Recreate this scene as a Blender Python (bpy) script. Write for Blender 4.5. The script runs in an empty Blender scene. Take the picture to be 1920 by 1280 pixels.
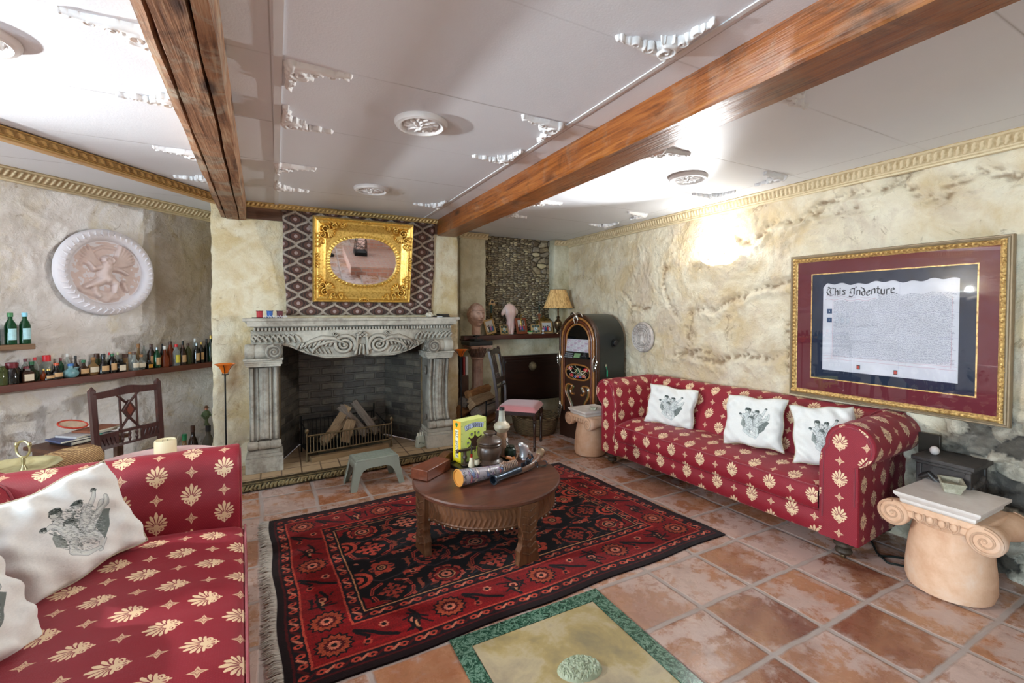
import bpy, math, random
import numpy as np
from mathutils import Vector, Matrix, Euler
PI = math.pi
random.seed(7)
SC = bpy.context.scene
COL = SC.collection
H = 2.34            # ceiling height
# ------------------------------------------------------------------ mesh helper
class MB:
    def __init__(s): s.v=[]; s.f=[]; s.uv=[]; s.has_uv=False
    def add(s, vs, fs, uvs=None):
        o=len(s.v); s.v.extend([tuple(p) for p in vs])
        for i,f in enumerate(fs):
            s.f.append([k+o for k in f])
            if uvs is not None: s.uv.append([uvs[k] for k in f]); s.has_uv=True
            else: s.uv.append([(0,0)]*len(f))
        return s
    def box(s, c, d, rz=0, M=None, taper=1.0):
        x,y,z=d[0]/2,d[1]/2,d[2]/2
        P=[(-x,-y,-z),(x,-y,-z),(x,y,-z),(-x,y,-z),(-x*taper,-y*taper,z),(x*taper,-y*taper,z),(x*taper,y*taper,z),(-x*taper,y*taper,z)]
        R=(M if M is not None else Matrix.Rotation(rz,3,'Z'))
        P=[R@Vector(p)+Vector(c) for p in P]
        return s.add(P,[(0,3,2,1),(4,5,6,7),(0,1,5,4),(1,2,6,5),(2,3,7,6),(3,0,4,7)])
    def lathe(s, prof, seg=24, c=(0,0,0), M=None, sx=1, sy=1, a0=0, a1=2*PI, wob=None):
        full=abs(a1-a0-2*PI)<1e-6; n=seg if full else seg+1
        vs=[]
        for (r,z) in prof:
            for k in range(n):
                a=a0+(a1-a0)*k/seg
                rr=r*(wob(a,z) if wob else 1)
                p=Vector((rr*math.cos(a)*sx,rr*math.sin(a)*sy,z))
                if M is not None: p=M@p
                vs.append(p+Vector(c))
        fs=[]
        for i in range(len(prof)-1):
            for k in range(seg):
                k2=(k+1)%n if full else k+1
                fs.append((i*n+k,i*n+k2,(i+1)*n+k2,(i+1)*n+k))
        if full:
            if prof[0][0]>1e-5: fs.append(tuple(range(n-1,-1,-1)))
            if prof[-1][0]>1e-5: fs.append(tuple((len(prof)-1)*n+k for k in range(n)))
        return s.add(vs,fs)
    def tube(s, pts, r, seg=8, cap=True, flat=1.0):
        pts=[Vector(p) for p in pts]; n=len(pts)
        rs=r if isinstance(r,(list,tuple)) else [r]*n
        vs=[]; up=None
        for i,p in enumerate(pts):
            t=(pts[min(i+1,n-1)]-pts[max(i-1,0)])
            if t.length<1e-9: t=Vector((0,0,1))
            t.normalize()
            if up is None:
                up=Vector((0,0,1)) if abs(t.z)<0.9 else Vector((1,0,0))
            a=t.cross(up)
            if a.length<1e-6: a=t.orthogonal()
            a.normalize(); b=a.cross(t); b.normalize(); up=b
            for k in range(seg):
                an=2*PI*k/seg
                vs.append(p+a*math.cos(an)*rs[i]+b*math.sin(an)*rs[i]*flat)
        fs=[]
        for i in range(n-1):
            for k in range(seg):
                k2=(k+1)%seg
                fs.append((i*seg+k,i*seg+k2,(i+1)*seg+k2,(i+1)*seg+k))
        if cap:
            fs.append(tuple(range(seg-1,-1,-1))); fs.append(tuple((n-1)*seg+k for k in range(seg)))
        return s.add(vs,fs)
    def sphere(s, c, r, seg=16, rings=10, M=None):
        r=r if isinstance(r,(list,tuple)) else (r,r,r)
        vs=[];fs=[]
        for i in range(rings+1):
            t=PI*i/rings
            for k in range(seg):
                a=2*PI*k/seg
                p=Vector((math.sin(t)*math.cos(a)*r[0],math.sin(t)*math.sin(a)*r[1],-math.cos(t)*r[2]))
                if M is not None: p=M@p
                vs.append(p+Vector(c))
        for i in range(rings):
            for k in range(seg):
                k2=(k+1)%seg
                fs.append((i*seg+k,i*seg+k2,(i+1)*seg+k2,(i+1)*seg+k))
        return s.add(vs,fs)
    def prism(s, out, a, b, ax='y'):
        """outline of 2-D points extruded from a to b along ax (x:(y,z), y:(x,z), z:(x,y))"""
        def P(p,t):
            return {'x':(t,p[0],p[1]),'y':(p[0],t,p[1]),'z':(p[0],p[1],t)}[ax]
        n=len(out)
        vs=[P(p,a) for p in out]+[P(p,b) for p in out]
        fs=[tuple(range(n-1,-1,-1)),tuple(range(n,2*n))]+[(i,(i+1)%n,n+(i+1)%n,n+i) for i in range(n)]
        return s.add(vs,fs)
    def sheet(s, P, uvscale=None, uv=None, flip=False, closeu=False):
        """P[i][j] grid of points; uv = arc length * uvscale or explicit grid"""
        P=np.asarray(P,float); a,b=P.shape[:2]
        if uv is None and uvscale is not None:
            U=np.zeros((a,b)); V=np.zeros((a,b))
            du=np.linalg.norm(np.diff(P,axis=0),axis=2).mean(1); dv=np.linalg.norm(np.diff(P,axis=1),axis=2).mean(0)
            U[1:,:]=np.cumsum(du)[:,None]; V[:,1:]=np.cumsum(dv)[None,:]
            uv=np.stack([U*uvscale[0]+(uvscale[2] if len(uvscale)>2 else 0),V*uvscale[1]+(uvscale[3] if len(uvscale)>3 else 0)],-1)
        vs=P.reshape(-1,3).tolist(); fs=[]
        for i in range(a-1):
            for j in range(b-1):
                q=(i*b+j,(i+1)*b+j,(i+1)*b+j+1,i*b+j+1)
                fs.append(q[::-1] if flip else q)
        return s.add(vs,fs,None if uv is None else [tuple(t) for t in np.asarray(uv).reshape(-1,2).tolist()])
    def build(s, name, mat=None, parent=None, smooth=True, ang=35, bevel=0, subsurf=0, loc=None, rot=None, bseg=2, merge=False):
        me=bpy.data.meshes.new(name)
        me.from_pydata(s.v,[],s.f)
        if s.has_uv:
            l=me.uv_layers.new(name='UVMap')
            l.data.foreach_set('uv',[c for f in s.uv for p in f for c in p])
        if merge:
            import bmesh
            b=bmesh.new(); b.from_mesh(me); bmesh.ops.remove_doubles(b,verts=b.verts,dist=1e-5)
            bmesh.ops.recalc_face_normals(b,faces=b.faces); b.to_mesh(me); b.free()
        me.validate(); me.update()
        if smooth:
            me.shade_smooth(); me.set_sharp_from_angle(angle=math.radians(ang))
        o=bpy.data.objects.new(name,me); COL.objects.link(o)
        if mat is not None: me.materials.append(mat)
        if parent is not None: o.parent=parent
        if loc is not None: o.location=loc
        if rot is not None: o.rotation_euler=rot
        if bevel:
            m=o.modifiers.new('b','BEVEL'); m.width=bevel; m.segments=bseg; m.limit_method='ANGLE'; m.angle_limit=math.radians(40)
        if subsurf:
            m=o.modifiers.new('s','SUBSURF'); m.levels=subsurf; m.render_levels=subsurf
        return o
def tag(o,label=None,cat=None,group=None,kind=None):
    if label: o['label']=label
    if cat: o['category']=cat
    if group: o['group']=group
    if kind: o['kind']=kind
    return o
def thing(name,label,cat,loc=(0,0,0),rz=0,group=None,rot=None):
    o=bpy.data.objects.new(name,None); o.empty_display_size=.05; COL.objects.link(o)
    o.location=loc; o.rotation_euler=rot if rot else (0,0,rz)
    return tag(o,label,cat,group)
def dup(root,loc,rot=None,label=None,group=None,scale=None):
    def cp(o,par):
        c=o.copy(); COL.objects.link(c)
        if par is not None: c.parent=par
        for ch in list(o.children): cp(ch,c)
        return c
    r=cp(root,None); r.location=loc
    if rot is not None: r.rotation_euler=rot
    if scale is not None: r.scale=scale
    if label: r['label']=label
    if group: r['group']=group
    return r
def struct(o): o['kind']='structure'; return o
# ------------------------------------------------------------------ noise / relief
def _h(ix,iy,seed):
    ix=ix.astype(np.int64); iy=iy.astype(np.int64)
    n=(ix*374761393+iy*668265263+seed*1442695041)&0x7fffffff
    n=((n^(n>>13))*1274126177)&0x7fffffff
    return ((n^(n>>16))&0xffffff)/float(0xffffff)
def vnoise(x,y,seed=0):
    x0=np.floor(x);y0=np.floor(y);fx=x-x0;fy=y-y0
    fx=fx*fx*(3-2*fx);fy=fy*fy*(3-2*fy)
    a=_h(x0,y0,seed);b=_h(x0+1,y0,seed);c=_h(x0,y0+1,seed);d=_h(x0+1,y0+1,seed)
    return (a*(1-fx)+b*fx)*(1-fy)+(c*(1-fx)+d*fx)*fy
def fbm(x,y,seed=0,octv=5,gain=.5):
    t=0;a=1;s=0
    for o in range(octv):
        t=t+a*vnoise(x*2**o,y*2**o,seed+o*17);s+=a;a*=gain
    return t/s
def voro(x,y,seed=0):
    x0=np.floor(x);y0=np.floor(y);d1=np.full(x.shape,9.);d2=np.full(x.shape,9.);idv=np.zeros(x.shape)
    for i in (-1,0,1):
        for j in (-1,0,1):
            cx=x0+i;cy=y0+j
            px=cx+.15+.7*_h(cx,cy,seed);py=cy+.15+.7*_h(cx,cy,seed+5)
            d=np.hypot(x-px,y-py);iv=_h(cx,cy,seed+9)
            nearer=d<d1
            d2=np.where(nearer,d1,np.minimum(d2,d));idv=np.where(nearer,iv,idv);d1=np.where(nearer,d,d1)
    return d1,d2,idv
def smooth(a,b,x):
    t=np.clip((x-a)/(b-a),0,1);return t*t*(3-2*t)
class Relief:
    """height field over a rectangle x0..x1, y0..y1"""
    def __init__(s,x0,x1,y0,y1,nx,ny):
        s.x=np.linspace(x0,x1,nx);s.y=np.linspace(y0,y1,ny)
        s.X,s.Y=np.meshgrid(s.x,s.y,indexing='ij');s.H=np.zeros((nx,ny))
    def stroke(s,pts,r,h,add=False,hard=False):
        n=len(pts);rs=r if isinstance(r,(list,tuple)) else [r]*n;hs=h if isinstance(h,(list,tuple)) else [h]*n
        B=np.zeros_like(s.H)
        for i in range(n-1):
            (ax,ay),(bx,by)=pts[i],pts[i+1];rm=max(rs[i],rs[i+1])
            i0=np.searchsorted(s.x,min(ax,bx)-rm);i1=np.searchsorted(s.x,max(ax,bx)+rm)+1
            j0=np.searchsorted(s.y,min(ay,by)-rm);j1=np.searchsorted(s.y,max(ay,by)+rm)+1
            X=s.X[i0:i1,j0:j1];Y=s.Y[i0:i1,j0:j1]
            if X.size==0: continue
            dx,dy=bx-ax,by-ay;L=dx*dx+dy*dy+1e-12
            t=np.clip(((X-ax)*dx+(Y-ay)*dy)/L,0,1)
            d=np.hypot(X-ax-t*dx,Y-ay-t*dy);rr=rs[i]+(rs[i+1]-rs[i])*t+1e-6;hh=hs[i]+(hs[i+1]-hs[i])*t
            q=np.clip(1-(d/rr)**2,0,1)
            b=hh*(np.minimum(1,q*4) if hard else np.sqrt(q))
            B[i0:i1,j0:j1]=np.maximum(B[i0:i1,j0:j1],b) if not (np.min(hh)<0) else np.minimum(B[i0:i1,j0:j1],b)
        if add or (isinstance(h,(int,float)) and h<0): s.H+=B
        else: s.H=np.maximum(s.H,B)
        return s
    def dot(s,x,y,r,h,**k): return s.stroke([(x,y),(x+1e-4,y)],r,h,**k)
    def spiral(s,cx,cy,r0,turns,w,h,a0=0,sgn=1,shrink=.12):
        P=[];R=[]
        n=int(24*turns)
        for i in range(n+1):
            t=i/n;r=r0*(1-t)+r0*shrink*t;a=a0+sgn*turns*2*PI*t
            P.append((cx+r*math.cos(a),cy+r*math.sin(a)));R.append(w*(1-.55*t))
        return s.stroke(P,R,h)
    def leaf(s,x,y,a,L,w,h,bend=0,n=6):
        P=[];R=[]
        for i in range(n+1):
            t=i/n;aa=a+bend*t
            P.append((x,y));R.append(w*math.sin(PI*min(1,.15+.85*t))**.7+.0015)
            x+=L/n*math.cos(aa);y+=L/n*math.sin(aa)
        return s.stroke(P,R,h)
def relief_mesh(R,place,thr=None,name='relief',mat=None,parent=None,uv=False,**k):
    """place(x,y,h) -> xyz arrays. thr: keep only cells whose height exceeds thr"""
    a,b=R.H.shape
    P=np.stack(place(R.X,R.Y,R.H),-1)
    ii,jj=np.meshgrid(np.arange(a-1),np.arange(b-1),indexing='ij')
    keep=np.ones((a-1,b-1),bool)
    if thr is not None:
        m=R.H>thr
        keep=m[:-1,:-1]|m[1:,:-1]|m[:-1,1:]|m[1:,1:]
    ii=ii[keep];jj=jj[keep]
    F=np.stack([ii*b+jj,(ii+1)*b+jj,(ii+1)*b+jj+1,ii*b+jj+1],-1)
    used=np.unique(F);mp=-np.ones(a*b,int);mp[used]=np.arange(len(used))
    m=MB();uvs=None
    if uv:
        U=(R.X-R.x[0])/(R.x[-1]-R.x[0]);V=(R.Y-R.y[0])/(R.y[-1]-R.y[0])
        uvs=[tuple(t) for t in np.stack([U,V],-1).reshape(-1,2)[used].tolist()]
    m.add(P.reshape(-1,3)[used].tolist(),mp[F].tolist(),uvs)
    return m.build(name,mat,parent,ang=75,**k)
# ------------------------------------------------------------------ canvas for painted patterns
class Canvas:
    def __init__(s,w,h,c): s.w=w;s.h=h;s.a=np.empty((h,w,3));s.a[:]=c
    def _bb(s,x0,x1,y0,y1):
        return max(0,int(x0)),min(s.w,int(x1)+2),max(0,int(y0)),min(s.h,int(y1)+2)
    def _put(s,m,i0,i1,j0,j1,c,al=1):
        A=s.a[j0:j1,i0:i1];k=(m*al)[...,None];A[:]=A*(1-k)+np.array(c)*k
    def disc(s,x,y,rx,ry,c,al=1,rot=0):
        R=max(rx,ry)+1;i0,i1,j0,j1=s._bb(x-R,x+R,y-R,y+R)
        if i1<=i0 or j1<=j0:return
        X,Y=np.meshgrid(np.arange(i0,i1)+.5,np.arange(j0,j1)+.5)
        u=(X-x)*math.cos(rot)+(Y-y)*math.sin(rot);v=-(X-x)*math.sin(rot)+(Y-y)*math.cos(rot)
        d=(np.sqrt((u/rx)**2+(v/ry)**2)-1)*min(rx,ry)
        s._put(np.clip(.5-d,0,1),i0,i1,j0,j1,c,al)
    def line(s,pts,r,c,al=1):
        n=len(pts);rs=r if isinstance(r,(list,tuple)) else [r]*n
        for i in range(n-1):
            (ax,ay),(bx,by)=pts[i],pts[i+1];R=max(rs[i],rs[i+1])+1
            i0,i1,j0,j1=s._bb(min(ax,bx)-R,max(ax,bx)+R,min(ay,by)-R,max(ay,by)+R)
            if i1<=i0 or j1<=j0: continue
            X,Y=np.meshgrid(np.arange(i0,i1)+.5,np.arange(j0,j1)+.5)
            dx,dy=bx-ax,by-ay;L=dx*dx+dy*dy+1e-9
            t=np.clip(((X-ax)*dx+(Y-ay)*dy)/L,0,1)
            d=np.hypot(X-ax-t*dx,Y-ay-t*dy)-(rs[i]+(rs[i+1]-rs[i])*t)
            s._put(np.clip(.5-d,0,1),i0,i1,j0,j1,c,al)
    def nib(s,pts,w,th,c,ang=.7):
        """broad-pen stroke"""
        ca,sa=math.cos(ang),math.sin(ang);n=5
        for k in range(-n,n+1):
            o=w*k/n/2;s.line([(x+ca*o,y+sa*o) for x,y in pts],th,c)
    def poly(s,P,c,al=1):
        xs=[p[0] for p in P];ys=[p[1] for p in P]
        i0,i1,j0,j1=s._bb(min(xs)-1,max(xs)+1,min(ys)-1,max(ys)+1)
        if i1<=i0 or j1<=j0:return
        X,Y=np.meshgrid(np.arange(i0,i1)+.5,np.arange(j0,j1)+.5);ins=np.zeros(X.shape,bool)
        n=len(P)
        for i in range(n):
            (ax,ay),(bx,by)=P[i],P[(i+1)%n]
            if ay==by: continue
            ins^=((Y>ay)!=(Y>by))&(X<(bx-ax)*(Y-ay)/(by-ay)+ax)
        s._put(ins.astype(float),i0,i1,j0,j1,c,al)
    def image(s,name):
        im=bpy.data.images.new(name,s.w,s.h,alpha=False)
        A=np.ones((s.h,s.w,4),np.float32);A[...,:3]=np.clip(s.a[::-1],0,1)
        im.pixels.foreach_set(A.ravel());im.update();im.pack()
        return im
# ------------------------------------------------------------------ materials
def node(nt,t,ins=None,**at):
    n=nt.nodes.new('ShaderNode'+t)
    for k,v in at.items(): setattr(n,k,v)
    for k,v in (ins or {}).items():
        sk=n.inputs[k]
        if isinstance(v,bpy.types.NodeSocket): nt.links.new(v,sk)
        elif isinstance(v,bpy.types.Node): nt.links.new(v.outputs[0],sk)
        else:
            if isinstance(v,(tuple,list)) and len(v)==3 and sk.type=='RGBA': v=(*v,1)
            sk.default_value=v
    return n
def lin(c):
    return tuple((x/12.92 if x<=.04045 else ((x+.055)/1.055)**2.4) for x in c)
def newmat(name):
    m=bpy.data.materials.new(name);m.use_nodes=True;nt=m.node_tree
    b=nt.nodes['Principled BSDF'];return m,nt,b
def mix(nt,f,a,b,mode='MIX'):
    n=nt.nodes.new('ShaderNodeMix');n.data_type='RGBA';n.blend_type=mode
    for k,v in ((0,f),(6,a),(7,b)):
        sk=n.inputs[k]
        if isinstance(v,bpy.types.NodeSocket): nt.links.new(v,sk)
        else: sk.default_value=(*v,1) if isinstance(v,(tuple,list)) and len(v)==3 else v
    return n.outputs[2]
def M_(nt,op,a,b=None,c=None,clamp=False):
    n=nt.nodes.new('ShaderNodeMath');n.operation=op;n.use_clamp=clamp
    for k,v in enumerate((a,b,c)):
        if v is None: continue
        if isinstance(v,bpy.types.NodeSocket): nt.links.new(v,n.inputs[k])
        else: n.inputs[k].default_value=v
    return n.outputs[0]
def noise(nt,vec,scale,detail=4,rough=.55,dist=0):
    return node(nt,'TexNoise',{'Vector':vec,'Scale':scale,'Detail':detail,'Roughness':rough,'Distortion':dist}).outputs[0]
def ramp(nt,f,st):
    n=nt.nodes.new('ShaderNodeValToRGB');nt.links.new(f,n.inputs[0]);e=n.color_ramp.elements
    while len(e)<len(st): e.new(.5)
    for i,(p,c) in enumerate(st):
        e[i].position=p;e[i].color=(*c,1) if len(c)==3 else c
    return n.outputs[0]
def coord(nt,k='Object'): return nt.nodes.new('ShaderNodeTexCoord').outputs[k]
def geopos(nt): return nt.nodes.new('ShaderNodeNewGeometry').outputs['Position']
def bump(nt,b,h,st=.3,d=.01):
    n=node(nt,'Bump',{'Height':h,'Strength':st,'Distance':d});nt.links.new(n.outputs[0],b.inputs['Normal'])
_mc={}
def plain(name,c,rough=.5,metal=0,var=.12,vs=12,bs=None,bst=.25,coat=0,spec=.5,emis=None,es=0,sheen=0):
    """sRGB colour with a slight procedural variation"""
    if name in _mc: return _mc[name]
    m,nt,b=newmat(name);c=lin(c);v=coord(nt)
    f=noise(nt,v,vs,4)
    lo=tuple(x*(1-var) for x in c);hi=tuple(min(1,x*(1+var)) for x in c)
    nt.links.new(mix(nt,f,lo,hi),b.inputs['Base Color'])
    b.inputs['Roughness'].default_value=rough;b.inputs['Metallic'].default_value=metal
    b.inputs['Coat Weight'].default_value=coat;b.inputs['Specular IOR Level'].default_value=spec
    b.inputs['Sheen Weight'].default_value=sheen
    if bs: bump(nt,b,noise(nt,v,bs,4),bst,.004)
    if emis is not None:
        b.inputs['Emission Color'].default_value=(*lin(emis),1);b.inputs['Emission Strength'].default_value=es
    _mc[name]=m;return m
def wood(name,c1,c2,rough=.4,axis=0,scale=6,coat=0,bst=.2,knots=False,stretch=12,bd=.004):
    if name in _mc: return _mc[name]
    m,nt,b=newmat(name);v=coord(nt)
    s=[scale*stretch]*3;s[axis]=scale
    mp=node(nt,'Mapping',{'Vector':v,'Scale':tuple(x/10 for x in s)}).outputs[0]
    f=noise(nt,mp,6,6,.6,.6);g=noise(nt,mp,22,3,.5)
    f2=M_(nt,'ADD',M_(nt,'MULTIPLY',f,.75),M_(nt,'MULTIPLY',g,.3))
    c=ramp(nt,f2,[(.3,lin(c1)),(.72,lin(c2))])
    big=noise(nt,v,3,2)
    c=mix(nt,M_(nt,'MULTIPLY',big,.4),c,tuple(x*.45 for x in lin(c1)))
    if knots:
        vo=node(nt,'TexVoronoi',{'Vector':node(nt,'Mapping',{'Vector':v,'Scale':tuple([5 if i!=axis else 1.6 for i in range(3)])}).outputs[0],'Scale':1.0}).outputs['Distance']
        k=ramp(nt,vo,[(.03,(1,1,1)),(.12,(0,0,0))])
        c=mix(nt,M_(nt,'MULTIPLY',k,.8),c,tuple(x*.15 for x in lin(c1)))
    nt.links.new(c,b.inputs['Base Color']);b.inputs['Roughness'].default_value=rough;b.inputs['Coat Weight'].default_value=coat
    b.inputs['Coat Roughness'].default_value=.2
    bump(nt,b,f2,bst,bd);_mc[name]=m;return m
def goldm(name,c=(.85,.62,.22),dark=(.28,.18,.06),rough=.32,metal=.85,sc=60,bst=.5):
    if name in _mc: return _mc[name]
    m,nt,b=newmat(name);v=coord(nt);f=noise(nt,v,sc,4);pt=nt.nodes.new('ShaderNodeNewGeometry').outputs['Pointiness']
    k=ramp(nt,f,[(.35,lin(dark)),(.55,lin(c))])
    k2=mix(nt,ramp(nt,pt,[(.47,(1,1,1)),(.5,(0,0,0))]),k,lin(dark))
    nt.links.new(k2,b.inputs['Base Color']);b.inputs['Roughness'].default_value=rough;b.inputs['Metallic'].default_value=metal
    bump(nt,b,f,bst,.003);_mc[name]=m;return m
def imgmat(name,img,rough=.7,sheen=0,bs=None,bst=.2,spec=.4,interp='Linear',wear=0,metal=0):
    m,nt,b=newmat(name);t=node(nt,'TexImage',{'Vector':coord(nt,'UV')},interpolation=interp);t.image=img
    c=t.outputs[0]
    if wear:
        c=mix(nt,M_(nt,'MULTIPLY',noise(nt,coord(nt),9,5),wear),c,mix(nt,.5,c,(.3,.25,.2)))
    nt.links.new(c,b.inputs['Base Color']);b.inputs['Roughness'].default_value=rough
    b.inputs['Sheen Weight'].default_value=sheen;b.inputs['Specular IOR Level'].default_value=spec
    b.inputs['Sheen Roughness'].default_value=.4
    if bs: bump(nt,b,noise(nt,coord(nt),bs,3),bst,.003)
    return m
def glassy(name,c,dens=.5,rough=.06,alpha=None):
    """coloured bottle glass: tinted see-through body under a glossy surface"""
    if name in _mc: return _mc[name]
    m,nt,b=newmat(name);b.inputs['Base Color'].default_value=(*lin(c),1);b.inputs['Roughness'].default_value=rough
    tr=node(nt,'BsdfTransparent',{'Color':(*[.25+.75*x for x in lin(c)],1)})
    lw=node(nt,'LayerWeight',{'Blend':.35}).outputs['Facing']
    f=M_(nt,'ADD',M_(nt,'MULTIPLY',lw,.6),dens,clamp=True)
    mx=node(nt,'MixShader',{0:f,1:tr.outputs[0],2:b.outputs[0]})
    nt.links.new(mx.outputs[0],nt.nodes['Material Output'].inputs[0]);_mc[name]=m;return m
# ------------------------------------------------------------------ camera
def make_camera():
    f=840.;pitch=math.radians(1.3);yaw=math.radians(27.4)
    F0=Vector((math.sin(yaw),math.cos(yaw),0));R=Vector((math.cos(yaw),-math.sin(yaw),0));Z=Vector((0,0,1))
    F=F0*math.cos(pitch)-Z*math.sin(pitch);U=Z*math.cos(pitch)+F0*math.sin(pitch)
    cd=bpy.data.cameras.new('camera');cd.sensor_width=36;cd.lens=f/1920*36;cd.shift_y=-(640-(584+f*math.tan(pitch)))/1920
    cd.clip_start=.02
    o=bpy.data.objects.new('camera',cd);COL.objects.link(o)
    m=Matrix((R,U,-F)).transposed().to_4x4();m.translation=(0,0,1.4);o.matrix_world=m
    SC.camera=o
make_camera()
# ------------------------------------------------------------------ room materials
def plaster(name,c1,c2,c3,cd=(.42,.33,.2),bst=.55,stone=((.36,.34,.32),(.62,.58,.52)),rough=.85,sc=1.0,mauve=None,my=0):
    m,nt,b=newmat(name);v=geopos(nt)
    a=noise(nt,v,1.1*sc,5,.6,.8);bb=noise(nt,v,3.7*sc,6,.6,.5);c=noise(nt,v,16*sc,5,.65,.3)
    col=ramp(nt,a,[(.3,lin(c1)),(.5,lin(c2)),(.68,lin(c3))])
    col=mix(nt,ramp(nt,bb,[(.42,(0,0,0)),(.62,(.75,.75,.75))]),col,lin(c1))
    blo=ramp(nt,noise(nt,v,2.2*sc,7,.68,1.5),[(.52,(0,0,0)),(.66,(.7,.7,.7))])
    col=mix(nt,blo,col,lin(c3))
    crk=ramp(nt,noise(nt,v,5*sc,8,.7,2.2),[(.60,(0,0,0)),(.68,(.55,.55,.55))])
    col=mix(nt,crk,col,lin(cd))
    w=node(nt,'TexVoronoi',{'Vector':node(nt,'Mapping',{'Vector':mix(nt,.12,v,node(nt,'TexNoise',{'Vector':v,'Scale':4.0}).outputs[1]),'Scale':(2.2,2.2,3)}).outputs[0]},feature='DISTANCE_TO_EDGE').outputs[0]
    ln=ramp(nt,w,[(.0,(.4,.4,.4)),(.008,(0,0,0))])
    ln=mix(nt,1.0,ln,ramp(nt,noise(nt,v,1.7,2),[(.57,(0,0,0)),(.63,(1,1,1))]),'MULTIPLY')
    col=mix(nt,ln,col,lin(cd))
    if mauve:
        px=node(nt,'SeparateXYZ',{0:v}).outputs
        col=mix(nt,ramp(nt,M_(nt,'ADD',px[0],M_(nt,'MULTIPLY',a,.3)),[(.0,(0,0,0)),(.0,(0,0,0))]),col,col) if False else col
    at=node(nt,'Attribute',attribute_name='dirt').outputs['Fac']
    col=mix(nt,M_(nt,'MULTIPLY',at,M_(nt,'ADD',.45,c),clamp=True),col,lin(cd))
    st=node(nt,'Attribute',attribute_name='stone').outputs['Fac'];sid=node(nt,'Attribute',attribute_name='sid').outputs['Fac']
    sc_=ramp(nt,M_(nt,'ADD',M_(nt,'MULTIPLY',sid,.6),M_(nt,'MULTIPLY',c,.5)),[(.32,lin(stone[0])),(.52,lin(tuple((a+b_)/2.2 for a,b_ in zip(*stone)))),(.78,lin(stone[1]))])
    col=mix(nt,st,col,sc_)
    pt=node(nt,'Attribute',attribute_name='patch').outputs['Fac']
    col=mix(nt,pt,col,mix(nt,.55,col,lin(cd),'MIX'))
    nt.links.new(col,b.inputs['Base Color']);b.inputs['Roughness'].default_value=rough
    b.inputs['Specular IOR Level'].default_value=.35
    h=M_(nt,'ADD',M_(nt,'MULTIPLY',noise(nt,v,9*sc,8,.68,.35),1.0),M_(nt,'MULTIPLY',noise(nt,v,45,4,.6),.22))
    bump(nt,b,h,bst,.05);return m
P_R=plaster('plaster_right',(.93,.88,.78),(.84,.74,.58),(.82,.74,.65),cd=(.55,.43,.31),bst=.7,stone=((.17,.17,.18),(.74,.70,.63)))
P_L=plaster('plaster_left',(.92,.89,.87),(.82,.78,.74),(.84,.77,.64),cd=(.52,.41,.26),bst=.6)
P_C=plaster('plaster_chimney',(.94,.90,.80),(.83,.73,.54),(.88,.81,.66),cd=(.56,.42,.27),bst=.55,sc=1.3)
P_B=plaster('plaster_back',(.90,.87,.77),(.76,.71,.57),(.84,.77,.62),cd=(.52,.43,.31),bst=.6,sc=1.4)
P_W=plain('plaster_rear',(.86,.81,.72),.85,var=.1,vs=3,bs=20)
def put_attr(o,**k):
    for n,a in k.items():
        at=o.data.attributes.new(n,'FLOAT','POINT');at.data.foreach_set('value',np.asarray(a,np.float32).ravel())
def wall_sheet(name,U,Z,fn,mat,hole=None):
    """fn(U,Z)->(xyz array, dict attrs). hole(u,z)->bool per cell"""
    UU,ZZ=np.meshgrid(U,Z,indexing='ij');P,at=fn(UU,ZZ)
    a,b=UU.shape;ii,jj=np.meshgrid(np.arange(a-1),np.arange(b-1),indexing='ij')
    F=np.stack([ii*b+jj,(ii+1)*b+jj,(ii+1)*b+jj+1,ii*b+jj+1],-1)
    if hole is not None:
        cu=(UU[:-1,:-1]+UU[1:,1:])/2;cz=(ZZ[:-1,:-1]+ZZ[1:,1:])/2;F=F[~hole(cu,cz)]
    m=MB();m.add(P.reshape(-1,3).tolist(),F.reshape(-1,4).tolist())
    o=m.build(name,mat,None,ang=80);put_attr(o,**at);return struct(o)
def rough_h(u,z,seed,amp=1.0):
    w=fbm(u*2.1+3,z*2.1,seed+3,3)*1.4
    h=.020*fbm(u*1.1+w,z*1.3+w,seed,3)
    n=fbm(u*3.2+w*1.5,z*3.6,seed+7,4);h+=.010*(1-np.abs(2*n-1))**3
    n=fbm(u*8+w*3,z*8,seed+11,4);h+=.007*(1-np.abs(2*n-1))**2
    h+=.006*fbm(u*30,z*30,seed+13,3)
    return h*amp
def stroke_mask(u,z,pts,r,seed=1,wob=.06):
    M=np.zeros_like(u);uu=u+wob*(fbm(u*6,z*6,seed,3)-.5)*2;zz=z+wob*(fbm(u*6+9,z*6,seed+2,3)-.5)*2
    for (ax,ay),(bx,by) in zip(pts[:-1],pts[1:]):
        dx,dy=bx-ax,by-ay;t=np.clip(((uu-ax)*dx+(zz-ay)*dy)/(dx*dx+dy*dy+1e-9),0,1)
        d=np.hypot(uu-ax-t*dx,zz-ay-t*dy);M=np.maximum(M,np.clip(1-d/r,0,1))
    return M
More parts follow.
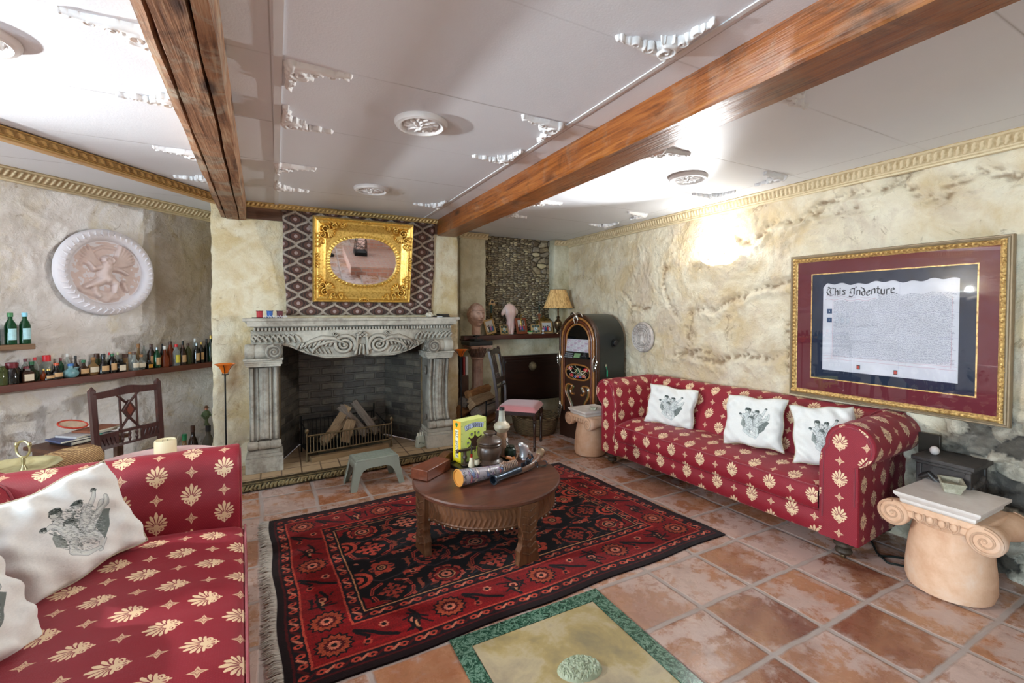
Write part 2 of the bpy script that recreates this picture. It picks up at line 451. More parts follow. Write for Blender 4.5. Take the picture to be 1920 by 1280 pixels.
# right wall ------------------------------------------------------
def f_right(u,z):
    h=rough_h(u,z,5,1.15)
    dirt=np.zeros_like(u);
    ledges=[([(1.55,2.12),(2.1,2.08),(2.45,2.0)],.05,.022),([(1.9,1.62),(2.35,1.56),(2.6,1.48),(2.75,1.40)],.05,.02),
            ([(2.75,1.42),(2.9,1.40),(2.95,1.05),(2.6,1.02)],.06,.02),([(3.15,1.0),(2.6,.98),(2.2,1.02),(2.02,1.12)],.06,.022),
            ([(1.4,2.2),(1.2,2.05),(1.1,2.18),(.8,2.05)],.07,.024),([(3.3,1.85),(3.25,1.5),(3.1,1.35)],.05,.012),
            ([(2.02,1.3),(2.05,1.0),(2.0,.8)],.05,.015),([(1.9,2.16),(1.62,2.22),(1.3,2.2)],.05,.02),([(3.9,1.6),(3.7,1.45),(3.5,1.42)],.04,.01)]
    for i,(p,r,a) in enumerate(ledges):
        m=stroke_mask(u,z,p,r,20+i,.09);rough=fbm(u*34,z*40,40+i,3)
        h=h-1.5*a*m*(.3+1.3*rough)
        h=h+a*1.3*stroke_mask(u,z+.05,p,r*1.2,20+i,.09)*rough
        dirt=np.maximum(dirt,smooth(.3,.95,m)*smooth(.45,.62,rough)*.8)
    # rubble low on the right
    k=smooth(1.52,1.05,u+.25*(fbm(u*4,z*4,60,3)-.5)*2)*smooth(.95,.62,z+.3*(fbm(u*4,z*4,61,3)-.5)*2)
    k2=smooth(1.1,.75,u+.3*(fbm(u*4,z*4,62,3)-.5)*2)*smooth(1.1,1.5,z)*smooth(2.1,1.8,z)*0
    k=np.clip(np.maximum(k,k2),0,1)
    d1,d2,idv=voro(u*9+1.2*fbm(u*7,z*7,71,3),z*13+1.2*fbm(u*7,z*7,72,3),3)
    sh=np.sqrt(np.clip((d2-d1)*1.4,0,1))*.055*(.4+1.1*idv)+.022*fbm(u*24,z*24,75,4)
    h=h*(1-k)+(sh-.01)*k
    gap=smooth(.12,.02,d2-d1)
    dirt=np.maximum(dirt*(1-k),gap*k)
    return np.stack([3.445-h,u,z],-1),dict(stone=k*.9,dirt=dirt,sid=idv)
wall_sheet('wall_right',np.concatenate([np.linspace(-3.2,.55,40)[:-1],np.linspace(.55,5.05,470)]),np.linspace(0,H,236),f_right,P_R)
# left wall (diagonal) ---------------------------------------------
def f_left(s,z):
    h=rough_h(s,z,105,.95)
    m=stroke_mask(s,z,[(-1.35,2.12),(-1.15,2.0),(-1.2,1.85)],.03,130,.05)+stroke_mask(s,z,[(-.55,2.1),(-.75,1.95)],.03,131,.05)
    h=h+.01*m
    patch=smooth(-.55,-.52,s)*smooth(.95,1.3,z)*1.1*(.35+.9*fbm(s*4,z*4,140,4))+smooth(-.15,.12,s+.1*fbm(s*5,z*5,141,3))*.6*smooth(1.0,1.4,z)
    x=-.555+s*.7071;y=5.155+s*.7071
    return np.stack([x+h*.7071-.018,y-h*.7071+.018,z],-1),dict(stone=s*0,dirt=s*0,sid=s*0,patch=np.clip(patch,0,1))
wall_sheet('wall_left',np.concatenate([np.linspace(-5.9,-1.8,60)[:-1],np.linspace(-1.8,.7,260)]),np.linspace(0,H,200),f_left,P_L)
# chimney breast ----------------------------------------------------
def pathfn(pts,seed,amp,mk=None):
    L=[0]
    for a,b in zip(pts[:-1],pts[1:]): L.append(L[-1]+math.hypot(b[0]-a[0],b[1]-a[1]))
    L=np.array(L);X=np.array([p[0] for p in pts]);Y=np.array([p[1] for p in pts])
    nx=[];ny=[]
    for i in range(len(pts)):
        a=pts[max(i-1,0)];b=pts[i];c=pts[min(i+1,len(pts)-1)]
        n=Vector((0,0))
        for p,q in ((a,b),(b,c)):
            d=Vector((q[0]-p[0],q[1]-p[1]))
            if d.length>0: d.normalize();n+=Vector((d.y,-d.x))
        n.normalize();nx.append(n.x);ny.append(n.y)
    NX=np.array(nx);NY=np.array(ny)
    def fn(u,z):
        x=np.interp(u,L,X);y=np.interp(u,L,Y)
        e=.02
        n1=np.interp(u,L,NX);n2=np.interp(u,L,NY)
        # flat normals away from the corners
        seg=np.clip(np.searchsorted(L,u.ravel(),side='right')-1,0,len(L)-2).reshape(u.shape)
        dx=(X[seg+1]-X[seg]);dy=(Y[seg+1]-Y[seg]);l=np.hypot(dx,dy)
        fx=dy/l;fy=-dx/l
        dist=np.min(np.abs(u[...,None]-L[None,None,:]),-1);w=smooth(0,e,dist)
        n1=n1*(1-w)+fx*w;n2=n2*(1-w)+fy*w
        h=rough_h(u,z,seed,amp)-.012*amp
        rd=smooth(.03,0,dist)*.008
        h=h-rd
        at=dict(stone=u*0,dirt=u*0,sid=u*0)
        if mk: at.update(mk(x,y,z,u))
        return np.stack([x+n1*h,y+n2*h,z],-1),at
    return fn,L
CH=[(-.5,5.6),(-.5,4.47),(1.67,4.47),(1.67,5.02)]
fn,Lc=pathfn(CH,205,.85,lambda x,y,z,u:dict(dirt=np.maximum(smooth(.6,.2,z)*smooth(.45,.7,fbm(u*3,z*3,9,4))*.8*(u*0+1),.8*stroke_mask(u,z,[(Lc[1]+.12,.78),(Lc[1]+.16,.95)],.13,3,.05)),
      patch=.6*smooth(.35,.1,np.abs(x+.28))*smooth(.52,.66,fbm(u*4,z*2.5,77,4))*(z<1.2)))
uu=np.unique(np.concatenate([np.linspace(Lc[0],Lc[1],40),np.linspace(Lc[1],Lc[2],230),np.linspace(Lc[2],Lc[3],30)]))
wall_sheet('wall_front',uu,np.linspace(0,H,220),fn,P_C,hole=lambda u,z:(u-Lc[1]-.5>.0)&(u-Lc[1]-.5<1.25)&(z<1.13))
# alcove wall ---------------------------------------------------------
BK=[(1.6,5.0),(1.89,5.0),(1.89,4.96),(2.215,4.96),(2.215,5.12),(3.2,5.12),(3.2,4.97),(3.46,4.97)]
fn,Lb=pathfn(BK,305,.6)
uu=np.unique(np.concatenate([np.linspace(a,b,max(4,int((b-a)/.012))) for a,b in zip(Lb[:-1],Lb[1:])]))
wall_sheet('wall_back',uu,np.linspace(1.08,H,110),fn,P_B)
fn,Lb2=pathfn([(1.6,5.0),(3.46,5.0)],306,.5,lambda x,y,z,u:dict(patch=.4*smooth(.5,.7,fbm(u*3,z*3,19,4))))
wall_sheet('wall_alcove_base',np.linspace(0,1.86,120),np.linspace(0,1.1,80),fn,P_B)
def f_stone(x,z):
    big=smooth(2.75,3.1,x)*smooth(1.75,1.95,z)
    fx=14*(1-.3*big);
    wx=.9*fbm(x*5,z*5,3,3);wz=.9*fbm(x*5+7,z*5,4,3)
    d1,d2,idv=voro(x*19+wx,z*40+wz,12);e1,e2,idb=voro(x*9+wx,z*14+wz,15)
    d=np.where(big>.5,e2-e1,d2-d1);i_=np.where(big>.5,idb,idv)
    h=np.sqrt(np.clip(d*1.3,0,1))*.024*(.5+i_)+.006*fbm(x*40,z*40,5,3)+.012*(i_-.5)
    return np.stack([x,5.10-h,z],-1),dict(sid=i_,stone=smooth(.05,.2,d),dirt=fbm(x*3,z*3,8,3))
def stone_mat():
    m,nt,b=newmat('varnished_pebble_stone');v=geopos(nt)
    sid=node(nt,'Attribute',attribute_name='sid').outputs['Fac'];st=node(nt,'Attribute',attribute_name='stone').outputs['Fac']
    f=M_(nt,'ADD',M_(nt,'MULTIPLY',sid,.65),M_(nt,'MULTIPLY',noise(nt,v,30,4),.35))
    c=ramp(nt,f,[(.2,lin((.40,.34,.26))),(.4,lin((.60,.53,.41))),(.6,lin((.50,.45,.39))),(.78,lin((.78,.71,.56)))])
    c=mix(nt,st,lin((.28,.23,.17)),c);nt.links.new(c,b.inputs['Base Color']);b.inputs['Roughness'].default_value=.22
    bump(nt,b,noise(nt,v,60,4),.3,.004);return m
STONE=stone_mat()
wall_sheet('wall_stone_recess',np.linspace(2.2,3.21,260),np.linspace(1.08,H,420),f_stone,STONE)
# firebox --------------------------------------------------------------
def brick_mat(name,c1,c2,mort,rough=.6,sc=1,spec=.5,var2=None):
    m,nt,b=newmat(name);uv=coord(nt,'UV')
    w=mix(nt,.02,uv,node(nt,'TexNoise',{'Vector':uv,'Scale':6.0}).outputs[1])
    t=node(nt,'TexBrick',{'Vector':w,'Scale':1.0,'Mortar Size':.012,'Mortar Smooth':.4,'Brick Width':.21,'Row Height':.075,'Color1':(*lin(c1),1),'Color2':(*lin(c2),1),'Mortar':(*lin(mort),1)})
    n=noise(nt,uv,14,6,.7);c=mix(nt,ramp(nt,n,[(.4,(0,0,0)),(.75,(.8,.8,.8))]),t.outputs[0],lin(var2 or c2))
    nt.links.new(c,b.inputs['Base Color']);b.inputs['Roughness'].default_value=rough;b.inputs['Specular IOR Level'].default_value=spec
    h=M_(nt,'SUBTRACT',M_(nt,'MULTIPLY',noise(nt,uv,30,5,.7),.7),t.outputs['Fac']);bump(nt,b,h,.8,.014);return m
BRK=brick_mat('sooty_brick',(.20,.18,.16),(.46,.42,.36),(.34,.31,.27),.30,var2=(.13,.12,.12),spec=.8)
m=MB()
def quad(p,nu=2,nv=2):
    a,b,c,d=[np.array(q,float) for q in p];U=np.linspace(0,1,nu)[:,None,None];V=np.linspace(0,1,nv)[None,:,None]
    m.sheet((a*(1-U)+b*U)*(1-V)+(d*(1-U)+c*U)*V,uvscale=(1,1))
quad([(.0,4.44,.08),(.16,4.9,.08),(.16,4.9,1.3),(.0,4.44,1.3)]);quad([(.16,4.9,.08),(1.0,4.9,.08),(1.0,4.9,1.3),(.16,4.9,1.3)])
quad([(1.0,4.9,.08),(1.26,4.44,.08),(1.26,4.44,1.3),(1.0,4.9,1.3)]);quad([(0,4.44,1.3),(1.26,4.44,1.3),(1.0,4.9,1.3),(.16,4.9,1.3)])
struct(m.build('wall_firebox',BRK,smooth=False))
# floor -----------------------------------------------------------------
def floor_mat():
    m,nt,b=newmat('terracotta_tiles');v=geopos(nt);s=node(nt,'SeparateXYZ',{0:v}).outputs
    wx=M_(nt,'MULTIPLY',M_(nt,'SUBTRACT',noise(nt,v,2.4,3),.5),.03);wy=M_(nt,'MULTIPLY',M_(nt,'SUBTRACT',noise(nt,v,2.9,3,.5,.3),.5),.03)
    u=M_(nt,'DIVIDE',M_(nt,'ADD',M_(nt,'ADD',s[0],M_(nt,'MULTIPLY',M_(nt,'SUBTRACT',s[1],3.5),.035)),M_(nt,'ADD',wx,.13+.363*20)),.363)
    w=M_(nt,'DIVIDE',M_(nt,'ADD',s[1],M_(nt,'ADD',wy,-1.10+.34*20)),.34)
    fu=M_(nt,'FLOOR',u);fw=M_(nt,'FLOOR',w)
    eu=M_(nt,'MINIMUM',M_(nt,'FRACT',u),M_(nt,'SUBTRACT',1.0,M_(nt,'FRACT',u)))
    ew=M_(nt,'MINIMUM',M_(nt,'FRACT',w),M_(nt,'SUBTRACT',1.0,M_(nt,'FRACT',w)))
    e=M_(nt,'ADD',M_(nt,'SMOOTH_MIN',eu,ew,.04),M_(nt,'MULTIPLY',M_(nt,'SUBTRACT',noise(nt,v,25,3),.5),.03))
    grout=ramp(nt,e,[(.022,(1,1,1)),(.045,(0,0,0))])
    cell=node(nt,'CombineXYZ',{0:fu,1:fw,2:0.0}).outputs[0]
    rn=node(nt,'TexWhiteNoise',{'Vector':cell},noise_dimensions='3D').outputs
    off=node(nt,'VectorMath',{0:v,1:rn[1]},operation='ADD').outputs[0]
    tone=ramp(nt,rn[0],[(0.0,lin((.66,.40,.26))),(.25,lin((.72,.49,.36))),(.45,lin((.50,.29,.22))),(.65,lin((.74,.55,.43))),(.85,lin((.60,.40,.31))),(1.0,lin((.70,.54,.47)))])
    n1=noise(nt,off,3.2,6,.65,.8);n2=noise(nt,off,9,9,.74,.25)
    col=mix(nt,ramp(nt,n1,[(.35,(0,0,0)),(.7,(.8,.8,.8))]),tone,lin((.78,.58,.44)))
    bloom=ramp(nt,M_(nt,'ADD',M_(nt,'MULTIPLY',n2,.55),M_(nt,'MULTIPLY',noise(nt,off,2.1,3),.5)),[(.50,(0,0,0)),(.57,(.8,.8,.8))])
    col=mix(nt,bloom,col,lin((.82,.72,.68)))
    col=mix(nt,ramp(nt,noise(nt,v,6,6,.7),[(.55,(0,0,0)),(.75,(.5,.5,.5))]),col,lin((.45,.30,.22)))
    gc=mix(nt,noise(nt,v,8,4),lin((.64,.55,.49)),lin((.78,.73,.71)))
    col=mix(nt,grout,col,gc);nt.links.new(col,b.inputs['Base Color'])
    r=ramp(nt,n2,[(.3,(.16,.16,.16)),(.7,(.42,.42,.42))]);r=mix(nt,grout,r,(.75,.75,.75));nt.links.new(r,b.inputs['Roughness'])
    b.inputs['Specular IOR Level'].default_value=.55
    h=M_(nt,'ADD',M_(nt,'MULTIPLY',M_(nt,'SUBTRACT',1.0,grout),.5),M_(nt,'ADD',M_(nt,'MULTIPLY',noise(nt,v,7,5,.6),.5),M_(nt,'MULTIPLY',noise(nt,off,1.6,2),.6)))
    bump(nt,b,h,.5,.012);return m
m=MB();m.add([(-5.2,-3.4,0),(3.6,-3.4,0),(3.6,5.8,0),(-5.2,5.8,0)],[(0,1,2,3)]);struct(m.build('floor',floor_mat(),smooth=False))
# ceiling -----------------------------------------------------------------
def ceil_mat():
    m,nt,b=newmat('painted_ceiling_panels');v=geopos(nt);s=node(nt,'SeparateXYZ',{0:v}).outputs
    def line(c,per,off,w,sub=None):
        f=M_(nt,'FRACT',M_(nt,'ADD',M_(nt,'DIVIDE',c,per),off));d=M_(nt,'MULTIPLY',M_(nt,'MINIMUM',f,M_(nt,'SUBTRACT',1.0,f)),per)
        return ramp(nt,d,[(w*.4,(1,1,1)),(w,(0,0,0))])
    l1=line(s[1],.655,-.57/.655+20,.0045)
    l2=None
    for x0 in (-.02,1.33,3.16,-1.6):
        d=M_(nt,'ABSOLUTE',M_(nt,'SUBTRACT',s[0],x0));l=ramp(nt,d,[(.0012,(1,1,1)),(.0035,(0,0,0))])
        l2=l if l2 is None else mix(nt,1.0,l2,l,'LIGHTEN')
    L_=mix(nt,1.0,mix(nt,M_(nt,'MULTIPLY',ramp(nt,noise(nt,v,1.3,2),[(.4,(.2,.2,.2)),(.6,(1,1,1))]),1.0),(0,0,0),l1),l2,'LIGHTEN')
    col=mix(nt,noise(nt,v,1.5,4),lin((.91,.92,.94)),lin((.95,.96,.98)))
    col=mix(nt,M_(nt,'MULTIPLY',L_,.55),col,lin((.45,.42,.40)))
    nt.links.new(col,b.inputs['Base Color']);b.inputs['Roughness'].default_value=.55
    h=M_(nt,'ADD',M_(nt,'MULTIPLY',noise(nt,v,120,3,.6),.25),M_(nt,'ADD',M_(nt,'MULTIPLY',noise(nt,v,5,2),.35),M_(nt,'MULTIPLY',L_,-.8)))
    bump(nt,b,h,.25,.008);return m
CEIL=ceil_mat()
m=MB();m.add([(-5.2,-3.4,H),(3.6,-3.4,H),(3.6,5.8,H),(-5.2,5.8,H)],[(3,2,1,0)]);struct(m.build('ceiling',CEIL,smooth=False))
BAT=plain('ceiling_white_paint',(.90,.90,.90),.55,var=.03)
m=MB();m.box((.012-.005,1.9,H-.004),(.03,5.1,.008));m.v=[(x-.022*(y-1.5)/2.9 ,y,z) for x,y,z in m.v];struct(m.build('trim_1',BAT,smooth=False))
m=MB();m.box((1.30,1.5,H-.002),(.018,5.9,.004));struct(m.build('trim_2',BAT,smooth=False))
# rear of the room (seen only in the mirror and in the glass) ---------------
m=MB();wx0,wx1,wz0,wz1=.9,2.7,.95,2.1
m.box(((-5.0+wx0)/2,-3.25,H/2),(wx0+5.0,.1,H));m.box(((wx1+3.5)/2,-3.25,H/2),(3.5-wx1,.1,H));m.box(((wx0+wx1)/2,-3.25,wz0/2),(wx1-wx0,.1,wz0));m.box(((wx0+wx1)/2,-3.25,(wz1+H)/2),(wx1-wx0,.1,H-wz1))
struct(m.build('wall_rear',P_W,smooth=False))
m=MB();vy0,vy1=-2.2,.1
m.box((-4.75,(-3.3+vy0)/2,H/2),(.1,vy0+3.3,H));m.box((-4.75,(vy1+1.1)/2,H/2),(.1,1.1-vy1,H));m.box((-4.75,(vy0+vy1)/2,.45),(.1,vy1-vy0,.9));m.box((-4.75,(vy0+vy1)/2,(2.1+H)/2),(.1,vy1-vy0,H-2.1))
struct(m.build('wall_west',P_W,smooth=False))
WF=plain('window_white_paint',(.9,.9,.88),.4,var=.03)
def window(name,c,w,h,axis):
    m=MB();t=.05
    def bx(u,z,du,dz): m.box((c[0]+(u if axis=='x' else 0),c[1]+(u if axis=='y' else 0),c[2]+z),((du,.07,dz) if axis=='x' else (.07,du,dz)))
    bx(-w/2+t/2,0,t,h);bx(w/2-t/2,0,t,h);bx(0,h/2-t/2,w,t);bx(0,-h/2+t/2,w,t);bx(0,0,t*.7,h);bx(0,h*.15,w,t*.5)
    return struct(m.build(name,WF,smooth=False))
window('window_1',((wx0+wx1)/2,-3.25,(wz0+wz1)/2),wx1-wx0,wz1-wz0,'x');window('window_2',(-4.75,(vy0+vy1)/2,1.5),vy1-vy0,1.2,'y')
# beams -----------------------------------------------------------------
def beam_mat(name,c1,c2,c3,grey=.5,rough=.4):
    m,nt,b=newmat(name);v=coord(nt)
    mp=node(nt,'Mapping',{'Vector':v,'Scale':(6,.5,6)}).outputs[0];f=noise(nt,mp,4,8,.65,1.2);g=noise(nt,node(nt,'Mapping',{'Vector':v,'Scale':(40,1.2,40)}).outputs[0],3,4,.6)
    c=ramp(nt,M_(nt,'ADD',M_(nt,'MULTIPLY',f,.7),M_(nt,'MULTIPLY',g,.3)),[(.36,lin(c1)),(.52,lin(c2)),(.66,lin(c3))])
    pt=ramp(nt,noise(nt,v,5.5,6,.7,.8),[(.5,(0,0,0)),(.62,(grey,grey,grey))]);c=mix(nt,pt,c,lin((.62,.56,.48)))
    dk=ramp(nt,noise(nt,v,3.3,5,.7,1.5),[(.55,(0,0,0)),(.7,(.7,.7,.7))]);c=mix(nt,dk,c,lin((.22,.13,.07)))
    vo=node(nt,'TexVoronoi',{'Vector':node(nt,'Mapping',{'Vector':v,'Scale':(5.5,1.8,5.5)}).outputs[0],'Scale':1.0}).outputs['Distance']
    c=mix(nt,ramp(nt,vo,[(.07,(.95,.95,.95)),(.17,(0,0,0))]),c,lin((.2,.09,.03)))
    nt.links.new(c,b.inputs['Base Color']);b.inputs['Roughness'].default_value=rough
    bump(nt,b,M_(nt,'ADD',g,f),.35,.006);return m
BL=beam_mat('weathered_beam_wood',(.36,.22,.13),(.60,.42,.29),(.74,.63,.50),.9,.65)
BR=beam_mat('orange_beam_wood',(.36,.18,.07),(.56,.31,.12),(.64,.40,.19),.2,.33)
BRb=None
def beam(name,label,mat,prof,y0,y1,x0,slope,amp,seed,rot=0):
    ys=np.linspace(y0,y1,150);P=[]
    prof=prof+[prof[0]]
    for i,yy in enumerate(ys):
        row=[]
        for k,(px,pz) in enumerate(prof):
            n=(fbm(np.array([yy*3.0]),np.array([k%(len(prof)-1)*3.1]),seed,4)[0]-.5)*2*amp*(0 if pz>H-.002 else 1)
            row.append((x0+slope*(yy-4.45)+px+n,yy,pz+n*.6))
        P.append(row)
    m=MB();m.sheet(P);return tag(m.build(name,mat,ang=30),label,'beam')
b0=2.178
beam('ceiling_beam','rough weathered timber ceiling beam ending above the fireplace corner, streaked grey and rust',BL,[(-.092,H),(-.092,b0+.012),(-.062,b0+.004),(-.056,b0+.02),(-.050,b0),(.036,b0),(.042,b0+.03),(.048,b0),(.088,b0+.006),(.092,H)],-3.2,4.455,-.335,-.0317,.007,3)
beam('ceiling_beam','smooth orange-brown timber ceiling beam with knots running toward the alcove',BR,[(-.10,H),(-.10,b0+.008),(-.094,b0),(.096,b0),(.102,b0+.008),(.102,H)],-3.2,4.455,1.545,-.003,.0025,9)
m=MB();m.box((.6,4.452,2.245),(1.68,.02,.10));struct(m.build('trim_3',wood('lintel_board',(.30,.19,.13),(.46,.32,.23),.6,0),smooth=False))
# crown mouldings -------------------------------------------------------
def crown_mat(name,hi,lo,metal=0,rough=.55):
    m,nt,b=newmat(name);v=geopos(nt);h=node(nt,'Attribute',attribute_name='rel').outputs['Fac']
    c=ramp(nt,M_(nt,'ADD',h,M_(nt,'MULTIPLY',M_(nt,'SUBTRACT',noise(nt,v,30,5,.7),.5),.7)),[(.2,lin(lo)),(.55,lin(hi))])
    nt.links.new(c,b.inputs['Base Color']);b.inputs['Roughness'].default_value=rough;b.inputs['Metallic'].default_value=metal
    bump(nt,b,noise(nt,v,50,4),.25,.003);return m
C1=crown_mat('aged_cream_gilt_moulding',(.87,.79,.64),(.66,.55,.38));C2=crown_mat('aged_gold_moulding',(.88,.74,.48),(.48,.34,.16),.25,.45)
def crown(name,p0,p1,zt,hh,dep,mat,rep=.045,side=1):
    p0=Vector(p0);p1=Vector(p1);L=(p1-p0).length;d=(p1-p0)/L;n=Vector((d.y,-d.x))*side
    nx=int(L/rep*9)+2;R=Relief(0,L,0,1,nx,26)
    ph=(R.X/rep)%1.0
    band=smooth(.30,.36,R.Y)*smooth(.80,.74,R.Y);yy=(R.Y-.55)/.22
    leaf=np.clip(1-np.abs(ph-.5-.22*yy)*3.2,0,1)**.6;leaf2=np.clip(1-np.hypot((ph-.5)*2.2,yy*1.0),0,1)
    orn=band*np.maximum(leaf*.8,leaf2)
    bead=smooth(.84,.87,R.Y)*smooth(.95,.92,R.Y);bot=smooth(.14,.10,R.Y)*smooth(0,.04,R.Y)+smooth(.2,.22,R.Y)*smooth(.29,.27,R.Y)*.7
    base=.25+.55*R.Y**1.2
    hx=dep*(.18+.8*R.Y**1.3)+.013*orn+.006*bead+.006*bot
    hx[:,0]=0
    rel=np.maximum(orn,np.maximum(bead*.8,bot))
    rel=np.maximum(rel,.35)
    P=np.stack([p0.x+d.x*R.X+n.x*hx,p0.y+d.y*R.X+n.y*hx,zt-hh+hh*R.Y],-1)
    m=MB();m.sheet(P,flip=(side<0));o=m.build(name,mat,ang=60);put_attr(o,rel=rel);return struct(o)
crown('trim_4',(3.425,5.05),(3.425,.3),H,.092,.07,C1,.032,side=-1 if False else 1)
crown('trim_5',(-2.8,2.91),(-.50,5.205),H,.09,.06,C1,.034)
crown('trim_6',(-.25,4.455),(1.44,4.455),H,.05,.035,C2,rep=.035)
crown('trim_7',(1.87,4.955),(2.235,4.955),H-.012,.065,.05,C1);crown('trim_8',(3.19,4.965),(3.44,4.965),H-.01,.065,.05,C1)
# boxed timber strip with carved gilt edge under the left ceiling
m=MB();a=Vector((-.44,4.36));d=Vector((-.80,-1.10)).normalized();b_=a+d*4.2;n=Vector((-d.y,d.x))
STR=plain('strip_timber',(.84,.68,.46),.55,var=.25,vs=6)
o_=[(a+n*-.03),(b_+n*-.03),(b_+n*.03),(a+n*.03)]
m.add([(p.x,p.y,z) for z in (H,2.275) for p in o_],[(0,1,2,3),(7,6,5,4),(0,4,5,1),(1,5,6,2),(2,6,7,3),(3,7,4,0)])
struct(m.build('trim_9',STR,smooth=False,bevel=.006))
n2=n if n.x>0 else -n
crown('trim_10',(a+n2*.03)[:],(b_+n2*.03)[:],H-.004,.055,.022,C2,rep=.05,side=(1 if (Vector(((b_-a).normalized().y,-(b_-a).normalized().x))).dot(n2)>0 else -1))
# ------------------------------------------------------------------ hearth and fireplace
HS=brick_mat('hearth_tiles',(.80,.68,.53),(.74,.60,.44),(.50,.42,.33),.5,var2=(.62,.50,.38))
def stone(name,c1,c2,c3,rough=.8,sc=1,cv=.75):
    m,nt,b=newmat(name);v=coord(nt);a=noise(nt,v,3.5*sc,6,.65,.6);g=noise(nt,v,22*sc,5,.7)
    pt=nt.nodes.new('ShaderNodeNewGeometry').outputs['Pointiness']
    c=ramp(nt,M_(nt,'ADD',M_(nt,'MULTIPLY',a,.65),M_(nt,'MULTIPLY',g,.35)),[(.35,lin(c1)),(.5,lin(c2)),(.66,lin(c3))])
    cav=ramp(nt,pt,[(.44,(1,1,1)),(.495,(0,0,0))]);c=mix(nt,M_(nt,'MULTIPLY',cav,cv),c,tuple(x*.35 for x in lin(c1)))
    nt.links.new(c,b.inputs['Base Color']);b.inputs['Roughness'].default_value=rough;bump(nt,b,g,.3,.004);return m
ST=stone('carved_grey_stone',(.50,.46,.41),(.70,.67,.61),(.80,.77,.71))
h=thing('hearth','raised tiled hearth slab in front of the firebox with a carved gilt edge','hearth',(0,0,0))
m=MB();m.add([(-.27,3.995,.078),(1.60,4.09,.078),(1.66,4.44,.078),(1.0,4.445,.078),(.16,4.445,.078),(-.49,4.44,.078),(-.29,4.1,.078)]+[(-.27,3.995,0),(1.60,4.09,0),(1.66,4.44,0),(1.0,4.445,0),(.16,4.445,0),(-.49,4.44,0),(-.29,4.1,0)],
   [(0,1,2,3,4,5,6)]+[(i,i+7,(i+1)%7+7,(i+1)%7) for i in range(7)],[(p[0],p[1]) for p in [(-.27,3.995),(1.60,4.09),(1.66,4.44),(1.0,4.445),(.16,4.445),(-.49,4.44),(-.29,4.1)]]*2)
HT=newmat('hearth_tile_paving');hm,nt,b=HT
uv=coord(nt,'UV');t=node(nt,'TexBrick',{'Vector':uv,'Scale':1.0,'Mortar Size':.006,'Brick Width':.15,'Row Height':.15,'Color1':(*lin((.80,.69,.55)),1),'Color2':(*lin((.74,.62,.47)),1),'Mortar':(*lin((.42,.33,.25)),1)},offset=0)
nt.links.new(mix(nt,ramp(nt,noise(nt,uv,9,5),[(.4,(0,0,0)),(.7,(.6,.6,.6))]),t.outputs[0],lin((.66,.55,.42))),b.inputs['Base Color']);b.inputs['Roughness'].default_value=.5
bump(nt,b,M_(nt,'SUBTRACT',noise(nt,uv,20,4),t.outputs['Fac']),.4,.006)
m.build('slab',hm,h,smooth=False)
m=MB();m.add([(0,4.445,.078),(1.26,4.445,.078),(1.0,4.9,.078),(.16,4.9,.078)],[(0,1,2,3)],[(0,4.445),(1.26,4.445),(1.0,4.9),(.16,4.9)]);struct(m.build('floor_firebox',hm,smooth=False))
# gilt carved edge of the hearth
d=Vector((1.87,.095)).normalized();nn=Vector((d.y,-d.x));R=Relief(0,1.87,0,.085,560,28)
q=fbm(R.X*38,R.Y*55,55,3);q2=np.abs(np.sin(R.X*2*PI/.055+np.sin(R.Y*60)*1.2))
R.H=.018*smooth(0,.012,R.Y)*smooth(.085,.07,R.Y)+.012*smooth(.35,.6,q*.7+q2*.35)*smooth(.012,.02,R.Y)*smooth(.062,.055,R.Y)+.006*smooth(.064,.068,R.Y)*smooth(.082,.078,R.Y)
o=relief_mesh(R,lambda x,y,hh:(-.27+d.x*x+nn.x*hh,3.993+d.y*x+nn.y*hh,y),name='gilt_edge',mat=crown_mat('antique_bronze_gilt',(.52,.45,.30),(.22,.18,.11),.35,.45),parent=h)
put_attr(o,rel=np.clip((R.H-.018)/.012,0,1)*.6+.2)
# mantel ----------------------------------------------------------------
fp=thing('fireplace_surround','large carved grey stone fireplace surround with scrolled lintel and columned jambs','fireplace',(.655,4.47,.078))
def rel(p): return (p[0]-.655,p[1]-4.47,p[2]-.078)
def shelf_prof(yf): # (y,z) profile of the mantel shelf, front to back
    return [(4.468,1.345),(yf,1.345),(yf,1.322),(yf+.012,1.318),(yf+.03,1.295),(yf+.045,1.288),(yf+.05,1.272),(yf+.075,1.268),(yf+.075,1.235),(4.468,1.235)]
m=MB()
def mould(x0,x1,prof,ym=4.468):
    """moulding with mitred returns at both ends"""
    yf=min(p[0] for p in prof);vs=[];n=len(prof)
    for sgn,x in ((1,x0),(-1,x1)):
        for y,z in prof:
            k=(y-yf)if y<ym-.001 else 0
            vs.append((x+sgn*k,y,z))
        for y,z in prof: pass
    fs=[(i,i+1,n+i+1,n+i) for i in range(n-1)]
    # end caps back to the wall
    for s_,o_ in ((1,0),(-1,n)):
        x=x0 if s_==1 else x1
        back=[(x+s_*((y-yf) if y<ym-.001 else 0),ym,z) for y,z in prof]
        k=len(vs);vs+=back
        for i in range(n-1): fs.append((o_+i,k+i,k+i+1,o_+i+1) if s_==1 else (o_+i+1,k+i+1,k+i,o_+i))
    fs.append((0,n,2*n+0+n,2*n))
    return vs,fs
vs,fs=mould(-.265,1.575,shelf_prof(4.155));m.add([rel(v) for v in vs],fs[:-1])
m.box(rel((.655,4.315,1.31)),(1.78,.30,.06));m.build('mantel_shelf',ST,fp,ang=25)
m=MB()
for i in range(62):
    x=-.185+i*(1.68/61);m.box(rel((x,4.215,1.252)),(.0165,.028,.026))
o=m.build('dentils',ST,fp,smooth=False,bevel=.003,bseg=1)
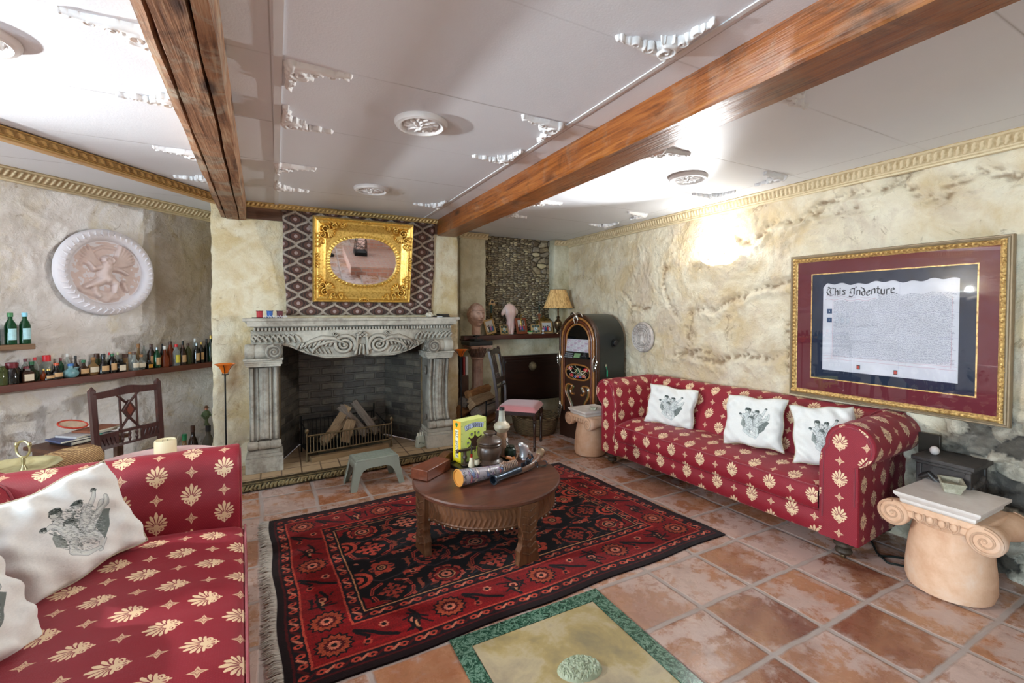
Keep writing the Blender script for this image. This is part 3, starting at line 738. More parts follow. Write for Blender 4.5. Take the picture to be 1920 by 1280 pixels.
# lintel relief
def zlow(x):
    t=abs(x-.655)
    z=1.0+0*t
    pts_x=[0,.05,.12,.3,.45,.55,.66,.9];pts_z=[1.012,.992,.982,.985,1.03,1.08,1.125,1.13]
    return np.interp(t,pts_x,pts_z)
R=Relief(-.215,1.525,0,1,620,150)
ZL=zlow(R.X);ZT=1.24;Zr=ZL+(ZT-ZL)*R.Y
R2=Relief(-.215,1.525,.96,1.24,620,150);
c=.655
for s_ in (1,-1):
    def sx(x): return c+s_*x
    def S(p): return [(sx(a),b) for a,b in p]
    # big volute
    P=[];RR=[]
    for i in range(64):
        t=i/63;r=.095*(1-t)+.008*t;a=(math.pi*1.15)-t*2*PI*2.4
        P.append((sx(.150+r*math.cos(a)),1.105+r*math.sin(a)*.95));RR.append(.019*(1-.55*t))
    R2.stroke(P,RR,.030);R2.dot(sx(.15),1.105,.016,.036)
    R2.stroke(S([(.055,1.02),(.045,1.07),(.045,1.14),(.03,1.2)]),.012,.03)
    R2.stroke(S([(.02,.99),(.018,1.06),(.01,1.10)]),.010,.026)
    # acanthus sweep from volute outward
    R2.stroke(S([(.15,1.12),(.24,1.165),(.33,1.17),(.42,1.14),(.48,1.10)]),[.006,.018,.024,.018,.006],.042)
    R2.stroke(S([(.20,1.135),(.28,1.135),(.36,1.11),(.40,1.07),(.41,1.04)]),[.006,.014,.018,.014,.004],.036)
    for k in range(9):
        t=k/8;x=.24+.27*t;z=1.155-.04*t*t
        R2.leaf(sx(x),z,(-.9 if s_==1 else PI+.9),.07-.02*t,.014,.030,bend=-.5*s_)
    for k in range(10):
        t=k/9;R2.leaf(sx(.26+.30*t),1.03+.03*t,(.9-.3*t if s_==1 else PI-.9+.3*t),.06,.007,.016,bend=.6*s_)
    for k in range(9):
        t=k/8;R2.leaf(sx(.50+.34*t),1.14+.01*t,(1.25-.3*t if s_==1 else PI-1.25+.3*t),.085,.011,.026,bend=-.7*s_)
        R2.leaf(sx(.55+.30*t),1.205,(-1.2 if s_==1 else PI+1.2),.05,.009,.02,bend=.5*s_)
    R2.stroke(S([(.11,.985),(.2,.99),(.33,1.0),(.47,1.05),(.58,1.105)]),.010,.022)
    R2.spiral(sx(.225),1.205,.022,1.3,.006,.02,0,s_)
for k in range(7):
    a=k*2*PI/6;R2.dot(c+(.028*math.cos(a) if k<6 else 0)*1.35,1.195+(.016*math.sin(a) if k<6 else 0),.014,.040)
from_y=R2
# sample R2 onto warped grid
ix=np.clip(((R.X-R2.x[0])/(R2.x[-1]-R2.x[0])*(len(R2.x)-1)),0,len(R2.x)-1).round().astype(int)
iz=np.clip(((Zr-R2.y[0])/(R2.y[-1]-R2.y[0])*(len(R2.y)-1)),0,len(R2.y)-1).round().astype(int)
hr=R2.H[ix,iz]
t=np.clip(np.abs(R.X-c)/.62,0,1)
belly=.07*(1-t**2.2)*np.sin(np.clip(R.Y,0,1)*PI*.5+.35)+.012*fbm(R.X*30,Zr*30,3,3)*.3
edge=smooth(0,.05,R.Y)
yy=4.265-belly*edge-hr*edge*(smooth(1,.97,R.Y))+ .0
yy=np.where(R.Y<.001,4.44,yy)
P=np.stack([R.X-.655,yy-4.47,Zr-.078],-1);m=MB();m.sheet(P,flip=False);
# side returns
for xi in (0,-1):
    col=P[xi];m.sheet(np.stack([col,np.stack([col[:,0],np.full(len(col),-.003),col[:,2]],-1)],0),flip=(xi==-1) is False)
m.build('carved_lintel',ST,fp,ang=70)
def jamb(x0,x1,side):
    xc=(x0+x1)/2;w=x1-x0
    j=MB();b=rel((xc,0,0))[0]
    # plinth and foot
    def bx(z0,z1,wx,yf,tp=1.0):
        j.box((b,(yf+4.468)/2-4.47,(z0+z1)/2-.078),(wx,4.468-yf,z1-z0),taper=tp)
    bx(.078,.20,w+.03,4.175);bx(.20,.225,w+.015,4.19)
    bx(.225,.26,w-.01,4.205)
    # shaft with scroll profile: extruded outline
    out=[(4.46,.26),(4.215,.26),(4.20,.30),(4.205,.34),(4.235,.37),(4.26,.45),(4.268,.60),(4.26,.75),(4.24,.86),(4.225,.94),(4.235,.965),(4.46,.965)]
    j.prism([(y-4.47,z-.078) for y,z in out],b-w/2+.015,b+w/2-.015,'x')
    # flutes / raised fillets on the front
    for dx,r in ((-.085,.012),(-.045,.010),(-.012,.026),(.012,.026),(.045,.010),(.085,.012)):
        j.tube([(b+dx*w/.24,y-4.478,z-.078) for y,z in out[3:10]],r,8)
    for z in (.955,.972):j.box((b,4.33-4.47,z-.078),(w+.01+.02*(z>.96),.27,.018))
    bx(.98,.998,w+.03,4.19);bx(.998,1.015,w+.045,4.18)
    jo=j.build('jamb',ST,fp,ang=35,bevel=.004)
    # foot roll with collar
    f=MB();f.lathe([(0,0),(.03,0),(.035,.01),(.035,w*.28),(.028,w*.32),(.036,w*.36),(.036,w*.64),(.028,w*.68),(.035,w*.72),(.035,w-.01),(.03,w),(0,w)],20,(b-w/2,4.205-4.47,.30-.078),Matrix.Rotation(PI/2,3,'Y'))
    f.build('foot_roll',ST,jo,ang=40)
    # big top scroll (roll along x) with spirals facing the opening
    s=MB();r=.062;L=w+.02;cy=4.235;cz=1.07
    s.lathe([(0,0),(r*.95,0),(r,.008),(r,L*.22),(r*.86,L*.27),(r*.98,L*.33),(r*.98,L*.60),(r*.84,L*.66),(r,L*.72),(r,L-.006),(r*.95,L),(0,L)],32,(b-L/2,cy-4.47,cz-.078),Matrix.Rotation(PI/2,3,'Y'))
    s.box((b,(4.24+4.46)/2-4.47,1.07-.078),(L-.01,.21,.105))
    e=1 if side<0 else -1
    for ex in (e,):
        P=[];
        for i in range(60):
            t=i/59;rr=.056*(1-t)+.006*t;a=PI/2+e*t*2*PI*2.2
            P.append((b+ex*(L/2+.002),cy-4.47+rr*math.cos(a)*-1,cz-.078+rr*math.sin(a)))
        s.tube(P,[.010*(1-.5*i/59) for i in range(60)],6)
        s.sphere((b+ex*(L/2),cy-4.47,cz-.078),(.010,.012,.012),10,6)
    fx_=b+e*(L/2-.058);fy_=cy-4.47-.062
    s.lathe([(0,.0),(.060,.0),(.066,-.008),(.066,-.05),(0,-.05)],32,(fx_,fy_-.012,cz-.078),Matrix.Rotation(PI/2,3,'X'))
    s.tube([(fx_+(.054*(1-i/59)+.006)*math.cos(PI/2-e*i/59*2*PI*2.2),fy_-.013,cz-.078+(.054*(1-i/59)+.006)*math.sin(PI/2-e*i/59*2*PI*2.2)) for i in range(60)],[.010*(1-.5*i/59) for i in range(60)],6);s.sphere((fx_,fy_-.016,cz-.078),(.011,.01,.011),10,6)
    s.build('scroll_capital',ST,fp,ang=40)
    return jo
jamb(-.245,.0,-1);jamb(1.265,1.505,1)
# side brackets visible on the inner/left side of each jamb
for z0,r in ((.82,.035),(.36,.024)):
    q=MB();q.tube([(1.262-.655,4.29-4.47+(r-r*.8*i/30)*math.cos(i/30*2*PI*1.4),z0-.078+(r-r*.8*i/30)*math.sin(i/30*2*PI*1.4)*1.5) for i in range(31)],.008,6);q.build('side_scroll',ST,fp)
# fire basket -------------------------------------------------------------
BRZ=plain('dull_brass',(.42,.35,.25),.45,.7,var=.3,vs=30);IRON=plain('black_iron',(.07,.07,.075),.55,.6,var=.3,vs=30)
A=Vector((.20,4.30));B=Vector((.96,4.42));fw=(B-A).length;ang=math.atan2(B.y-A.y,B.x-A.x)
g=thing('fire_basket','brass-railed fire basket with vertical bars standing inside the fireplace','fire grate',(A.x,A.y,.08),ang)
m=MB()
for x in (0,fw):
    m.lathe([(.012,0),(.010,.03),(.007,.06),(.007,.22),(.010,.23),(.006,.245),(.012,.25),(.018,.265),(.018,.278),(.010,.29),(0,.292)],12,(x,0,0))
for z in (.075,.225): m.tube([(0,0,z),(fw,0,z)],.008,8)
m.build('front_rail',BRZ,g)
m=MB()
for i in range(26):
    x=fw*(i+1)/27;m.tube([(x,0,.08),(x,0,.225)],.0045,6)
m.build('front_bars',BRZ,g)
m=MB();m.box((fw/2,.17,.07),(fw-.03,.30,.012));m.tube([(.02,.33,0),(.02,.33,.34)],.007,6);m.tube([(fw-.06,.33,0),(fw-.06,.33,.38)],.007,6)
m.tube([(.02,.33,.30),(fw-.06,.33,.30)],.006,6)
for i in range(18): m.tube([(.04+i*.038,.33,.07),(.04+i*.038,.33,.30)],.003,5)
for x in (.02,fw-.04):
    for k in range(3): m.tube([(x,.05+.09*k,.07),(x,.05+.09*k,.22)],.004,5)
    m.tube([(x,0,.22),(x,.33,.28)],.005,6)
m.build('iron_basket',IRON,g)
m=MB();m.box((fw/2-.01,-.02,.02),(fw-.07,.06,.045));m.build('ash_pan',plain('tan_metal',(.55,.44,.31),.5,.2),g,smooth=False,bevel=.004)
# logs
def bark(name,c1,c2):
    return wood(name,c1,c2,.85,2,10,bst=1.0,stretch=9,bd=.016)
LG=[bark('pale_split_wood',(.40,.29,.19),(.70,.57,.42)),bark('grey_bark',(.33,.28,.24),(.58,.50,.43)),bark('orange_split_wood',(.42,.25,.12),(.70,.47,.25))]
def log(name,label,p0,p1,r,kind,mat,group,seed,cat='log'):
    p0=Vector(p0);p1=Vector(p1);L=(p1-p0).length;q=(p1-p0).to_track_quat('Z','Y').to_euler()
    rnd=random.Random(seed);n=14
    if kind=='round': sec=[(r*(1+.1*rnd.uniform(-1,1))*math.cos(a),r*(1+.1*rnd.uniform(-1,1))*math.sin(a)) for a in [2*PI*k/n for k in range(n)]]
    else:
        a0=-.75;a1=.75;R_=r*1.7
        sec=[(-r*.7,0)]+[(-r*.7+R_*math.cos(a0+(a1-a0)*k/8)*(1+.06*rnd.uniform(-1,1)),R_*math.sin(a0+(a1-a0)*k/8)) for k in range(9)]
    m=MB();rows=[]
    for i in range(9):
        t=i/8;row=[]
        for k,(x,y) in enumerate(sec+[sec[0]]):
            kk=k%len(sec);w=1+.07*math.sin(kk*2.1+t*5+seed)+.05*math.sin(t*9+kk)
            row.append((x*w,y*w,L*t+(.012*math.sin(kk*2.7+seed) if i in(0,8) else 0)))
        rows.append(row)
    m.sheet(rows,flip=True);a=len(sec)
    o=len(m.v);ns=a+1
    m.f.append(list(range(0,a)));m.uv.append([(0,0)]*a)
    m.f.append([8*ns+k for k in range(a-1,-1,-1)]);m.uv.append([(0,0)]*a)
    ob=m.build(name,mat,None,ang=50,merge=True);ob.location=p0;ob.rotation_euler=q
    return tag(ob,label,cat,group)
def G(x,y,z):  # point in basket coordinates
    return (A.x+math.cos(ang)*x-math.sin(ang)*y,A.y+math.sin(ang)*x+math.cos(ang)*y,.08+z)
fl='logs in the fire basket'
log('firewood_log','pale wedge of split wood lying lowest at the left of the fire basket',G(.16,.10,.11),G(.40,.20,.26),.045,'split',LG[0],fl,1)
log('firewood_log','split log leaning left with its cut end up at the middle of the basket',G(.22,.16,.12),G(.43,.22,.38),.045,'split',LG[0],fl,2)
log('firewood_log','greyish bark log leaning from the centre top down to the right in the basket',G(.55,.08,.13),G(.36,.26,.40),.038,'round',LG[1],fl,3)
log('firewood_log','rightmost log in the basket, round with two pale bands, leaning up to the left',G(.66,.10,.13),G(.49,.27,.43),.038,'round',LG[1],fl,4)
log('firewood_log','short triangular split log standing at the front centre of the basket',G(.36,.07,.10),G(.44,.12,.29),.05,'split',LG[0],fl,5)
log('firewood_log','dark thin stick of wood lying behind the others at the right of the basket',G(.50,.27,.14),G(.70,.22,.25),.02,'round',LG[1],fl,6)
# scorched candle cluster on hearth right
cc=thing('candle_lantern','small pale carved candle block with three wick stumps on the hearth beside the right jamb','candle holder',(1.205,4.27,.08),.2)
m=MB();rows=[]
m.box((0,0,.055),(.09,.06,.11),taper=.78);m.build('body',plain('pale_wax_stone',(.74,.75,.68),.5,var=.15),cc,bevel=.006)
m=MB()
for x in(-.026,0,.026): m.lathe([(.009,0),(.008,.03),(.004,.035),(0,.035)],8,(x,0,.108))
m.build('wick_stumps',plain('wax_white',(.88,.86,.78),.4),cc)
m=MB()
for k in range(5):
    a=k*1.3;m.tube([(-.025+.012*k,-.0305,.04+.01*math.sin(a)),(-.022+.012*k,-.031,.05+.01*math.sin(a+1))],.002,5)
m.build('dark_marks',IRON,cc)
# wallpaper ----------------------------------------------------------------
def ogee():
    w,h_=1024,690;c=Canvas(w,h_,(.22,.15,.13));cw=w/6.6;ch=h_/10.2
    dk=(.16,.085,.065);br=(.36,.21,.17);tan=(.62,.55,.48)
    for j in range(-1,15):
        for i in range(-1,9):
            x=(i+.5*(j%2))*cw;y=j*ch*.82
            c.disc(x,y,cw*.30,ch*.52,br);c.disc(x,y,cw*.27,ch*.42,dk);c.disc(x,y,cw*.20,ch*.34,br)
            c.disc(x,y,cw*.075,cw*.075,(.66,.57,.54))
            for s_ in (1,-1):
                pass
    P_=ch*.82*2
    for k in range(-1,22):
        Q=[((k+.5)*cw*.5+(-1)**k*cw*.245*math.cos(2*PI*t/P_),t) for t in range(-10,h_+20,5)]
        c.line(Q,7.5,tan);c.line([(x+2.5,y) for x,y in Q],2.5,(.70,.65,.60))
    X,Y=np.meshgrid(np.arange(w),np.arange(h_));n=fbm(X/90.,Y/90.,5,5);f=fbm(X/9.,Y/9.,8,3)
    k=smooth(.60,.72,n*.7+f*.3)[...,None];c.a=c.a*(1-k)+np.array((.58,.51,.47))*k*.9+.05*k
    c.a*= (.88+.24*f)[...,None];return c.image('ogee_wallpaper')
m=MB();P=[]
XS=np.linspace(0,1,40);ZS=np.linspace(0,1,24)
for a in XS:
    row=[]
    for b in ZS:
        xl=.05-.028*b;xr=1.372+.042*b
        row.append((xl+(xr-xl)*a+.006*math.sin(b*9)*(1 if a<.5 else -1)*(abs(a-.5)*2)**8,4.4425,1.368+.925*b))
    P.append(row)
P=np.array(P);uv=np.stack(np.meshgrid(XS,ZS,indexing='ij'),-1)
m.sheet(P,uv=uv)
wp=m.build('wallpaper_panel',imgmat('aged_ogee_wallpaper',ogee(),.75,wear=.3),ang=60);s_=wp.modifiers.new('t','SOLIDIFY');s_.thickness=.012;s_.offset=1
tag(wp,'brown ogee-patterned panel with tan wavy lines and dots, behind the gilt mirror','wallpaper')
# mirror ---------------------------------------------------------------------
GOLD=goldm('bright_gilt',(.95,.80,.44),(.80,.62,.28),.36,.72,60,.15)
W_,Hh=.88,.76
mr=thing('gilt_mirror','ornate rectangular gold mirror with an oval glass hanging above the mantel','mirror',(.702,4.435,1.495),rot=(math.radians(12.0),0,0))
R=Relief(-W_/2,W_/2,0,Hh,300,260);X=R.X;Y=R.Y-Hh/2
A_,B_=.292,.212
q=(np.abs(X/A_)**2.3+np.abs(Y/B_)**2.3)**(1/2.3)
dO=(q-1)*.22;ed=np.minimum(W_/2-np.abs(X),Hh/2-np.abs(Y))
base=.030+.045*smooth(.12,.03,ed)-.03*smooth(.016,0,ed)+.012*smooth(.03,0,dO)
base+=.008*np.sin(np.clip(ed/.02,0,3)*PI)*smooth(.07,.02,ed)
R.H[:]=0
YY=0
for s1 in (1,-1):
    for s2 in (1,-1):
        def p(x,y): return (s1*(W_/2-x),Hh/2+s2*(Hh/2-y))
        for (x,y,r,tn,sg) in ((.10,.10,.035,1.6,1),(.17,.075,.025,1.4,-1),(.075,.16,.025,1.4,1),(.235,.07,.018,1.3,1),(.07,.215,.018,1.3,-1)):
            a,b=p(x,y);R.spiral(a,b,r,tn,.010,.030,sg*.8,sg*s1*s2)
        for k in range(9):
            a=k/8*PI*.5;x0,y0=p(.115,.115);an=math.atan2(s2*(-math.sin(a)-.2),s1*(-math.cos(a)-.2))
            R.leaf(x0,y0,an+.2,.075,.012,.034,bend=.8*(-1)**k)
        for k in range(7):
            x0,y0=p(.14+.022*k,.062);R.leaf(x0,y0,(PI/2)*s2+.5*(-1)**k,.03,.006,.022)
            x0,y0=p(.062,.14+.018*k);R.leaf(x0,y0,(0 if s1>0 else PI)+.5*(-1)**k,.03,.006,.022)
for k in range(5):
    for s2 in (0,Hh): 
        R.leaf(-.04+.02*k,abs(s2-.028),PI/2+(k-2)*.5,.03,.007,.016)
    for s1 in (1,-1): R.leaf(s1*(W_/2-.03),Hh/2-.04+.02*k,(k-2)*.5,.028,.007,.016)
orn=R.H*smooth(.0,.02,dO)
bd=.006*np.maximum(0,np.sin(np.arctan2(Y/B_,X/A_)*60))*smooth(.004,.01,dO)*smooth(.03,.022,dO)
R.H=base+orn+bd
R.H=np.where(dO<0,-1,R.H);R.H=np.where((dO>=0)&(dO<.003),.012,R.H)
thr=0
Hc=R.H.copy();Hm=np.maximum(R.H,.006)
Hm[0,:]=0;Hm[-1,:]=0;Hm[:,0]=0;Hm[:,-1]=0
P_=np.stack([R.X,-Hm,R.Y],-1);a,b=R.H.shape
ii,jj=np.meshgrid(np.arange(a-1),np.arange(b-1),indexing='ij');keep=(Hc[:-1,:-1]>0)|(Hc[1:,1:]>0)|(Hc[1:,:-1]>0)|(Hc[:-1,1:]>0)
ii=ii[keep];jj=jj[keep];m=MB();m.add(P_.reshape(-1,3).tolist(),np.stack([ii*b+jj,(ii+1)*b+jj,(ii+1)*b+jj+1,ii*b+jj+1],-1).tolist())
m.build('frame',GOLD,mr,ang=70)
m=MB();m.box((0,.004,Hh/2),(W_-.01,.006,Hh-.01));m.build('backing',plain('brown_board',(.3,.2,.12),.8),mr,smooth=False)
m=MB();n=64;out=[(A_*1.03*math.copysign(abs(math.cos(a))**(2/2.3),math.cos(a)),Hh/2+B_*1.03*math.copysign(abs(math.sin(a))**(2/2.3),math.sin(a))) for a in [2*PI*k/n for k in range(n)]]
m.prism(out,-.012,-.004,'y')
MIR=newmat('mirror_silver');MIR[2].inputs['Metallic'].default_value=1;MIR[2].inputs['Roughness'].default_value=.02;MIR[2].inputs['Base Color'].default_value=(.92,.93,.95,1)
m.build('glass',MIR[0],mr,smooth=False)
# things on the mantel -----------------------------------------------------------
def rod_coil(x,colr,label,y=4.30):
    c=thing('thread_spool',label,'spool',(x,y,1.345),group=None)
    m=MB();m.lathe([(.026,0),(.026,.004),(.022,.006),(.023,.05),(.022,.056),(.026,.058),(.026,.062),(0,.062)],20);m.build('spool_body',plain('spool_%s'%colr[0],colr[1],.5,var=.2,vs=60,bs=200,bst=.6),c)
    for z in (0,.058): m=MB();m.lathe([(.0275,z),(.0275,z+.0045),(0,z+.0046)],20);m.build('flange',plain('spoolf_%s'%colr[0],tuple(v*.7 for v in colr[1]),.4),c)
rod_coil(-.15,('red',(.72,.16,.18)),'red wound spool at the far end of the mantel, left of the blue one')
rod_coil(-.075,('blue',(.18,.38,.68)),'blue wound spool on the mantel between the red and maroon ones')
rod_coil(-.0,('maroon',(.40,.14,.17)),'maroon wound spool on the mantel, right of the blue one')
m=MB();
for k in range(9): m.tube([(-.12+.02*k,4.235,1.352),(-.115+.02*k,4.232,1.368),(-.105+.02*k,4.235,1.352)],.0035,6)
tag(m.build('bead_strand',plain('bead_white',(.82,.82,.82),.3)),'small strand of pale loops lying before the spools on the mantel','beads')
m=MB();m.box((-.12,4.262,1.349),(.17,.05,.008));tag(m.build('dark_tray',IRON,bevel=.002),'thin dark tray under the pale strand on the mantel','tray')
m=MB();R_=random.Random(4)
m.sphere((0,0,.02),(.038,.03,.022),14,10);m.v=[(x*(1+.2*math.sin(9*y*30)),y*(1+.2*math.sin(x*200)),max(0,z*(1+.25*math.sin(x*160+y*90)))) for x,y,z in m.v]
tag(m.build('white_shell',plain('shell_white',(.86,.82,.75),.6,bs=40),loc=(1.305,4.28,1.345)),'knobbly white shell lying at the right end of the mantel','shell')
m=MB();m.box((0,0,.008),(.17,.10,.016));m.box((.03,0,.024),(.10,.09,.014));tag(m.build('dark_box_file',plain('dark_lid',(.16,.14,.13),.4),bevel=.003,loc=(1.43,4.33,1.345),rot=(0,0,.15)),'flat dark case lying on the mantel beside the white shell','case')
m=MB();m.box((0,0,.004),(.05,.025,.008));tag(m.build('white_lighter',plain('wh_plastic',(.85,.85,.85),.4),bevel=.002,loc=(1.39,4.22,1.345)),'tiny white stick lying in front of the flat dark case','lighter')
# step stool -----------------------------------------------------------------------
GR=plain('pale_green_grey_plastic',(.60,.63,.58),.45,var=.08,vs=20,bs=90,bst=.15)
st=thing('step_stool','pale grey-green plastic step stool standing in front of the hearth','stool',(.672,3.765,0),.10)
m=MB();m.box((0,0,.222),(.34,.20,.018));m.build('step_top',GR,st,bevel=.008,bseg=3)
def leg_panel(x,sg,yy):
    pass
sk=MB()
for yy in (-1,1):
    # arched side panel: outline in (x,z), thin
    o_=[]
    top=.225
    out=[(-.165,top),(.165,top),(.185,.12),(.212,0),(.168,0),(.135,.11),(.11,.145),(.07,.16),(-.07,.16),(-.11,.145),(-.135,.11),(-.168,0),(-.212,0),(-.185,.12)]
    vs=[];n=len(out)
    for d_ in (0,.008):
        for x,z in out: vs.append((x,yy*(.098+(top-z)*.18-d_),z))
    f=[(i,(i+1)%n,n+(i+1)%n,n+i) for i in range(n)]
    sk.add(vs,[tuple(range(n))[::-1] if yy>0 else tuple(range(n)),tuple(range(n,2*n)) if yy>0 else tuple(range(n,2*n))[::-1]]+[q if yy>0 else q[::-1] for q in f])
sk.build('side_skirt',GR,st,smooth=False)
for sx_ in (-1,1):
    lg=MB()
    for yy in (-1,1):
        P=[]
        for z in np.linspace(.215,0,8):
            t=(.225-z);x=sx_*(.168+t*.2);P.append([(x,yy*(.098+t*.18),z),(x,yy*(.058+t*.15-.02*0),z)])
        lg.sheet(P,flip=(sx_*yy>0))
    lg.add([(sx_*.168,-.1,.22),(sx_*.168,.1,.22),(sx_*.178,.108,.165),(sx_*.178,-.108,.165)],[(0,1,2,3)])
    lo=lg.build('leg',GR,st);q=lo.modifiers.new('t','SOLIDIFY');q.thickness=.007
m=MB();
for i in range(6): m.box((0,-.075+.03*i,.2325),(.29,.012,.003))
m.build('tread_ribs',GR,st,smooth=False)
# ------------------------------------------------------------------ damask upholstery
def damask():
    w,h=420,360;c=Canvas(w,h,(.54,.06,.13))
    X,Y=np.meshgrid(np.arange(w),np.arange(h));c.a*=(.94+.12*((X//3+Y//3)%2))[...,None]*np.ones((1,1,3))
    for i in range(0,w,14):
        for j in range(0,h,12):
            c.disc(i+7*((j//12)%2)+3,j+4,1.3,1.3,(.72,.36,.33),.8)
    cr=(.92,.80,.63);cr2=(.86,.71,.56)
    def palm(x,y,s):
        # fan up (canvas y grows down): y - up
        k=9
        for i in range(k):
            a=math.radians(-88+176*i/(k-1));L=s*(.60-.21*abs(a));bx,by=x+.04*s*math.sin(a),y+.10*s
            P=[(bx+math.sin(a*(.45+.45*t))*L*t,by-math.cos(a*(.6+.4*t))*L*t) for t in [q/7 for q in range(8)]]
            c.line(P,[s*(.03+.062*math.sin(PI*min(1,.12+.84*q/7))) for q in range(8)],cr)
        for i in range(k-1):
            a=math.radians(-88+176*(i+.5)/(k-1));L=s*(.5-.16*abs(a));P=[(x+.04*s*math.sin(a)+math.sin(a*(.45+.45*t))*L*t,y+.10*s-math.cos(a*(.6+.4*t))*L*t) for t in (.3,.7,1)]
            c.line(P,s*.016,(.52,.12,.17))
        for sg in (1,-1):
            P=[(x+sg*(.04+.0*t)*s,y+.12*s) for t in (0,)]
            for q in range(22):
                t=q/21;r=.125*s*(1-.75*t);an=-PI*.5+t*2*PI*1.25
                P.append((x+sg*(.17*s+r*math.sin(an)*.9-.02*s),y+.22*s-r*math.cos(an)*.9+.0*s))
            c.line(P[1:],s*.028,cr)
            c.line([(x,y+.12*s),(x+sg*.08*s,y+.26*s),(x+sg*.10*s,y+.34*s)],s*.022,cr)
        c.line([(x,y+.1*s),(x,y+.40*s)],[s*.05,s*.03],cr)
        c.disc(x,y+.42*s,s*.035,s*.06,cr);c.disc(x-s*.06,y+.38*s,s*.04,s*.025,cr);c.disc(x+s*.06,y+.38*s,s*.04,s*.025,cr)
    def dia(x,y,s):
        P=[]
        for q in range(4):
            a=q*PI/2;P.append((x+s*math.cos(a),y+s*1.15*math.sin(a)));P.append((x+s*.42*math.cos(a+PI/4),y+s*.42*1.15*math.sin(a+PI/4)))
        c.poly(P,cr2);c.poly([(x+(a-x)*.62,y+(b-y)*.62) for a,b in P],(.68,.42,.34));c.poly([(x+(a-x)*.4,y+(b-y)*.4) for a,b in P],cr2)
    S_=176
    for dx in (-w,0,w):
        for dy in (-h,0,h):
            palm(w*.25+dx,h*.25+dy,S_);palm(w*.75+dx,h*.75+dy,S_)
            dia(w*.75+dx,h*.25+dy,42);dia(w*.25+dx,h*.75+dy,42)
    return c.image('palmette_damask')
m,nt,b=newmat('crimson_palmette_fabric');t=node(nt,'TexImage',{'Vector':coord(nt,'UV')});t.image=damask()
c=mix(nt,M_(nt,'MULTIPLY',noise(nt,coord(nt),5,3),.25),t.outputs[0],mix(nt,.4,t.outputs[0],(.30,.02,.05)))
nt.links.new(c,b.inputs['Base Color']);b.inputs['Roughness'].default_value=.52;b.inputs['Sheen Weight'].default_value=.10;b.inputs['Sheen Roughness'].default_value=.35
b.inputs['Sheen Tint'].default_value=(1,.75,.8,1);b.inputs['Specular IOR Level'].default_value=.45
wv=node(nt,'TexWave',{'Vector':coord(nt,'UV'),'Scale':90.0}).outputs[1]
bump(nt,b,M_(nt,'ADD',M_(nt,'MULTIPLY',wv,.2),noise(nt,coord(nt),14,3)),.25,.006)
FAB=m;PIPE=plain('crimson_piping',(.55,.10,.16),.6,var=.15,vs=60,sheen=.4)
TW,TH=.235*2/2*1.0,.20
US,VS=1/(.25),1/(.205)      # one image tile holds two rows/columns of motifs
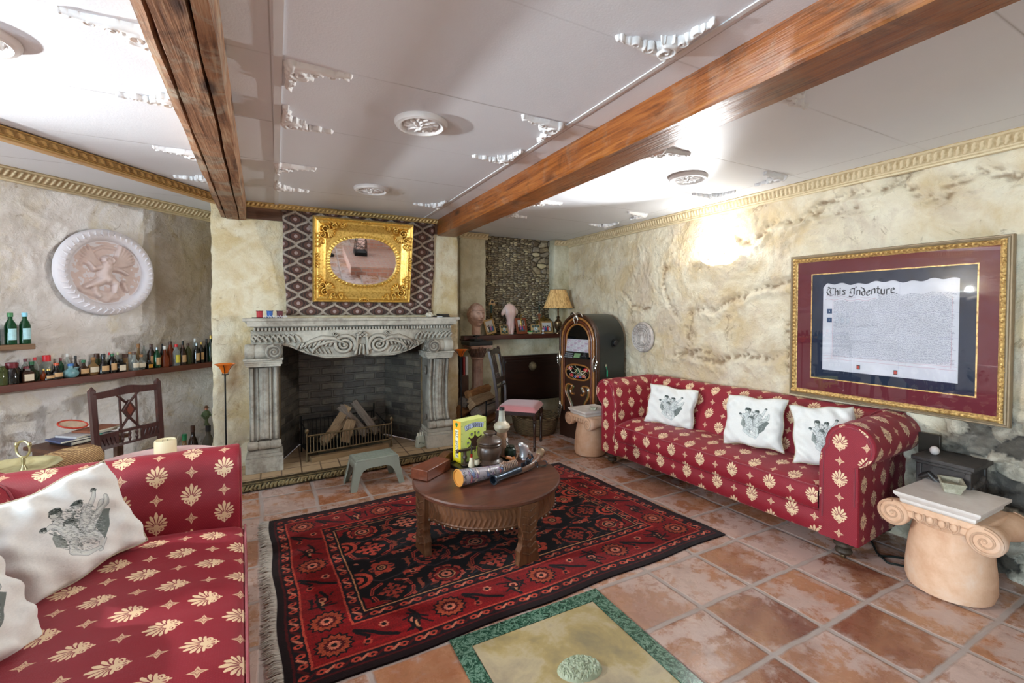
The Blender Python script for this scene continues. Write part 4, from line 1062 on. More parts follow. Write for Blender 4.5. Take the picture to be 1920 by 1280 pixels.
def sofa(name,label,loc,rz,L,D,sd,hz=0):
    """local: x along, y depth (front=0), z up. D overall depth to outer back, sd seat depth"""
    s=thing(name,label,'sofa',loc,rz)
    aw=.20;ro=.123;rc=(.152,.658-hz)
    bz=.11
    # arm profile: o (from inner face outwards), z
    def prof():
        P=[(0,bz),(0,.22),(0,.30),(0,.38),(0,.46),(.0,.54-hz),(.008,.60-hz)]
        for k in range(15):
            a=math.radians(188-k*238/14);P.append((rc[0]+ro*math.cos(a),rc[1]+ro*math.sin(a)))
        P+=[(.20,.545-hz),(.20,.45),(.20,.33),(.20,.22),(.20,bz)]
        return P
    pr_=prof()
    def uvp(P):
        l=[0]
        for a,b in zip(P[:-1],P[1:]): l.append(l[-1]+math.hypot(b[0]-a[0],b[1]-a[1]))
        return l
    lp=uvp(pr_)
    for side in (0,1):
        X=lambda o:(aw-o) if side==0 else (L-aw+o)
        ys=[0.0,.004,.012]+list(np.linspace(.03,D-.03,16))
        P=[];UV=[]
        for y in ys:
            ins=.006 if y==0 else (.002 if y<.01 else 0)
            P.append([(X(o+(ins if o<.1 else -ins)*1),y+.0,z-(ins if z>.6 else 0)+.0025*math.sin(y*31+z*20)*(z>.5)) for o,z in pr_])
            UV.append([(y*US,l*VS) for l in lp])
        m=MB();m.sheet(P,uv=np.array(UV),flip=(side==0) is False)
        # front panel
        n=len(pr_);pol=[(X(o+(.006 if o<.1 else -.006)),0.0,z-(.006 if z>.6 else 0)) for o,z in pr_]
        # fan with centre points to keep the shape convex where needed
        cx,cz=rc
        ctr=[(X(.10),0.0,.30),(X(rc[0]),-.004,rc[1])]
        vs=pol+ctr;uvs=[((p[0])*US,(p[2])*VS*1.0) for p in vs];fs=[]
        for i in range(n-1):
            ci=n+1 if pr_[i][1]>.56-hz or pr_[i+1][1]>.56-hz else n
            fs.append((i,i+1,ci))
        fs.append((n-1,0,n));i5=4;j5=n-5
        fs.append((5,n+1,n)) ;fs.append((n-5,n,n+1))
        if side==1: fs=[f[::-1] for f in fs]
        m.add(vs,[f for f in fs],uvs)
        arm=m.build('arm',FAB,s,ang=60)
        # piping round the front panel and gathered inner curl
        q=MB();inset=.022
        pin=[]
        for o,z in pr_[1:-2]:
            dx=cx-o if z>.58-hz else (.10-o);dz=cz-z if z>.58-hz else 0
            d=math.hypot(dx,dz);k=inset/d if d>0 else 0;pin.append((X(o+dx*k),-.003,z+dz*k))
        q.tube(pin,.0045,6);q.build('piping',PIPE,arm)
            # back: profile in (y,z)
    yb=D-.20
    bp=[(sd,.22),(sd+.01,.38),(sd+.03,.50-hz*.5),(yb+.01,.60-hz)]
    for k in range(15):
        a=math.radians(188-k*238/14);bp.append((yb+rc[0]+ro*math.cos(a),rc[1]+ro*math.sin(a)))
    bp+=[(D,.545),(D,.35),(D,bz)]
    lb=uvp(bp);xs=np.linspace(.0,L,40);P=[];UV=[]
    for x in xs:
        P.append([(x,y+.004*math.sin(x*9+z*5)*(z<.6),z+.003*math.sin(x*7)*(z>.6)) for y,z in bp]);UV.append([(x*US,l*VS) for l in lb])
    m=MB();m.sheet(P,uv=np.array(UV),flip=True)
    for x,fl in ((0,False),(L,True)):
        vs=[(x,y,z) for y,z in bp];c_=(x,D-.06,.5);f=[(i,i+1,len(vs)) for i in range(len(vs)-1)]+[(len(vs)-1,0,len(vs))]
        m.add(vs+[c_],f if fl else [q[::-1] for q in f],[(v[1]*US,v[2]*VS) for v in vs+[c_]])
    bk=m.build('backrest',FAB,s,ang=60)
    q=MB()
    for x0,x1 in ((aw+.0,.03),(L-aw,L-.03)):
        pts=[]
        for k in range(12):
            t=k/11;a=math.radians(185-150*t);rr=ro+.004
            pts.append((x0+(x1-x0)*t,yb+rc[0]+rr*math.cos(a),rc[1]+rr*math.sin(a)))
        q=MB();q.tube(pts,.0045,6);q.build('mitre_piping',PIPE,bk)
    # base rail
    m=MB();P=[];UV=[]
    fp_=[(.10,bz),(.012,bz),(.0,bz+.012),(-.003,.18),(.0,.235),(.012,.245),(.10,.245)]
    lf=uvp(fp_)
    for x in np.linspace(aw-.03,L-aw+.03,30):
        P.append([(x,y+.002*math.sin(x*11),z) for y,z in fp_]);UV.append([(x*US,l*VS+.35) for l in lf])
    m.sheet(P,uv=np.array(UV),flip=True);m.box((L/2,D/2,.145),(L-.02,D-.03,.06))
    m.build('base_rail',FAB,s,ang=50)
    # seat cushion
    x0,x1=aw-.004,L-aw+.004;cp=[(sd+.02,.425),(sd*.6,.437),(sd*.25,.425),(.02,.402),(-.006,.392),(-.020,.378),(-.026,.345),(-.026,.30),(-.020,.262),(-.006,.248),(.10,.245)]
    lc=uvp(cp);P=[];UV=[]
    for i,x in enumerate(np.linspace(x0,x1,60)):
        e=min(x-x0,x1-x);k=1-math.exp(-e/.02)
        wr=.004*math.sin(x*23+1)*math.sin(x*9)
        P.append([(x,y*1.0+(.01*(1-k) if y<.02 else 0),z-(1-k)*.02*(z>.37)+wr*(z>.3)*(1 if y<sd*.7 else .3)+.003*math.sin(x*40+y*15)*(z>.4)) for y,z in cp]);UV.append([(x*US,-l*VS) for l in lc])
    m=MB();m.sheet(P,uv=np.array(UV),flip=False)
    cu=m.build('seat_cushion',FAB,s,ang=60)
    q=MB();q.tube([(x,-.020,.386+.004*math.sin(x*23+1)*math.sin(x*9)) for x in np.linspace(x0,x1,60)],.0045,6);q.build('piping',PIPE,cu)
    # turned feet with castors
    TW_=wood('turned_dark_wood',(.16,.12,.09),(.34,.28,.22),.5,2,8)
    for x,y in ((.09,.055),(L-.09,.055),(.09,D-.07),(L-.09,D-.07)):
        m=MB();m.lathe([(.03,.028),(.038,.034),(.043,.045),(.038,.056),(.030,.062),(.040,.070),(.050,.080),(.050,.095),(.042,.102),(.046,.112),(.046,.125),(0,.125)],20,(x,y,0))
        l=m.build('foot',TW_,s);m=MB();m.lathe([(0,-.009),(.014,-.009),(.016,-.006),(.016,.006),(.014,.009),(0,.009)],14,(x,y,.016),Matrix.Rotation(PI/2,3,'Y'));m.tube([(x,y,.016),(x,y,.032)],.010,8)
        m.build('castor',BRZ,l)
    return s
angR=math.atan2(-.9976,.069)
sofa('chesterfield_sofa','long crimson scroll-arm sofa with cream palmettes along the right plaster wall under the framed document',(2.645,3.30,0),angR,2.03,.655,.36)
sofa('chesterfield_sofa','crimson cream-patterned sofa cut by the lower left corner, its far arm before the pink table',(-.06,.655,0),math.radians(93.7),2.0,.92,.64,.042)
# ------------------------------------------------------------------ printed cushions
def putto(seed):
    w=h=512;c=Canvas(w,h,(.89,.87,.84));X,Y=np.meshgrid(np.arange(w),np.arange(h))
    c.a*=(.97+.05*fbm(X/7.,Y/2.5,4,2))[...,None]
    rnd=random.Random(seed);G0=(.24,.26,.25);Lt=(.70,.70,.67)
    sh=[]
    def limb(P,r,g=.62):
        c.line(P,[q+1.2 for q in r],(.34,.36,.35));c.line(P,r,(g,g,g-.02));P2=[(x-2,y-2) for x,y in P];c.line(P2,[q*.45 for q in r],(.82,.82,.79))
    # cloud of leaves and cloth, hatched
    for k in range(260):
        a=rnd.uniform(0,2*PI);r=rnd.random()**.7;x=265+88*r*math.cos(a)+rnd.uniform(-8,8);y=262+98*r*math.sin(a)+.25*(x-265);g=rnd.uniform(.22,.62)
        an=rnd.uniform(.3,1.3);l=rnd.uniform(4,12);c.line([(x,y),(x+l*math.cos(an),y+l*math.sin(an))],rnd.uniform(.9,3.2),(g,g+.02,g),.8)
    def T(P): return [(268+(x-268)*1.12,280+(y-280)*1.15) for x,y in P]
    for P,r,g in (([(222,215),(236,270),(252,318)],[20,30,24],.80),([(312,215),(300,262),(292,310)],[18,27,22],.76),([(250,318),(300,330),(318,372),(300,408)],[20,18,12,8],.82),([(236,318),(214,352),(262,392),(300,398)],[18,15,11,7],.80),
        ([(300,300),(348,262),(366,212)],[19,15,9],.78),([(330,262),(378,232),(388,196)],[15,11,7],.7),([(222,232),(196,214),(172,222)],[12,9,6],.8),([(316,222),(344,186),(362,160)],[12,9,6],.78)):
        limb(T(P),r,g)
    for hx,hy,r in ((226,172,23),(252,236,20),(292,180,19),(172,216,11),(364,152,10)):
        (hx,hy),=T([(hx,hy)]);c.disc(hx,hy,r+1,r+2,(.38,.40,.38));c.disc(hx-2,hy+3,r*.8,r*.85,(.80,.80,.77));c.disc(hx+r*.4,hy+r*.2,r*.45,r*.6,(.45,.47,.45),.7);c.disc(hx+2,hy-r*.5,r*.95,r*.6,(.26,.28,.26),.9)
        for k in range(40):
            a=rnd.uniform(0,2*PI);q=rnd.uniform(.5,1.2)*r;x=hx+q*math.cos(a);y=hy-r*.3+q*.8*math.sin(a)
            if y<hy+r*.2: c.line([(x,y),(x+rnd.uniform(-5,5),y+rnd.uniform(2,6))],1.1,rnd.choice([(.15,.16,.15),(.5,.52,.5)]))
    c.poly(T([(318,300),(372,250),(392,262),(360,330),(322,372)]),(.36,.39,.37),.85);c.poly(T([(196,240),(214,300),(206,330),(176,300),(180,262)]),(.42,.45,.42),.7)
    for k in range(1500):
        a=rnd.uniform(0,2*PI);r=rnd.random()**.5;x=268+98*r*math.cos(a);y=275+118*r*math.sin(a);g=rnd.choice((.15,.3,.5,.8,.85))
        c.line([(x,y),(x+rnd.uniform(3,9),y+rnd.uniform(4,9))],.8,(g,g+.01,g),.42)
    return c.image('engraving_print')
PRT=imgmat('printed_cotton',putto(3),.95,bs=35,bst=.6,spec=.2);COT=plain('plain_cotton',(.86,.84,.80),.9,var=.06,vs=8,bs=35,bst=.5,sheen=.2)
CPI=plain('cotton_cord',(.70,.64,.54),.8,var=.1)
def cushion(label,loc,rot,w,h,t,group,seed,flipu=False):
    c=thing('scatter_cushion',label,'cushion',loc,rot=rot,group=group);n=36
    rnd=random.Random(seed);ph=[rnd.uniform(0,6) for _ in range(8)]
    def P(sgn):
        g=[];uv=[]
        for i in range(n+1):
            row=[];ru=[]
            for j in range(n+1):
                u=-1+2*i/n;v=-1+2*j/n
                k=(max(0,1-u**4)**.5)*(max(0,1-v**4)**.5)
                k=k**.75
                x=w/2*u*(1-.07*(1-v*v)*abs(u)**3+.0);z=h/2*v*(1-.07*(1-u*u)*abs(v)**3)
                e=max(abs(u),abs(v));cr=.010*math.sin(9*u+6*v+ph[0])*math.sin(5*v-4*u+ph[1])*(.3+e)+.006*math.sin(17*u*v+ph[2])+.006*math.sin(13*(u+v)+ph[3])*e
                y=sgn*(t/2*k)+cr*(k if True else 1)+.01*math.sin(3*u+ph[4])*math.sin(2*v+ph[5])
                zz=z+.006*math.sin(6*u+ph[6])*(abs(v)**3)
                row.append((x+.006*math.sin(6*v+ph[7])*abs(u)**3,y,zz));ru.append(((u+1)/2,(v+1)/2))
            g.append(row);uv.append(ru)
        return g,np.array(uv)
    g,uv=P(-1);m=MB();m.sheet(g,uv=uv);m.build('printed_front',PRT,c,ang=80)
    g2,uv=P(1);m=MB();m.sheet(g2,flip=True);m.build('back_cover',COT,c,ang=80)
    m=MB();edge=[g[i][0] for i in range(n+1)]+[g[n][j] for j in range(1,n+1)]+[g[i][n] for i in range(n-1,-1,-1)]+[g[0][j] for j in range(n-1,-1,-1)]
    m.tube(edge,.004,6);m.build('corded_edge',CPI,c)
    return c
gr='printed cotton cushions on the sofas'
def face(dx,dy): return math.atan2(dy,dx)+PI/2   # local -y looks along (dx,dy)
cushion('white printed cushion on the right sofa, farthest of the three, beside its far arm',(2.985,2.78,.585),(math.radians(-16),math.radians(3),face(-1,-.40)),.42,.34,.12,gr,1)
cushion('white printed cushion at the middle of the right sofa, second of the three',(3.00,2.03,.615),(math.radians(-18),math.radians(-2),face(-1,-.25)),.40,.36,.12,gr,2)
cushion('white printed cushion on the right sofa half hidden behind its near scroll arm',(3.03,1.585,.62),(math.radians(-16),math.radians(-6),face(-1,-.45)),.34,.37,.12,gr,3)
cushion('large white printed cushion leaning in the far corner of the left sofa',(-.705,2.19,.60),(math.radians(-24),math.radians(-9),face(.78,-.70)),.42,.37,.13,gr,4)
cushion('white printed cushion cut by the frame edge at the lower left on the left sofa',(-.80,1.72,.575),(math.radians(-30),math.radians(8),face(.9,-.3)),.40,.36,.12,gr,5)
# ------------------------------------------------------------------ rug
def rugimg():
    W,Hh=1000,660;bk=(.045,.035,.05);red=(.50,.06,.07);cor=(.72,.27,.20);pk=(.80,.45,.35);dr=(.30,.05,.06);gry=(.16,.14,.16);bei=(.74,.50,.34)
    c=Canvas(W,Hh,bk);rnd=random.Random(5)
    def flo(x,y,s,c1,c2,n=8,c3=bk,jag=1):
        for k in range(n):
            a=2*PI*k/n;c.disc(x+s*.62*math.cos(a),y+s*.62*math.sin(a),s*.34,s*.30,c1)
        c.disc(x,y,s*.62,s*.62,c1);c.disc(x,y,s*.42,s*.42,c3);c.disc(x,y,s*.30,s*.30,c2);c.disc(x,y,s*.16,s*.16,c3);c.disc(x,y,s*.07,s*.07,c2)
    def octa(x,y,s):
        for r,cc in ((1,cor),(.80,bk),(.72,red),(.5,bei),(.43,bk),(.3,pk),(.12,bk)):
            c.poly([(x+s*r*1.12*math.cos(PI/8+k*PI/4),y+s*r*math.sin(PI/8+k*PI/4)) for k in range(8)],cc)
        for k in range(8):
            a=k*PI/4;c.line([(x+.76*s*math.cos(a),y+.7*s*math.sin(a)),(x+1.02*s*math.cos(a),y+.95*s*math.sin(a))],s*.09,bk if k%2 else dr)
    def cluster(x,y,s,cc):
        for (u,v) in ((0,0),(1,0),(-1,0),(0,1),(0,-1),(1,1),(-1,1),(1,-1),(-1,-1),(2,0),(-2,0),(0,2),(0,-2)):
            c.poly([(x+u*s*.8-s*.55,y+v*s*.8),(x+u*s*.8,y+v*s*.8-s*.5),(x+u*s*.8+s*.55,y+v*s*.8),(x+u*s*.8,y+v*s*.8+s*.5)],cc)
        for (u,v) in ((.6,.6),(-.6,.6),(.6,-.6),(-.6,-.6),(1.5,.5),(-1.5,-.5)): c.disc(x+u*s,y+v*s,s*.2,s*.17,bk)
        for sx in (1,-1):
            for sy in (1,-1):
                c.line([(x+sx*s*2.9,y+sy*s*.4),(x+sx*s*2.5,y+sy*s*1.7),(x+sx*s*1.1,y+sy*s*2.4)],s*.26,cor)
                c.line([(x+sx*s*2.9,y+sy*s*.4),(x+sx*s*2.5,y+sy*s*1.7),(x+sx*s*1.1,y+sy*s*2.4)],s*.10,dr)
    def jag(P,r,cc):
        c.line(P,r,cc)
        for (x,y) in P:
            for k in range(3): c.line([(x,y),(x+rnd.uniform(-1,1)*r*3,y+rnd.uniform(-1,1)*r*2.4)],r*.5,cc)
    fx0,fx1,fy0,fy1=152,848,140,520
    # field
    for j,y in enumerate(np.arange(fy0+48,fy1,95)):
        for i,x in enumerate(np.arange(fx0+60,fx1,116)):
            k=(i+j)%4
            if k==0: octa(x,y,36)
            elif k==1: cluster(x,y,17,cor if j%2 else pk)
            elif k==2: flo(x,y,30,cor,bei,6)
            else: cluster(x,y,14,(.60,.22,.16))
            a=(i*2+j)%3
            jag([(x+40,y+42),(x+60,y+48),(x+84,y+40)],5,cor);jag([(x+58,y-8),(x+58,y+14)],4,(.55,.25,.17))
            c.line([(x+20,y+50),(x+48,y+30),(x+88,y+8)],2.2,gry);c.line([(x-40,y+30),(x-10,y+52),(x+34,y+44)],2.2,(.22,.17,.18))
            flo(x+58,y+46,9,pk,bk,5)
            for q in range(10):
                xx=x+rnd.uniform(-56,56);yy=y+rnd.uniform(-46,46)
                c.line([(xx,yy),(xx+rnd.uniform(4,15),yy+rnd.uniform(-6,6))],rnd.uniform(1.2,3),rnd.choice([cor,gry,(.50,.20,.15),pk,gry]),.9)
    for sx,x in ((1,fx0),(-1,fx1)):
        for sy,y in ((1,fy0),(-1,fy1)):
            c.poly([(x,y),(x+sx*70,y),(x+sx*50,y+sy*12),(x+sx*36,y+sy*10),(x+sx*30,y+sy*24),(x+sx*14,y+sy*26),(x+sx*12,y+sy*42),(x,y+sy*54)],red)
        for y in (fy0+115,fy0+265): 
            for r,cc in ((34,cor),(24,bk),(16,cor),(7,bk)): c.disc(x,y,r,r*.9,cc)
    # borders
    def ring(d0,d1,cc):
        for (a,b_,e,f) in ((d0,d0,W-d0,d1),(d0,Hh-d1,W-d0,Hh-d0),(d0,d0,d1,Hh-d0),(W-d1,d0,W-d0,Hh-d0)): c.poly([(a,b_),(e,b_),(e,f),(a,f)],cc)
    ring(0,14,(.10,.04,.05));ring(14,18,dr);ring(18,40,(.09,.06,.08));ring(40,44,cor);ring(44,118,red);ring(118,122,cor);ring(122,146,(.09,.07,.10));ring(146,149,bei);ring(149,153,bk)
    def along(d,step,fn):
        n=int((W-2*d)/step);
        for k in range(n+1):
            t=d+(W-2*d)*k/n;fn(t,d,0,k);fn(t,Hh-d,2,k)
        n=int((Hh-2*d)/step)
        for k in range(1,n):
            t=d+(Hh-2*d)*k/n;fn(d,t,1,k);fn(W-d,t,3,k)
    def small(x,y,s,k):
        h_=s in (0,2)
        if k%2==0: c.disc(x,y,8,6,cor);c.disc(x,y,3,2.5,bk)
        else: c.line([(x-6,y+(4 if h_ else -6)),(x+6,y-(4 if h_ else -6))],2.6,dr if k%4==1 else pk)
    along(29,13,small);along(134,14,small)
    def big(x,y,s,k):
        k3=k%3;d=(0,1) if s in (0,2) else (1,0)
        if k3==0:
            for r,cc in ((31,bk),(26,(.62,.26,.16)),(17,dr),(11,pk),(5,bk)):
                n=14;c.poly([(x+r*(1.12 if q%2 else .9)*math.cos(2*PI*q/(2*n)),y+r*(1.05 if q%2 else .85)*math.sin(2*PI*q/(2*n))) for q in range(2*n)],cc)
        elif k3==1:
            c.line([(x-32,y-20*d[1]-22*d[0]),(x-6,y-4),(x+6,y+8),(x+32,y+22)],4.2,bk);c.line([(x-22,y+24),(x-14,y+4),(x-30,y-12)],3.5,bk)
            flo(x+18,y-14,10,pk,bk,6);flo(x-18,y+18,9,cor,bk,6)
        else:
            c.line([(x,y-30),(x+10,y-8),(x-8,y+10),(x,y+32)],3.6,bk);c.disc(x,y,13,11,bk);c.disc(x,y,9,8,pk);c.line([(x,y),(x,y+22)],2.6,bei);c.disc(x,y,4,4,dr)
            for q in range(6): c.line([(x+rnd.uniform(-28,28),y+rnd.uniform(-26,26)),(x+rnd.uniform(-28,28),y+rnd.uniform(-26,26))],2.2,bk,.9)
    along(81,66,big)
    for x in range(0,W,1): pass
    X,Y=np.meshgrid(np.arange(W),np.arange(Hh))
    # abrash and knotted edges: displace rows a little
    sh=((_h(np.zeros(Hh),np.arange(Hh)//2,3)-.5)*3).astype(int)
    for j in range(Hh): c.a[j]=np.roll(c.a[j],sh[j],axis=0)
    c.a*=(.80+.4*fbm(X/140.,Y/8.,6,3))[...,None]
    c.a*=(.86+.28*_h(X//2,Y//2,4))[...,None]
    return c.image('rug_pattern')
c4=[(0.10,1.775),(2.462,1.853),(2.277,3.45),(-.082,3.353)]   # near-left, near-right, far-right, far-left
c4[0]=(-.005,1.768)
rg=thing('oriental_rug','large hand-knotted black and red floral rug under the round table','rug',(1.2,2.6,0))
m=MB();P=[];UV=[];n1,n2=60,40
for i in range(n1+1):
    row=[];ru=[]
    for j in range(n2+1):
        a=i/n1;b_=j/n2
        p=[(c4[0][k]*(1-a)+c4[1][k]*a)*(1-b_)+(c4[3][k]*(1-a)+c4[2][k]*a)*b_ for k in (0,1)]
        w_=.006*math.sin(a*23)*(1-b_)**4+.004*math.sin(a*17+1)*b_**4
        row.append((p[0]-1.2+.006*math.sin(b_*19)*((1-a)**6+a**6),p[1]-2.6+w_,.009+.0015*math.sin(a*14)*math.sin(b_*11)));ru.append((a,b_))
    P.append(row);UV.append(ru)
m.sheet(P,uv=np.array(UV))
E_=[P[i][0] for i in range(n1+1)]+[P[n1][j] for j in range(1,n2+1)]+[P[i][n2] for i in range(n1-1,-1,-1)]+[P[0][j] for j in range(n2-1,-1,-1)]
m.sheet([E_,[(x,y,0) for x,y,z in E_]],uv=np.full((2,len(E_),2),.003),flip=False)
m.build('pile',imgmat('knotted_wool_pile',rugimg(),.95,bs=300,bst=.6,sheen=.15,interp='Closest',spec=.1),rg,ang=60)
m=MB();rnd=random.Random(2)
for side,(i0) in ((0,0),):
    for k in range(420):
        t=k/419;j=t*n2;p=Vector(P[i0][int(j)]).lerp(Vector(P[i0][min(n2,int(j)+1)]),j-int(j))
        L=rnd.uniform(.035,.062);dy=rnd.uniform(-.014,.014);z=rnd.uniform(.003,.011)
        m.tube([(p.x+.004,p.y,.007),(p.x-L*.5,p.y+dy*.6,z+.004),(p.x-L,p.y+dy+rnd.uniform(-.005,.005),z*.6)],[.0028,.0026,.0014],4)
tag(m.build('fringe',plain('wool_fringe',(.80,.77,.72),.95,var=.15,vs=60),rg),kind='stuff')
# ------------------------------------------------------------------ floor inlay
def marble():
    m,nt,b=newmat('green_marble');v=coord(nt);n=noise(nt,v,26,8,.75,2.5);c=ramp(nt,n,[(.40,lin((.10,.22,.17))),(.5,lin((.22,.38,.30))),(.57,lin((.55,.68,.60))),(.6,lin((.20,.36,.28)))])
    nt.links.new(c,b.inputs['Base Color']);b.inputs['Roughness'].default_value=.22;return m
def sand():
    m,nt,b=newmat('ochre_sandstone');v=coord(nt);n=noise(nt,v,2.6,6,.6,.5);g=noise(nt,v,24,6,.7)
    c=ramp(nt,M_(nt,'ADD',M_(nt,'MULTIPLY',n,.85),M_(nt,'MULTIPLY',g,.15)),[(.36,lin((.58,.53,.40))),(.46,lin((.70,.62,.42))),(.52,lin((.76,.70,.56))),(.62,lin((.66,.60,.50)))])
    nt.links.new(c,b.inputs['Base Color']);b.inputs['Roughness'].default_value=.35;bump(nt,b,g,.15,.004);return m
ft=thing('floor_inlay','square floor inlay of ochre stone framed in green marble at the rug edge','floor inlay',(1.01,1.43,0),.0)
x0,x1,y1,y0=.625-1.01,1.40-1.01,1.785-1.43,-.75;bw=.072
MAR=marble();m=MB()
for (a,b_,c_,d_) in ((x0,y1-bw,x1,y1),(x0,y0,x0+bw,y1-bw),(x1-bw,y0,x1,y1-bw)): m.box(((a+c_)/2,(b_+d_)/2,.0025),(c_-a,d_-b_,.005))
m.build('marble_border',MAR,ft,smooth=False)
m=MB();m.box((0+.002,(y0+y1-bw)/2,.0015),(x1-x0-2*bw-.008,y1-bw-y0-.004,.003));m.build('stone_field',sand(),ft,smooth=False)
R=Relief(-.10,.10,-.07,.07,160,110)
q=np.hypot(R.X/.09,R.Y/.062)
sw=fbm(R.X*30,R.Y*30,3,4);lines=np.abs(np.sin((sw*10+np.hypot(R.X,R.Y)*40)*2))
R.H=np.where(q<1,.014*(1-np.minimum(q,1)**4)**.5+.008*lines*smooth(1,.85,q)+.007*smooth(.5,.0,np.hypot((R.X-.01)/.05,R.Y/.04)),0)
gl=relief_mesh(R,lambda x,y,h:(x,y,h),thr=.0001,name='oval_relief',mat=plain('pale_green_stone_glass',(.70,.75,.64),.15,var=.2,vs=30,coat=.4),loc=(1.026,1.405,.003),rot=(0,0,-.25))
tag(gl,'pale green oval carved relief set in the centre of the ochre floor inlay','relief')
# ------------------------------------------------------------------ coffee table
TB=wood('worn_brown_tabletop',(.24,.12,.08),(.45,.26,.18),.36,0,5,coat=.25);CAR=wood('carved_brown_wood',(.28,.16,.09),(.56,.37,.23),.5,2,9,bst=.4)
tx,ty,tr,tz=1.155,2.575,.462,.37
tb=thing('coffee_table','round carved dark wood coffee table with studded apron standing on the rug','coffee table',(tx,ty,.0105))
m=MB();m.lathe([(0,tz-.035),(tr-.05,tz-.035),(tr-.012,tz-.03),(tr,tz-.022),(tr,tz-.008),(tr-.006,tz),(0,tz)],96,(0,0,-.0105));m.build('tabletop',TB,tb,ang=30)
R=Relief(0,2*PI,0,.11,1100,40)
ph=(R.X/(2*PI)*96)%1;yy=R.Y/.11
h=.0035*np.clip(1-np.abs(((ph+ (np.abs(yy-.5)*1.6))%1)-.5)*3,0,1)*smooth(.06,.12,yy)*smooth(.95,.9,yy)+.004*(smooth(0,.03,yy)*smooth(.09,.06,yy)+smooth(.9,.93,yy)*smooth(1,.97,yy))
R.H=h;ra=tr-.035
relief_mesh(R,lambda x,y,hh:((ra+hh)*np.cos(x),(ra+hh)*np.sin(x),tz-.035-.0105-.115+y+.004),name='carved_apron',mat=CAR,parent=tb)
m=MB();m.lathe([(ra-.02,tz-.155),(ra,tz-.155),(ra,tz-.148),(ra-.02,tz-.148)],72,(0,0,-.0105));m.lathe([(ra-.02,tz-.155),(ra-.02,tz-.04)],72,(0,0,-.0105));m.build('apron_ring',CAR,tb)
m=MB()
for k in range(64): 
    a=2*PI*k/64;m.sphere(((ra+.006)*math.cos(a),(ra+.006)*math.sin(a),tz-.150-.0105),.0055,8,5)
o=m.build('nail_studs',plain('steel_stud',(.72,.70,.68),.3,.8),tb)
C0=Vector((.728,2.535))-Vector((tx,ty));a0=math.atan2(C0.y,C0.x)+.03
for k in range(4):
    a=a0+k*PI/2;r_=.43
    lg=[(-.062,tz-.04),(.062,tz-.04),(.062,tz-.15),(.052,tz-.165),(.046,tz-.20),(.052,tz-.225),(.046,tz-.24),(.050,tz-.265),(.066,.075),(.060,.05),(.066,.03),(.072,0),(-.072,0),(-.066,.03),(-.060,.05),(-.066,.075),(-.050,tz-.265),(-.046,tz-.24),(-.052,tz-.225),(-.046,tz-.20),(-.052,tz-.165),(-.062,tz-.15)]
    m=MB();m.prism([(x,z) for x,z in lg],-.022,.022,'y')
    for sg in (-1,1):
        for i in range(7):
            z=.05+.04*i
            for s2 in (-1,1): m.tube([(s2*.045,sg*.0225,z+.02),(s2*.004,sg*.026,z)],.0055,6)
        m.sphere((0,sg*.022,.10),(.016,.006,.016),12,6)
    M=Matrix.Rotation(a+PI/2,4,'Z');m.v=[tuple(M@Vector(p)+Vector((r_*math.cos(a),r_*math.sin(a),0))) for p in m.v]
    l=m.build('leg',CAR,tb,bevel=.003,bseg=1)
# ------------------------------------------------------------------ alcove shelf and what stands on it
SHW=wood('red_brown_shelf_wood',(.22,.10,.07),(.40,.20,.14),.35,0,5,coat=.2)
m=MB();m.box((0,0,0),(1.50,.24,.055));tag(m.build('alcove_shelf',SHW,loc=(2.64,4.97,1.09),bevel=.006),'reddish-brown wooden shelf across the stone alcove carrying photographs','shelf')
BLK=plain('black_slate',(.09,.09,.09),.4,var=.3)
SZ=1.118
TC=stone('pale_terracotta_stone',(.66,.50,.42),(.78,.63,.55),(.84,.72,.65),.7)
# column
cl=thing('carved_column','brown fluted wooden column with a leafy capital under the left end of the alcove shelf','column',(2.0,4.715,0))
CW=stone('brown_column_wood',(.40,.26,.20),(.60,.44,.36),(.70,.56,.48),.6)
m=MB();m.lathe([(.07,.46),(.092,.465),(.095,.48),(.085,.495),(.078,.505),(.082,.52),(.072,.53)],28);m.lathe([(.067,.53),(.062,.86)],64,wob=lambda a,z:1-.07*abs(math.cos(a*9)));m.lathe([(.062,.855),(.074,.865),(.074,.88),(.064,.885)],28);m.build('fluted_shaft',CW,cl,ang=40)
m=MB();m.lathe([(.064,.885),(.068,.93),(.09,.985),(.105,1.0),(0,1.0)],32)
for k in range(16):
    a=2*PI*k/16
    for (z0,L,r0) in ((.89,.06,.068),(.93,.07,.074)):
        aa=a+(PI/16 if z0>.9 else 0);P=[(math.cos(aa)*(r0+.0),math.sin(aa)*(r0),z0),(math.cos(aa)*(r0+.012),math.sin(aa)*(r0+.012),z0+L*.6),(math.cos(aa)*(r0+.034),math.sin(aa)*(r0+.034),z0+L),(math.cos(aa)*(r0+.040),math.sin(aa)*(r0+.040),z0+L*.8)]
        m.tube(P,[.012,.013,.009,.004],6)
m.build('leafy_capital',CW,cl,ang=50)
m=MB();n=24;P=[]
for k in range(4):
    for q in range(6):
        t=q/6;a0=PI/4+k*PI/2;a1=a0+PI/2;x=math.cos(a0)*(1-t)+math.cos(a1)*t;y=math.sin(a0)*(1-t)+math.sin(a1)*t;s_=1-.22*math.sin(PI*t);P.append((x*.185*s_,y*.185*s_))
m.prism(P,1.0,1.018,'z');m.prism([(x*.93,y*.93) for x,y in P],.985,1.0,'z');m.build('abacus',CW,cl,ang=30)
m=MB();m.box((0,0,.23),(.17,.17,.46));m.box((0,0,.44),(.20,.20,.04));m.build('pedestal',plain('dark_pedestal',(.20,.15,.12),.6),cl,bevel=.006)
m=MB();m.box((2.0,4.735,1.0425),(.285,.26,.045));tag(m.build('slate_slab',BLK,bevel=.004),'black stone slab lying on the capital of the brown column','slab')
